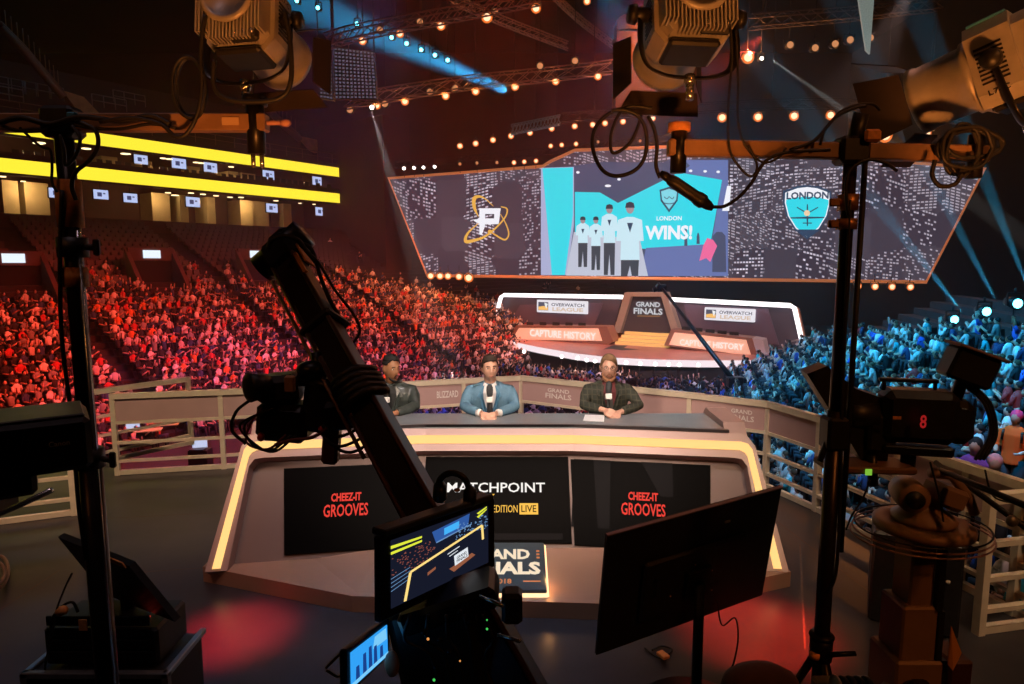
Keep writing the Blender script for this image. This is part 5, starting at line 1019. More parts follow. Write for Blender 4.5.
m = MB(T_); m.box((-.03, 0, 0), (.16, .15, .12), bev=.03); m.cyl((-.06, -.10, 0), (-.06, .10, 0), .055, n=18); m.box((-.09, .02, 0), (.08, .1, .09), bev=.02); m.build('tip_bracket', BLK2, t)
m = MB(T_); m.box((.10, .055, .055), (.10, .012, .012)); m.box((.05, .07, .02), (.09, .006, .05)); m.build('tan_tape', ORT, t)
m = MB(T_); m.box((.34, 0, .0), (.03, .125, .12), bev=.008); m.build('band', BLK, t)
m = MB(T_)
for i in range(5): m.tube(spline([(.60+i*.022, -.07, -.01), (.60+i*.022, -.03, .072+.006*(i % 2)), (.60+i*.022, .04, .07), (.60+i*.022, .075, .0)], 4), .014, 8)
m.build('cable_wrap', BLK, t)
m = MB(T_); m.box((LL*.74, 0, .055), (.07, .11, .012), bev=.004); m.build('orange_tape', ORT, t)
m = MB(T_); m.cyl((LL*.735, -.085, .0), (LL*.735, .085, .0), .05, n=20); m.build('pivot', BLK2, t)
CG = 'cables along the crane arm'
cable('cable', 'thin control cable bowing out beside the upper crane arm, farther strand', pp([(300, 245), (318, 262), (335, 290), (352, 312), (360, 330), (352, 345)], 2.15), .005, grp=CG)
cable('cable', 'thin control cable running tight from the crane tip down its edge', pp([(296, 240), (312, 250), (320, 275), (330, 300), (343, 322)], 2.16), .007, grp=CG)
cable('cable', 'short cable tangle at the very tip of the crane arm', pp([(268, 250), (272, 240), (285, 236), (298, 240), (306, 250), (316, 262)], 2.15), .008, grp=CG)
# remote head and camera hanging beside the arm
t = thing('remote_camera_head', 'tangled black remote camera head hung from the crane arm over the glowing desk corner', 'remote camera', P(300, 410, 2.0))
def Bx(px, py, Y, w_, h_, d_, bev=.01, rz=0, name=None, mt=BLK):
    m = MB(); m.box(P(px, py, Y), (w_*Y/F, d_, h_*Y/F), bev=bev, R_=Matrix.Rotation(rz, 4, 'Y')); return m.build(name, mt, t)
Bx(282, 388, 2.0, 42, 30, .12, .02, -.1, 'camera_body'); Bx(286, 420, 2.0, 52, 40, .11, .02, .1, 'head_housing', BLK2)
m = MB(); m.lathe(P(268, 385, 1.96), (-.35, -.4, .0), [(0, .035), (.03, .04), (.06, .045), (.065, .03)], 18); m.build('lens', BLK, t)
Bx(322, 404, 2.0, 34, 56, .09, .02, .15, 'side_box'); Bx(352, 412, 1.95, 56, 30, .08, .015, -.15, 'mount_bracket', BLK2)
m = MB(); m.box(P(332, 438, 1.97), (.05, .05, .16), bev=.008, R_=Matrix.Rotation(.1, 4, 'Y')); m.build('hanging_plate', mat('dark_red_plate', (.12, .03, .025), .4), t)
m = MB(); m.cyl(P(300, 378, 2.0), P(345, 392, 1.95), .022, n=12); m.cyl(P(316, 352, 2.0), P(322, 385, 2.0), .018, n=10); m.sph(P(312, 370, 1.98), (.05, .04, .03), 10, 8); m.build('pan_motor', BLK2, t)
m = MB(); m.box(P(290, 384, 1.92), (.03, .02, .05), bev=.004); m.build('tan_latch', mat('tan_latch', (.5, .26, .14), .5), t)
for px_, py_ in ((261, 437), (322, 430)): m = MB(); m.sph(P(px_, py_, 1.93), (.012, .012, .014), 10, 8); m.build('red_connector', mat('red_plug', (.55, .03, .03), .4), t)
for k in range(3): m = MB(); m.tube(spline(pp([(262+k*6, 408), (250-k*5, 425), (247+k*6, 443+k*2), (268+k*4, 449+k), (286+k*5, 435)], 1.93), 6), .004, 6); m.build('looped_wire', RUB if k else mat('dark_red_wire', (.15, .02, .02), .5), t)
m = MB(); m.tube(spline(pp([(275, 445), (292, 440), (310, 438), (322, 432), (330, 425)], 1.92), 6), .006, 6); m.build('red_wire', mat('dark_red_wire', (.15, .02, .02), .5), t)
CG = 'cables under the remote head'
for k, pts_ in enumerate(([(322, 425), (335, 436), (352, 432), (366, 420), (374, 408)], [(318, 430), (335, 446), (356, 441), (372, 428), (380, 412)], [(326, 440), (345, 452), (362, 448), (375, 434)], [(250, 400), (236, 412), (232, 430), (246, 444)])):
    cable('cable', ['upper cable slung between remote head and crane arm', 'middle cable slung between remote head and crane arm', 'lowest cable slung between remote head and crane arm', 'cable looping off the outer side of the remote head over the rail'][k], pp(pts_, 1.92), .005, grp=CG)

# ================================================================ OPERATOR SCREENS
def panel_T(tl, tr, bl):
    x = (tr-tl); w_ = x.length; x.normalize(); y = (tl-bl); y = y-x*y.dot(x); h_ = y.length; return basis(tl+x*w_/2-y/2, x, y), w_, h_
tl, tr, bl = P(379, 537, 1.24), P(495, 497, 1.56), P(384, 622, 1.23)
T_, w_, h_ = panel_T(tl, tr, bl)
t = thing('operator_monitor', 'tilted black field monitor showing the glowing desk in wide view', 'monitor', T_.translation)
m = MB(T_); m.box((0, 0, -.009), (w_, h_, .018), bev=.004); cs = m.build('casing', BLK, t)
m = MB(T_); m.box((0, h_/2+.004, -.015), (w_*.94, .014, .04), bev=.003); m.build('top_hood', mat('slate_hood', (.06, .08, .10), .5), t)
sw, sh = w_*.845, h_*.80; sx_, sy_ = w_*.0, h_*.015
def q_(u, v_, z=.0025): return (sx_+(u-.5)*sw, sy_+(.5-v_)*sh, z)
def spoly(mb, pts, z): mb.add([q_(u, v_, z) for u, v_ in pts], [tuple(range(len(pts)))])
m = MB(T_); spoly(m, [(0, 0), (1, 0), (1, 1), (0, 1)], .001); disp = m.build('display', em('monitor_night_blue', (.008, .01, .022), 1), cs)
m = MB(T_)
m.mi = 0; spoly(m, [(.38, .10), (.78, .02), (.76, .22), (.42, .30)], .0015)
m.mi = 1; spoly(m, [(.50, .11), (.66, .08), (.66, .19), (.50, .22)], .002); 
m.mi = 2; spoly(m, [(0, .08), (.28, .10), (.28, .13), (0, .125)], .002); spoly(m, [(0, .17), (.28, .16), (.28, .19), (0, .21)], .002); spoly(m, [(.86, .06), (.98, -.0), (.98, .025), (.88, .09)], .002); spoly(m, [(.86, .12), (.98, .04), (.98, .06), (.88, .15)], .002)
m.mi = 3
rr = random.Random(3)
for _ in range(90): u = rr.random()*.4; v_ = .25+rr.random()*.30-u*.1; spoly(m, [(u, v_), (u+.012, v_), (u+.012, v_+.014), (u, v_+.014)], .002)
m.mi = 4
for _ in range(90): u = .62+rr.random()*.37; v_ = .12+rr.random()*.25; spoly(m, [(u, v_), (u+.012, v_), (u+.012, v_+.014), (u, v_+.014)], .002)
for k in range(4): spoly(m, [(.0, .56+k*.06), (.17, .50+k*.055), (.17, .508+k*.055), (.0, .57+k*.06)], .002)
spoly(m, [(.42, .28), (.80, .20), (.80, .215), (.42, .30)], .002)
m.mi = 5
for a_, c_ in (((.12, .98), (.17, .58)), ((.17, .58), (.92, .30)), ((.92, .30), (.93, .55))):
    d = V((c_[0]-a_[0], c_[1]-a_[1], 0)); n_ = V((-d.y, d.x, 0)).normalized()*.013; spoly(m, [(a_[0]+n_.x, a_[1]+n_.y*1.4), (c_[0]+n_.x, c_[1]+n_.y*1.4), (c_[0]-n_.x, c_[1]-n_.y*1.4), (a_[0]-n_.x, a_[1]-n_.y*1.4)], .0025)
m.mi = 6; spoly(m, [(.60, .62), (.75, .57), (.76, .73), (.61, .79)], .0025); spoly(m, [(.53, .54), (.66, .49), (.66, .505), (.53, .555)], .003); spoly(m, [(.55, .585), (.64, .55), (.64, .56), (.55, .60)], .003)
m.mi = 7; spoly(m, [(.33, .70), (.41, .66), (.41, .70), (.33, .75)], .0025); spoly(m, [(.55, .80), (.80, .70), (.84, .76), (.60, .88)], .002)
m.build('picture', [em('pic_blue', (.03, .10, .35), 1), em('pic_cyan', (.06, .45, .95), 1), em('pic_yellow', (.8, .85, .05), 1), em('pic_red', (.25, .07, .05), 1), em('pic_pale_blue', (.15, .3, .55), 1), em('pic_strip', (1, .70, .22), 1.1), em('pic_white', (.8, .85, .9), 1), em('pic_copper', (.30, .10, .05), 1)], disp)
m = MB(); textmb(m, 'GRAND', T_ @ Matrix.Translation(q_(.68, .655, .0035)) @ Matrix.Rotation(.1, 4, 'Z'), sh*.045, sw*.11, 0, .02); textmb(m, 'FINALS', T_ @ Matrix.Translation(q_(.685, .71, .0035)) @ Matrix.Rotation(.1, 4, 'Z'), sh*.05, sw*.12, 0, .02); m.build('picture_lettering', BLK, disp)
tl, tr, bl = P(346, 649, 1.14), P(389, 617, 1.38), P(350, 694, 1.13)
T_, w_, h_ = panel_T(tl, tr, bl)
t = thing('field_monitor', 'small tilted monitor with bright blue picture, below the wide view monitor', 'monitor', T_.translation)
m = MB(T_); m.box((0, 0, -.007), (w_, h_, .014), bev=.003); cs = m.build('casing', BLK, t)
m = MB(T_); m.box((.0, -.002, .001), (w_*.84, h_*.76, .002)); disp = m.build('display', em('bright_blue_picture', (.03, .33, .85), 1.1), cs)
m = MB(T_); m.mi = 0
for k, (u, hh) in enumerate(((-.3, .3), (-.15, .45), (-.02, .5), (.1, .42), (.25, .3))): m.prism([(w_*(u-.04), -h_*.33), (w_*(u+.04), -h_*.33), (w_*(u+.03), h_*(-.33+hh)), (w_*(u-.03), h_*(-.33+hh))], .0025, .003)
m.mi = 1; m.prism([(-w_*.42, -h_*.38), (w_*.42, -h_*.38), (w_*.42, -h_*.30), (-w_*.42, -h_*.30)], .003, .0035); m.prism([(w_*.05, h_*.05), (w_*.4, h_*.02), (w_*.38, h_*.3), (w_*.1, h_*.3)], .002, .0025); m.build('picture', [em('pic_navy', (.01, .05, .25), 1), em('pic_ice', (.2, .6, .95), 1)], disp)
m = MB(T_); m.prism([(-w_*.4, h_*.42), (-w_*.1, h_*.42), (-w_*.1, h_*.46), (-w_*.4, h_*.46)], .0005, .001); m.build('maker_mark', mat('dull_red_mark', (.3, .05, .03), .5), cs)
# black equipment under the monitors
t = thing('crane_control_console', 'black crane control console with small green and amber lights, under the monitors', 'console', P(450, 640, 1.35))
m = MB(); m.box(P(440, 640, 1.42), (.20, .12, .24), bev=.02, R_=Matrix.Rotation(-.2, 4, 'Y')); m.build('case', BLK, t)
m = MB(); m.box(P(450, 600, 1.36), (.22, .12, .05), bev=.01, R_=Matrix.Rotation(-.33, 4, 'Y')); m.build('shelf', BLK2, t)
for k in range(5): m = MB(); m.tube(spline(pp([(410+k*18, 615), (405+k*22, 640), (430+k*14, 655), (440+k*12, 690)], 1.27), 5), .004, 6); m.build('wire', RUB, t)
for k, (x, y) in enumerate(((424, 632), (460, 612), (450, 652), (470, 622), (440, 640), (436, 668))): m = MB(); m.cyl(P(x, y, 1.272), P(x, y, 1.25), .006, n=8); m.build('knob', BLK2, t)
for px_, py_, r_ in ((487, 629, .0025), (434, 680, .003), (487, 620, .0018)): m = MB(); m.sph(P(px_, py_, 1.23), r_, 6, 5); m.build('green_light', em('green_led', (.06, .6, .1), 1), t)
m = MB(); m.sph(P(428, 639, 1.25), .003, 6, 5); m.sph(P(460, 661, 1.22), .002, 6, 5); m.build('amber_light', em('amber_led', (1, .4, .1), .8), t)
for a_, c_ in (((480, 596, 1.30), (503, 606, 1.26)), ((498, 635, 1.26), (520, 641, 1.22))): m = MB(); m.cyl(P(*a_), P(*c_), .004, n=8); m.build('lever', CHR, t)
m = MB(); m.cyl((P(470, 684, 1.45).x, 1.45, 0), (P(470, 684, 1.45).x, 1.45, 1.45), .04, n=12); m.build('support_post', BLK2, t)
m = MB(); m.box(P(512, 605, 1.34), (.045, .05, .07), bev=.008); m.build('end_box', BLK, t)
m = MB(); m.sph(P(392, 664, 1.28), (.016, .012, .03), 10, 8); m.build('tan_grip', mat('tan_grip', (.45, .22, .12), .6), t)
t = thing('headset', 'black headset hooked over the top of the wide view monitor', 'headset', P(452, 490, 1.5))
m = MB(); m.tube(spline(pp([(438, 496), (440, 480), (451, 473), (464, 478), (471, 494)], 1.5), 6), .008, 8); m.build('headband', BLK, t)
for x, y in ((440, 492), (470, 497)): m = MB(); m.lathe(P(x, y, 1.5)-V((.015, 0, 0)), (1, 0, 0), [(0, .018), (.008, .026), (.022, .026), (.03, .018)], 16); m.build('ear_cup', BLK, t)
m = MB(); m.sph(P(457, 490, 1.46), (.008, .005, .005), 8, 6); m.build('copper_mark', ORT, t)
cable('cable', 'thin bent wire poking out beside the small blue monitor', pp([(326, 668), (338, 656), (346, 652)], 1.2)+pp([(340, 676), (326, 670)], 1.2), .003, mt=mat('copper_wire', (.3, .15, .1), .4, .5))

# ================================================================ BIG MONITOR SEEN FROM BEHIND
tl, tr, bl = P(608, 535, 2.9), P(783, 487, 3.38), P(590, 659, 3.02)
T_, w_, h_ = panel_T(tl, tr, bl)
t = thing('stage_monitor', 'big flat black monitor on a pole seen from behind, in front of the desk', 'monitor', (T_.translation.x, T_.translation.y, 0))
m = MB(T_); m.box((0, 0, -.015), (w_, h_, .022), bev=.004); m.build('back_shell', BLK, t)
m = MB(T_); m.box((0, h_/2-.002, -.005), (w_, .006, .02)); m.build('top_edge', mat('pale_metal_edge', (.35, .25, .22), .35, .6), t)  # thin top strip paler than the back shell
m = MB(T_); m.box((0, -.04, .012), (w_*.6, h_*.5, .03), bev=.012); hs = m.build('rear_bulge', BLK, t)
m = MB(T_)
for i in range(8): m.box((-w_*.24, -.05-.014*i+.08, .029), (.03, .005, .004))
m.box((w_*.12, -.12, .029), (.06, .02, .004)); m.build('vent_slots', BLK2, hs)
m = MB(T_); m.box((w_*.17, h_*.33, .0), (.035, .012, .006)); m.build('pale_badge', mat('pale_badge', (.5, .42, .38), .5), t)
m = MB(T_)
for x, y in ((-.16, -.1), (.1, -.02), (.12, -.15), (-.02, .05)): m.cyl((x, y, .028), (x, y, .032), .005, n=8)
m.build('screw_head', mat('tan_screw', (.5, .3, .2), .4, .4), hs)
pc = T_ @ V((0, -.05, .05)); m = MB(); m.cyl((pc.x, pc.y-.02, .05), (pc.x, pc.y-.02, pc.z), .027, n=14); m.build('pole', BLK2, t)
m = MB(T_); m.box((0, -.05, .04), (.16, .16, .03), bev=.006); m.build('mount_plate', BLK2, t)
m = MB(); m.lathe((pc.x, pc.y-.02, 0), (0, 0, 1), [(0, .3), (.015, .3), (.03, .05), (.06, .03)], 28); m.build('base', BLK2, t)
CG = 'cables below the big black monitor'
cable('cable', 'thin cable with a tan tag hanging off the monitor pole', pp([(717, 600), (722, 625), (735, 618), (738, 640), (732, 668), (722, 690)], 2.95), .004, grp=CG)
cable('cable', 'short curled cable with tan tag lying on deck below the monitor', [G(x, y, .012) for x, y in ((645, 648), (652, 654), (662, 658), (672, 650), (662, 646), (652, 650))], .006, grp=CG)
m = MB(); m.box(G(663, 655, .03), (.05, .07, .02), bev=.004, rz=.5); tag(m.build('cable_tag', ORT), 'small tan tag lying on the deck under the big monitor', 'tag')

# ================================================================ EQUIPMENT BY THE THIN LAMP STAND
t = thing('flight_case', 'black flight case with bright metal edges under the thin lamp stand', 'flight case', (P(108, 684, 2.75).x, 2.75, 0))
cc = P(108, 660, 2.75); zt = cc.z; W_ = 152*2.75/F
m = MB(); m.box((cc.x, 2.83, zt/2), (W_-.03, .34, zt-.03), bev=.01); m.build('body', mat('dark_laminate', (.02, .018, .018), .5), t)
for s in (-1, 1):
    m = MB(); m.box((cc.x+s*(W_/2-.012), 2.83, zt-.01), (.028, .36, .028), bev=.004); m.build('top_edge_strip', mat('blue_light_aluminium_tone', (.42, .50, .55), .3, .7), t)  # blue light put into the colour of these edge strips
m = MB(); m.box((cc.x, 2.66, zt-.01), (W_, .028, .028), bev=.004); m.build('front_edge_strip', GRY, t)
for s in (-1, 1): m = MB(); m.box((cc.x+s*(W_/2-.012), 2.66, zt/2), (.028, .028, zt)); m.build('corner_strip', GRY, t)
t = thing('equipment_rack', 'black equipment rack with red display digits standing on the flight case', 'rack', (cc.x, 2.9, zt))
zr = P(100, 612, 2.85).z; Wr_ = 118*2.8/F
m = MB(); m.box((cc.x, 2.84, (zt+zr)/2), (Wr_, .26, zr-zt), bev=.012); bx = m.build('case', BLK, t)
for k in range(4): m = MB(); m.box((cc.x, 2.705, zt+.05+k*.055), (Wr_*.9, .012, .045), bev=.003); m.build('unit', BLK2, bx)
m = MB()
for k in range(4): m.box((cc.x+.06+k*.035+(0 if k else -.03), 2.80, zr+.003), (.014, .02, .004))
m.build('red_digits', em('red_digits', (.8, .06, .04), .8), t)
for x, y in ((83, 625), (110, 654)): m = MB(); m.box(P(x, y, 2.69), (.035, .006, .05)); m.build('tan_sticker', ORT, t)
tl, tr, bl = P(58, 538, 2.75), P(128, 565, 2.62), P(100, 605, 2.95)
t = thing('tilted_monitor', 'thin black monitor tilted back on a post above the equipment rack', 'monitor', (P(80, 560, 2.8).x, 2.8, zr))
q = [P(58, 537, 2.95), P(129, 566, 2.70), P(175, 622, 2.72), P(104, 594, 2.98)]; n_ = (q[1]-q[0]).cross(q[3]-q[0]).normalized()*.03
m = MB(); m.add(q+[p+n_ for p in q], [(0, 1, 2, 3), (4, 5, 6, 7), (0, 1, 5, 4), (1, 2, 6, 5), (2, 3, 7, 6), (3, 0, 4, 7)]); m.build('casing', BLK, t)
m = MB(); e0, e1 = q[0].lerp(q[1], .66)-V((0, .005, -.01)), q[0].lerp(q[1], .93)-V((0, .005, -.01)); dn = (q[3]-q[0]).normalized()*.03; m.add([e0, e1, e1+dn, e0+dn]+[p-n_*.2 for p in (e0, e1, e1+dn, e0+dn)], [(0, 1, 2, 3), (4, 5, 6, 7), (0, 1, 5, 4), (1, 2, 6, 5), (2, 3, 7, 6), (3, 0, 4, 7)]); m.build('tan_edge', ORT, t)
pm = (q[0]+q[3])/2; m = MB(); m.cyl((P(83, 0, 2.9).x, 2.9, zr-.02), (P(83, 0, 2.9).x, 2.9, pm.z+.04), .03, n=12); m.box((P(80, 0, 2.9).x, 2.9, pm.z), (.10, .06, .10), bev=.01); m.build('post', BLK2, t)
CG = 'cables beside the equipment rack'
cable('cable', 'thin black cable hanging from the tilted monitor post to the rack', pp([(72, 573), (64, 590), (56, 612), (52, 640), (46, 660), (44, 690)], 2.68), .004, grp=CG)
cable('cable', 'dark cable looping over the rack top beside the tan plug', pp([(50, 640), (52, 620), (60, 608), (72, 602), (78, 612)], 2.7), .006, grp=CG)
m = MB(); m.lathe(P(58, 612, 2.7), (.6, -.3, .3), [(0, .012), (.02, .022), (.05, .02), (.06, .008)], 10); tag(m.build('tan_plug', ORT), 'tan cable plug on the corner of the equipment rack', 'plug')
cable('floor_cable', 'coiled pale brown cable on the deck away from the desk', [G(x, y, .015+.01*k) for k, (x, y) in enumerate(((-30, 560), (0, 556), (8, 568), (4, 584), (-12, 592), (-30, 575), (-5, 562), (5, 572), (-4, 586), (-30, 588)))], .012, mt=mat('pale_brown_cable', (.22, .13, .10), .5))
# long box lens at the picture edge
t = thing('box_camera_lens', 'large black box lens of a studio camera lettered Canon', 'camera lens', P(20, 450, 1.35))
T_ = basis(P(34, 450, 1.42), (1, .72, 0), (0, 0, 1)); m = MB(T_); m.box((-.11, .0, -.10), (.44, .125, .20), bev=.012); bd = m.build('body', BLK, t)
m = MB(T_); m.box((-.11, .065, -.10), (.42, .008, .18), bev=.003); m.build('top_plate', mat('lit_top_tone', (.10, .09, .10), .4, noise=.15), t)  # light caught on the box top, put into a paler plate colour
m = MB(T_); m.box((-.16, -.08, -.10), (.32, .055, .18), bev=.01); m.build('lower_box', BLK, t)
m = MB(); textmb(m, 'Canon', T_ @ Matrix.Translation((.047, .008, .0015)), .013, .04, .001, .02); m.build('lettering', mat('dull_white_letters', (.9, .85, .8), .5), bd)
m = MB(); T_b = P(10, 500, 1.5); m.cyl((T_b.x-.36, 1.6, 0), (T_b.x-.36, 1.6, T_b.z), .06, n=16); m.box((T_b.x-.25, 1.55, T_b.z-.02), (.4, .08, .04)); m.build('pedestal', BLK2, t)
m = MB(); p0 = P(-10, 520, 1.9); m.tube(pp([(-20, 522), (20, 505), (52, 490)], 2.6), .012, 8); tag(m.build('pan_bar', CHR), 'bright thin pan bar below the box lens', 'pan bar')

# ================================================================ PEDESTAL CAMERA
AMBP = mat('amber_light_pedestal_tone', (.30, .17, .10), .5, .1, noise=.12, nscale=8)  # amber light put into the pedestal's base colour
Yp = 2.65; cxp = P(914, 600, Yp).x
t = thing('camera_pedestal', 'amber-toned studio camera pedestal with a ring of steering cables, beside the black flight case', 'pedestal', (cxp, Yp, 0))
zd = P(920, 524, Yp).z
def ppx(px): return P(px, 500, Yp).x
z_a, z_b, z_c = P(900, 555, Yp).z, P(900, 600, Yp).z, P(900, 648, Yp).z
m = MB(); m.box((cxp-.01, Yp, (z_b+z_a+.15)/2), (.105, .13, z_a+.15-z_b), bev=.008); m.build('upper_column', AMBP, t)
m = MB(); m.box((cxp-.02, Yp, (z_c+z_b)/2), (.15, .17, z_b-z_c+.02), bev=.008); m.build('middle_column', AMBP, t)
m = MB(); m.box((cxp-.02, Yp, z_c/2), (.20, .21, z_c), bev=.01); m.build('lower_column', AMBP, t)
for (x, z0, z1) in ((cxp+.05, z_b, z_a+.14), (cxp+.062, z_c, z_b), (cxp+.088, .05, z_c)): m = MB(); m.box((x, Yp-.08, (z0+z1)/2), (.022, .03, z1-z0)); m.build('black_rail', BLK, t)
m = MB(); m.box((cxp-.05, Yp-.16, z_c-.16), (.12, .10, .22), bev=.03); m.build('counterweight', BLK, t)
m = MB(); m.box((cxp+.16, Yp-.02, z_c-.15), (.10, .16, .30), bev=.01); m.build('side_box', mat('dark_red_box', (.08, .025, .02), .5), t)
m = MB(); m.tube([(cxp-.19, Yp-.1, z_c-.14), (cxp-.17, Yp-.12, z_c-.09), (cxp-.12, Yp-.12, z_c-.12), (cxp-.11, Yp-.12, z_c-.2)], .016, 8); m.build('pale_bracket', GRY, t)
m = MB(); m.add([(cxp+.085, Yp-.12, z_b-.05), (cxp+.13, Yp-.13, z_c+.06), (cxp+.10, Yp-.13, z_c-.02), (cxp+.085, Yp-.12, z_c+.0)]+[(cxp+.085, Yp-.115, z_b-.05), (cxp+.13, Yp-.125, z_c+.06), (cxp+.10, Yp-.125, z_c-.02), (cxp+.085, Yp-.115, z_c)], [(0, 1, 2, 3), (4, 5, 6, 7), (0, 1, 5, 4), (1, 2, 6, 5), (2, 3, 7, 6), (3, 0, 4, 7)]); m.build('orange_cloth_tag', mat('orange_cloth', (.8, .32, .06), .8), t)
dc = (P(923, 524, Yp).x, Yp, zd)
m = MB(); m.lathe((dc[0], dc[1], zd-.03), (0, 0, 1), [(0, .15), (0.0, .165), (.012, .19), (.035, .192), (.045, .18), (.045, .12), (.03, .11)], 40); m.build('ring_tray', AMBP, t)
m = MB(); m.cyl((dc[0], Yp, z_a), (dc[0], Yp, zd), .05, n=16); m.build('neck', BLK2, t)
for k in range(3): m = MB(); m.tube(loop((dc[0], Yp, zd-.01-.02*k), .27+.008*k, .02, 1, 0, 40, .19), .004, 6, closed=True) ; m.build('steering_cable', mat('pink_grey_cable', (.35, .18, .15), .45) if k else RUB, t)
t = thing('pan_tilt_head', 'amber-toned fluid pan and tilt head between ring tray and camera', 'camera head', (dc[0], Yp, zd))
m = MB(); m.lathe((dc[0], Yp, zd+.015), (0, 0, 1), [(0, .12), (.02, .125), (.04, .10), (.06, .07), (.09, .06)], 28); m.build('base_cone', AMBP, t)
hz_ = P(905, 492, Yp).z
m = MB(); m.lathe((dc[0]-.10, Yp-.09, hz_), (.25, 1, 0), [(0, .055), (.01, .062), (.08, .065), (.14, .06)], 28); m.build('drag_drum', AMBP, t)
m = MB(); m.cyl((dc[0]-.105, Yp-.105, hz_), (dc[0]-.10, Yp-.085, hz_), .036, n=20); m.build('black_dial', BLK, t)
m = MB(); m.box((dc[0]+.06, Yp-.03, hz_-.0), (.12, .14, .09), bev=.015, R_=Matrix.Rotation(.35, 4, 'Y')); m.build('body', AMBP, t)
m = MB(); m.tube([(dc[0]-.02, Yp-.05, hz_+.10), (dc[0]+.07, Yp-.05, hz_+.09), (dc[0]+.14, Yp-.06, hz_+.0), (dc[0]+.17, Yp-.06, hz_-.07)], [(.022, .02)]*4, 8); m.build('link_arm', AMBP, t)
zp = P(880, 463, Yp).z
m = MB(); m.box((P(895, 0, Yp).x, Yp, zp-.01), (.36, .16, .03), bev=.008, R_=Matrix.Rotation(.02, 4, 'Y')); m.build('top_plate', mat('brown_plate', (.20, .10, .06), .5), t)
m = MB(); m.box((P(888, 0, Yp).x, Yp-.085, zp-.012), (.025, .006, .025)); m.build('green_level', em('green_bubble', (.25, .6, .05), .8), t)
for k, (a_, c_) in enumerate((((940, 470, 2.6), (1060, 520, 2.1)), ((935, 462, 2.75), (1050, 545, 2.3)))):
    m = MB(); m.cyl(P(*a_), P(*c_), .011, .013, 10); m.build('pan_bar', BLK, t)
m = MB(); m.sph(P(1012, 521, 2.35), (.022, .018, .022), 10, 8); m.build('pan_bar_knob', GRY, t)
# camera body with number
t = thing('studio_camera', 'black broadcast camera with a red number 8 on its side, on the amber-toned pedestal', 'camera', P(930, 415, Yp))
zb = P(930, 415, Yp).z
T_ = basis((P(948, 0, Yp).x, Yp, zb), (1, -.25, 0), (0, 0, 1))
m = MB(T_); m.box((0, 0, 0), (.28, .22, .14), bev=.03); bd = m.build('body', BLK, t)
m = MB(T_); m.box((-.04, .145, 0), (.22, .015, .03), bev=.004); m.cyl((-.13, .10, 0), (-.13, .145, 0), .008, n=8); m.cyl((.06, .10, 0), (.06, .145, 0), .008, n=8); m.build('handle', BLK, t)
m = MB(T_); m.box((.16, -.02, -.02), (.10, .18, .12), bev=.03); m.build('rear_adapter', BLK, t)
m = MB(); textmb(m, '8', T_ @ Matrix.Translation((-.015, .0, .1215)), .055, .024, .001, .02); m.build('red_number', em('red_number', (.6, .02, .02), .5), bd)
m = MB(T_); m.box((-.11, .01, .122), (.03, .012, .003)); m.build('copper_plate', ORT, bd)
m = MB(T_); m.cyl((-.15, -.01, 0), (-.30, -.01, 0), .06, .065, 18); m.build('lens', BLK, t)
m = MB(T_); m.box((0, -.14, 0), (.26, .04, .12), bev=.008); m.build('mount_wedge', BLK2, t)
m = MB(T_); m.cyl((-.02, -.16, 0), (-.02, -.24, 0), .03, n=12); m.build('mount_post', BLK2, t)
vf = P(968, 367, Yp-.05); m = MB(basis(vf, (1, -.2, -.38), (0, 0, 1))); m.box((0, 0, 0), (.17, .13, .12), bev=.012); m.build('viewfinder', BLK, t)
m = MB(basis(vf, (1, -.2, -.38), (0, 0, 1))); m.box((0, .07, .0), (.19, .012, .15), bev=.003); m.build('viewfinder_hood', mat('brown_hood', (.20, .10, .06), .6), t)
m = MB(); m.cyl(P(955, 398, Yp), vf, .025, n=10); m.build('viewfinder_arm', BLK2, t)
for k in range(3): m = MB(); m.tube(spline(pp([(965+k*4, 385), (985+k*3, 405), (990+k*3, 435), (975+k*4, 460)], Yp-.05), 6), .007, 6); m.build('camera_cable', RUB, t)
# prompter
t = thing('teleprompter', 'black slanted prompter hood and glass hanging before the camera lens', 'teleprompter', P(850, 430, Yp+.1))
q = [P(806, 372, Yp+.25), P(826, 366, Yp+.0), P(884, 440, Yp+.0), P(866, 462, Yp+.25)]; n_ = V((.0, 0, .0)); n_ = (q[1]-q[0]).cross(q[3]-q[0]).normalized()*.02
q = [P(x, y, Yp+.02) for x, y in ((807, 374), (827, 366), (856, 389), (882, 398), (892, 430), (887, 463), (862, 461), (836, 420))]
nn = len(q); off = V((.02, .12, 0)); m = MB(); m.add(q+[p+off for p in q], [tuple(range(nn)), tuple(range(nn, 2*nn))]+[(i, (i+1) % nn, (i+1) % nn+nn, i+nn) for i in range(nn)]); m.build('hood', BLK, t)
m = MB(); m.box(P(876, 430, Yp+.05), (.12, .12, .16), bev=.012); m.build('mirror_box', BLK, t)
m = MB(); m.box(P(862, 467, Yp+.02), (.26, .14, .02), bev=.004); m.build('base_plate', BLK2, t)
m = MB(); m.cyl(P(872, 455, Yp), P(873, 485, Yp), .02, n=10); m.build('strut', BLK2, t)
m = MB(); m.tube(spline(pp([(832, 403), (838, 412), (840, 428), (836, 440)], Yp-.02), 5), .004, 6); m.build('pale_edge', GRY, t)
for k, pts_ in enumerate(([(870, 480), (862, 500), (852, 515), (846, 530)], [(930, 462), (940, 500), (945, 535)], [(985, 470), (990, 490), (1000, 500), (1030, 505)])): cable('cable', ['cable falling from the prompter towards the ring tray', 'cable hanging behind the pan head link arm', 'thin cable hanging from the camera rear over the rail'][k], pp(pts_, Yp-.1), .004, grp='cables around the pedestal camera')
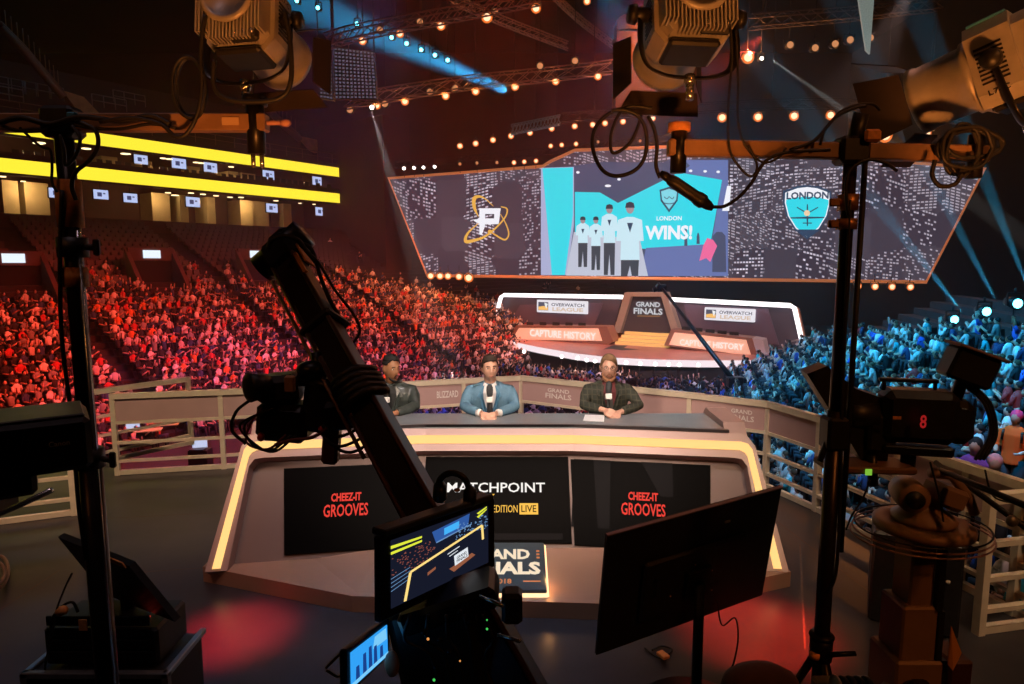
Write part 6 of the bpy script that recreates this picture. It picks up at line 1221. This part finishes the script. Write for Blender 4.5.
# black case and small gear
t = thing('flight_case', 'large black flight case against the rail, behind the pedestal column', 'flight case', G(940, 640, 0))
c_ = G(943, 640, 0); hh = .62; m = MB(); m.box((c_.x, c_.y+.35, hh/2), (.50, .55, hh), bev=.015, rz=-.5); bd = m.build('body', BLK, t)
m = MB()
for s, z in ((-.04, hh*.62), (.02, hh*.60)): m.cyl((c_.x+s, c_.y+.02, z), (c_.x+s, c_.y+.035, z), .013, n=10)
m.build('pale_sticker', mat('pale_sticker', (.55, .5, .45), .6), bd)
t = thing('folding_chair', 'dark rounded chair back at the very bottom beside the tall stand foot', 'chair', P(760, 700, 1.9))
m = MB(); c_ = P(762, 690, 1.9); m.rings([[V((c_.x+(r_*1.0)*math.cos(a)*1, c_.y+dy, c_.z+(r_*.62)*math.sin(a))) for a in [2*PI*i/28 for i in range(28)]] for r_, dy in ((.10, -.03), (.12, -.01), (.125, .02), (.11, .05))]); m.build('backrest', mat('dark_red_brown_fabric', (.06, .02, .018), .8, noise=.2, nscale=30), t)
m = MB(); m.cyl((c_.x, c_.y+.02, 0), (c_.x, c_.y+.02, c_.z), .025, n=10); m.build('post', BLK2, t)
t = thing('cable_drum', 'pale box with black ribbed hose coils by the tall stand foot', 'cable drum', P(850, 684, 2.3))
m = MB(); c_ = P(850, 690, 2.35); m.box((c_.x, c_.y, c_.z/2), (.22, .2, c_.z), bev=.01); m.build('box', mat('dim_grey_box', (.16, .15, .16), .6), t)
for k in range(4): m = MB(); m.lathe((c_.x-.05+k*.03, c_.y-.03, c_.z+.02), (1, 0, 0), [(0, .045), (.006, .052), (.016, .052), (.022, .045)], 18); m.build('ribbed_coil', BLK, t)
m = MB(); m.lathe((c_.x-.075, c_.y-.03, c_.z+.02), (1, 0, 0), [(0, .03), (.004, .055), (.012, .055), (.016, .03)], 18); m.build('pale_flange', GRY, t)
# ================================================================ SPECTATORS AND SEATS
bpy.context.view_layer.update()
dgX = bpy.context.evaluated_depsgraph_get(); dgX.update()
CAMP = V((0, 0, H))
def proj(p):
    d = V(p)-CAMP; f = V((0, math.cos(TH), -math.sin(TH))); u = V((0, math.sin(TH), math.cos(TH))); z = d.dot(f)
    return (512+F*d.x/z, 342-F*d.dot(u)/z, z) if z > .1 else (-999, -999, z)
def seen(p):
    x, y, z = proj(p)
    if not (2 < x < 1022 and 2 < y < 682): return False
    d = V(p)-CAMP; hit = SC.ray_cast(dgX, CAMP, d.normalized(), distance=d.length-.4)
    return not hit[0]
SHIRTS = {'black': (.015, .015, .018), 'white': (.78, .76, .74), 'grey': (.26, .25, .25), 'navy': (.03, .05, .14), 'pale': (.55, .5, .46), 'blue': (.04, .12, .55), 'red': (.5, .04, .04), 'orange': (.7, .2, .04), 'teal': (.05, .38, .42)}
CM = {k: mat('shirt_'+k, v, .8) for k, v in SHIRTS.items()}
SK1 = mat('spectator_skin_light', (.6, .38, .28), .6); SK2 = mat('spectator_skin_brown', (.28, .14, .08), .6)
HR = [mat('spectator_hair_dark', (.012, .01, .01), .8), mat('spectator_hair_brown', (.09, .045, .02), .8)]
TRS = mat('spectator_trousers', (.02, .022, .03), .85)
def person_mb(pose, rich=False):
    """slots 0 shirt, 1 skin, 2 hair, 3 trousers; feet at 0, facing -y"""
    n = 8 if rich else 5; m = MB(); st = pose == 'standing'
    hz = .92 if st else .48; ln = -.12 if pose == 'leaning' else 0
    top = hz+.52
    def tr(z, k): return k*(z-hz)/.52*1.0
    m.mi = 0; m.rings([[V((a*math.cos(q), ln*(z-hz)/.5+d*math.sin(q), z)) for q in [2*PI*i/(n+1) for i in range(n+1)]] for z, a, d in ((hz-.05, .17, .12), (hz+.2, .165, .12), (hz+.42, .215, .12), (hz+.51, .15, .09), (hz+.56, .06, .05))])
    yh = ln*1.15; m.mi = 1; m.sph((0, yh-.02, hz+.68), (.078, .095, .115), n+1, 6 if rich else 4)
    m.mi = 2; m.sph((0, yh+.012, hz+.715), (.088, .10, .10), n+1, 6 if rich else 4)
    sh = [V((s*.21, ln*.85, hz+.44)) for s in (-1, 1)]
    if pose == 'cheering': A = [[(s*.27, -.06, hz+.66), (s*.25, -.10, hz+.92)] for s in (-1, 1)]
    elif pose == 'clapping': A = [[(s*.27, -.10, hz+.22), (s*.05, -.30, hz+.42)] for s in (-1, 1)]
    elif pose == 'standing': A = [[(s*.26, .0, hz+.18), (s*.24, -.06, hz-.06)] for s in (-1, 1)]
    else: A = [[(s*.27, ln-.04, hz+.18), (s*.10, ln-.28, hz+.12)] for s in (-1, 1)]
    for k, s in enumerate((-1, 1)):
        m.mi = 0; m.tube([sh[k], A[k][0]], [.06, .048], n); m.mi = 1; m.tube([A[k][0], A[k][1]], [.042, .034], n); m.sph(A[k][1], (.045, .045, .055), n, 4)
        m.mi = 3
        if st: m.tube([(s*.09, 0, hz), (s*.10, 0, .45), (s*.11, 0, .02)], [.10, .075, .055], n)
        else: m.tube([(s*.09, .0, hz), (s*.12, -.40, hz+.02), (s*.12, -.42, .02)], [.09, .08, .055], n)
    return m
POSES = ['seated', 'leaning', 'clapping', 'cheering']
RP = {p: person_mb(p, True) for p in POSES+['standing']}; LP = {p: person_mb(p, False) for p in POSES+['standing']}
MSL = list(CM)+['s1', 's2', 'h0', 'h1', 't']; MLIST = [CM[k] for k in CM]+[SK1, SK2, HR[0], HR[1], TRS]
def slots(shirt, dark, hair): return [MSL.index(shirt), MSL.index('s2' if dark else 's1'), MSL.index('h%d' % hair), MSL.index('t')]
cand = []
def shirt_pick(zone):
    r = R.random()
    if zone == 'cyan': tab = (('black', .30), ('white', .22), ('pale', .12), ('navy', .10), ('teal', .1), ('blue', .06), ('grey', .06), ('red', .04))
    elif zone == 'red': tab = (('black', .34), ('white', .16), ('pale', .12), ('grey', .12), ('navy', .12), ('red', .09), ('orange', .05))
    else: tab = (('black', .36), ('white', .12), ('pale', .08), ('grey', .12), ('navy', .14), ('blue', .12), ('red', .06))
    for k, p in tab:
        r -= p
        if r < 0: return k
    return 'black'
def addp(pos, face, zone, pose=None):
    x, y, z = proj(pos+V((0, 0, 1.1)))
    if x < -12 or x > 1036 or y < 200: return
    cand.append(dict(p=pos, a=math.atan2(face.x, -face.y)+R.uniform(-.35, .35), zone=zone, pose=pose or R.choices(POSES, (6, 3, 3, 1))[0], shirt=shirt_pick(zone), dark=R.random() < .3, hair=R.random() < .35, k=R.uniform(.76, .86), dist=z, px=(x, y)))
STG = V((8, 44, 0))
for s, z in rows:
    t_ = -30.0
    aisle0 = 0
    while t_ < 62:
        t_ += .45; lim = -8.3 if t_ < 20 else -8.3-(t_-20)*.46
        near_port = any(abs(t_-vt) < 1.5 and s > -9.7 for vt in vomt)
        if near_port or L(t_, s, z).y > 76: continue
        if int((t_+200)/9.5) != int((t_+200-.8)/9.5): continue
        if s > lim:
            if s > lim+2 and R.random() > .03 or R.random() > .35: continue
        if R.random() < .06: continue
        p = L(t_+R.uniform(-.06, .06), s-.33, z)
        addp(p, (STG-p).normalized()*.6-N*.8, 'red')
# floor seats
for i in range(-44, 50):
    for j in range(0, 29):
        p = G(646, 372, -5.2)*1.0; p = V((7.5, 37.5, FZ))+SD*(i*.49+R.uniform(-.05, .05))+SM*(j*.68-1.5)
        if i % 13 == 0: continue
        rt = (p-B0).dot(W); sl_ = (p-A0).dot(N)
        if sl_ > -22.2 or rt > 2.6 and (p-B0).dot(E) < 26: continue
        if p.y < 13 or p.y > 60: continue
        x, y, zz = proj(p)
        if x < 400 and y > 408: continue
        if R.random() < .07: continue
        addp(p, STG-p, 'floor')
for s, z in rrows:
    t_ = -11.0
    while t_ < 26:
        t_ += .45
        if int((t_+200)/8.5) != int((t_+200-1.0)/8.5): continue
        if s > 12.4-(t_-8)*.27: continue
        if R.random() < .05: continue
        p = Rr(t_+R.uniform(-.06, .06), s+.33, z)
        addp(p, (STG-p).normalized()*.7-W*.7, 'cyan')
# standing people along the stage front
for i in range(16): p = V((front[3].x-6+i*.85, 0, FZ)); p.y = 36.8-i*.12+R.uniform(-.4, .4); addp(p, V((R.uniform(-1, 1), R.uniform(-1, 1), 0)), 'floor', 'standing')
cand.sort(key=lambda c: c['dist'])
solo, rest, pr = [], [], {}
for c in cand:
    hd = c['p']+V((0, 0, 1.12*c['k']))
    if len(solo) < 290 and seen(hd): solo.append(c)
    else: rest.append(c)
zone_txt = {'red': 'in the red-lit stand', 'floor': 'on the floor seats', 'cyan': 'in the blue-lit stand'}
pose_txt = {'seated': 'sitting still', 'leaning': 'leaning forward', 'clapping': 'clapping hands', 'cheering': 'with both arms up', 'standing': 'standing upright'}
hair_txt = ('dark', 'brown')
for c in solo:
    key = (c['pose'], c['shirt'], c['dark'], c['hair'])
    if key not in pr:
        m = RP[c['pose']]; sl_ = slots(c['shirt'], c['dark'], c['hair']); mm = MB(); mm.v = m.v; mm.f = m.f; mm.s = m.s; mm.m = m.m
        o = mm.build('spectator', [MLIST[i] for i in sl_]); pr[key] = o
    else: o = pr[key].copy(); COL.objects.link(o)
    o.location = c['p']; o.rotation_euler = (0, 0, c['a']); o.scale = (c['k'],)*3
    tag(o, '%s-haired spectator in a %s top %s %s' % (hair_txt[c['hair']], c['shirt'], pose_txt[c['pose']], zone_txt[c['zone']]), 'person', 'spectators '+zone_txt[c['zone']])
vs, fs, mi = [], [], []
sv, sf = [], []
for c in rest+solo:
    rot = Matrix.Translation(c['p']) @ Matrix.Rotation(c['a'], 4, 'Z') @ Matrix.Scale(c['k'], 4)
    if c['pose'] != 'standing':
        o0 = len(sv)
        for q in ((-.22, -.2, .42), (.22, -.2, .42), (.22, .22, .42), (-.22, .22, .42), (-.22, .20, .86), (.22, .20, .86), (.2, .1, .0), (-.2, .1, .0)): sv.append(tuple(rot @ V(q)))
        sf += [(o0, o0+1, o0+2, o0+3), (o0+3, o0+2, o0+5, o0+4), (o0+7, o0+6, o0+2, o0+3)]
for c in rest:
    rot = Matrix.Translation(c['p']) @ Matrix.Rotation(c['a'], 4, 'Z') @ Matrix.Scale(c['k'], 4)
    m = LP[c['pose']]; o0 = len(vs); sl_ = slots(c['shirt'], c['dark'], c['hair'])
    vs += [tuple(rot @ p) for p in m.v]; fs += [[i+o0 for i in f] for f in m.f]; mi += [sl_[k] for k in m.m]
me = bpy.data.meshes.new('crowd'); me.from_pydata(vs, [], fs)
for q in MLIST: me.materials.append(q)
me.polygons.foreach_set('material_index', mi); me.polygons.foreach_set('use_smooth', [True]*len(fs)); me.update()
o = bpy.data.objects.new('crowd', me); COL.objects.link(o); o['kind'] = 'stuff'; o['label'] = 'dense crowd of spectators filling both stands and the floor'
me = bpy.data.meshes.new('seating'); me.from_pydata(sv, [], sf); me.materials.append(SEAT); me.update()
o = bpy.data.objects.new('crowd_seating', me); COL.objects.link(o); o['kind'] = 'stuff'; o['label'] = 'rows of dark seats under the crowd'
# empty seats high in the side stand
sc_ = []
for s, z in rows:
    if s < -8.2: break
    t_ = -30.0
    while t_ < 28:
        t_ += .47
        if any(abs(t_-vt) < 1.6 and s < -6.5 for vt in vomt): continue
        if int((t_+200)/9.5) != int((t_+200-1.1)/9.5): continue
        p = L(t_, s-.33, z); x, y, zz = proj(p)
        if -10 < x < 350: sc_.append((zz, t_, s-.33, z, p))
for px0, zf in ((50, 4.6), (90, 4.6), (200, 4.6), (270, 4.6)):
    pass
for zf, so in ((4.6, 1.0), (4.6, 1.9), (LZ1+.0, .9)):
    t_ = -30.0
    while t_ < 26:
        t_ += .6
        if R.random() < .12: continue
        p = L(t_, so, zf); x, y, zz = proj(p)
        if -10 < x < 340: sc_.append((zz, t_, so, zf, p))
sc_.sort(key=lambda q: q[0]); proto = None; nso = 0; sb = MB()
for zz, t_, s, z, p in sc_:
    vis = nso < 290 and seen(p+V((0, 0, .85)))
    if vis:
        if proto is None: m = MB(); seatmb(m, Matrix.Identity(4)); o = proto = m.build('stadium_seat', SEAT)
        else: o = proto.copy(); COL.objects.link(o)
        o.location = p; o.scale = (.85,)*3; o.rotation_euler = (0, 0, math.atan2(N.y, N.x)-PI/2)
        lo = 'in the upper rows of the side stand' if s < 0 else ('on the lower suite terrace' if z < 6 else 'on the higher suite terrace')
        tag(o, 'empty dark folding seat '+lo, 'seat', 'empty seats '+lo); nso += 1
    else:
        T_ = seat_T(t_, s, z); sb.M = T_; sb.box((0, 0, .43), (.44, .42, .06)); sb.box((0, .22, .68), (.44, .05, .46)); sb.M = Matrix.Identity(4)
if sb.v: o = sb.build('seating', SEAT); o['kind'] = 'stuff'; o['label'] = 'rows of empty dark seats deeper in the stand'
# a few people who stand out
def special(lab, p, face, pose, shirt, hairm, extra=None, k=1.0):
    t = thing('person', lab, 'person', p); R_ = Matrix.Translation(p) @ Matrix.Rotation(face, 4, 'Z') @ Matrix.Scale(k, 4)
    m = MB(R_); hz = .92 if pose == 'standing' else .48
    # body in one skin
    m.sph((0, -.02, hz+.68), (.075, .092, .118), 12, 10); m.tube([(0, 0, hz+.5), (0, -.01, hz+.62)], [.06, .05], 10)
    m.rings([[V((a*math.cos(q), d*math.sin(q), z)) for q in [2*PI*i/14 for i in range(14)]] for z, a, d in ((hz-.08, .15, .11), (hz+.15, .13, .10), (hz+.4, .18, .11), (hz+.5, .13, .08), (hz+.54, .06, .05))])
    for s in (-1, 1):
        m.tube([(s*.16, 0, hz+.44), (s*.24, -.04, hz+.18), (s*.16, -.26, hz+.14)], [.05, .042, .03], 10); m.sph((s*.14, -.31, hz+.145), (.035, .055, .025), 8, 6)
        m.tube([(s*.08, 0, hz), (s*.10, -.02 if pose == 'standing' else -.4, hz*.5 if pose == 'standing' else hz), (s*.10, 0 if pose == 'standing' else -.4, .04)], [.085, .065, .045], 10)
    remeshed(m, 'body', SK1, t, .02, 1)
    m = MB(R_); m.rings([[V((a*math.cos(q), d*math.sin(q), z)) for q in [2*PI*i/14 for i in range(14)]] for z, a, d in ((hz-.1, .175, .135), (hz+.15, .16, .125), (hz+.4, .205, .135), (hz+.5, .15, .10), (hz+.55, .07, .06))])
    for s in (-1, 1): m.tube([(s*.16, 0, hz+.45), (s*.25, -.04, hz+.18), (s*.23, -.09, hz+.16)], [.07, .06, .055], 10)
    remeshed(m, 'shirt', shirt, t, .02, 1)
    m = MB(R_)
    for s in (-1, 1): m.tube([(s*.08, 0, hz-.02), (s*.10, -.02 if pose == 'standing' else -.4, hz*.5 if pose == 'standing' else hz), (s*.10, 0 if pose == 'standing' else -.4, .06)], [.105, .085, .065], 10)
    m.build('trousers', TRS, t)
    m = MB(R_); m.sph((0, .01, hz+.715), (.092, .108, .105), 12, 9); m.build('hair', hairm, t)
    if extra: extra(R_, hz, t)
def backpack(R_, hz, t): m = MB(R_); m.box((0, .19, hz+.25), (.3, .16, .42), bev=.05); m.tube([(-.12, .12, hz+.45), (-.13, -.10, hz+.46), (-.14, -.12, hz+.3)], .02, 6); m.tube([(.12, .12, hz+.45), (.13, -.10, hz+.46), (.14, -.12, hz+.3)], .02, 6); m.build('backpack', BLK, t)
pk = mat('bright_pink_hair', (.9, .06, .22), .7)
p = P(1013, 455, 10.0); special('person with bright pink hair, orange shirt and black backpack standing in the blue-lit stand', V((p.x, p.y, p.z-.92)), -1.0, 'standing', mat('vivid_orange_shirt', (1, .13, .01), .8), pk, backpack, .95)
p = P(995, 462, 8.6); special('person in a pale pink cap bending below the pink-haired spectator', V((p.x, p.y, p.z-1.18)), -.6, 'seated', CM['black'], mat('pale_pink_cap', (.9, .42, .45), .7), None, 1)
p = P(975, 450, 9.2); special('person in a purple and red top sitting beside the camera rear', V((p.x, p.y, p.z-1.1)), -.8, 'seated', mat('violet_red_top', (.22, .05, .28), .8), HR[0], None, 1)
# press desks under the rail
t0_ = None
for k, (x, y) in enumerate(((148, 430), (166, 424), (183, 419), (196, 415.5))):
    c = G(x, y, -4.4); t = thing('press_table', 'small tan-topped press table in the dark area below the rail', 'table', (c.x, c.y, FZ), 'press tables below the rail')
    m = MB(); m.box(c, (1.0, .5, .04), rz=.3); m.build('table_top', mat('glowing_tan_top', (.5, .36, .18), .6, emit=(1, .7, .3), es=.12), t)  # faint glow put into the table top colour
    for s in (-1, 1): m = MB(); m.cyl((c.x+s*.4, c.y, FZ), (c.x+s*.4, c.y, -4.42), .03, n=6); m.build('leg', BLK2, t)
for x, y, lb in ((133, 428, 'first from the gap in the rail'), (200, 447, 'second, towards the remote head')):
    c = G(x, y, -4.3); t = thing('laptop', 'open laptop with a bright screen below the rail, '+lb, 'laptop', c); T_ = basis(c+V((0, 0, .15)), (1, .3, 0), (0, 0, 1)); m = MB(T_); m.box((0, 0, 0), (.5, .36, .02)); m.build('screen', em('laptop_glow', (.6, .65, .9), .9), t); m = MB(); m.box(c-V((0, .15, .03)), (.5, .35, .03)); m.build('keyboard', BLK, t); m = MB(); m.box((c.x, c.y, (c.z+FZ)/2-.04), (.7, .5, c.z-FZ-.06), bev=.02); m.build('stand', BLK2, t)
print('spectators', len(solo), len(rest), 'seats', nso, len(sc_))

# ---------------------------------------------------------------- stage haze filling the hall beyond the platform
hz = MB(); hz.hexa([(-24, 18, -5.1), (30, 18, -5.1), (30, 68, -5.1), (-24, 68, -5.1), (-24, 18, 24), (30, 18, 24), (30, 68, 24), (-24, 68, 24)])
hm = bpy.data.materials.new('stage_haze'); hm.use_nodes = True; nt = hm.node_tree; nt.nodes.clear()
vs_ = nt.nodes.new('ShaderNodeVolumeScatter'); vs_.inputs['Density'].default_value = .0019; vs_.inputs['Anisotropy'].default_value = .35; vs_.inputs['Color'].default_value = (1, 1, 1, 1)
om = nt.nodes.new('ShaderNodeOutputMaterial'); nt.links.new(vs_.outputs[0], om.inputs['Volume'])
o = hz.build('haze', hm); o['kind'] = 'stuff'; o['label'] = 'thin stage haze glowing around the lamps and beams'
# beams that show in the haze
spot(P(761.6, 58.5, 38)+V((0, -.6, 0)), P(900, 150, 37), (1, 1, .95), 450000, 4, .3, .03)
spot(P(372, 107.5, 39)+V((0, -.6, 0)), P(398, 200, 38), (1, .95, .9), 130000, 9, .5, .03)
for i, (x, y, x2, y2) in enumerate(((954, 319.5, 937, 280), (986, 311.5, 958, 228), (1017, 303.5, 1003, 225))): spot(P(x, y, 25-i*2)+V((0, -.6, .2)), P(x2, y2, 25-i*2-1), (.05, .6, 1), 240000, 5, .4, .03)
spot(P(510, 92, 47), P(290, -2, 46), (.03, .5, 1), 3500000, 12, .9, .3)
# added amber spots that tint the haze high over the stage
spot(P(690, -60, 40), P(620, 200, 52), (1, .26, .05), 30000, 60, .9, .3)
spot(P(400, 40, 44), P(400, 300, 52), (1, .30, .08), 5000, 50, .9, .3)
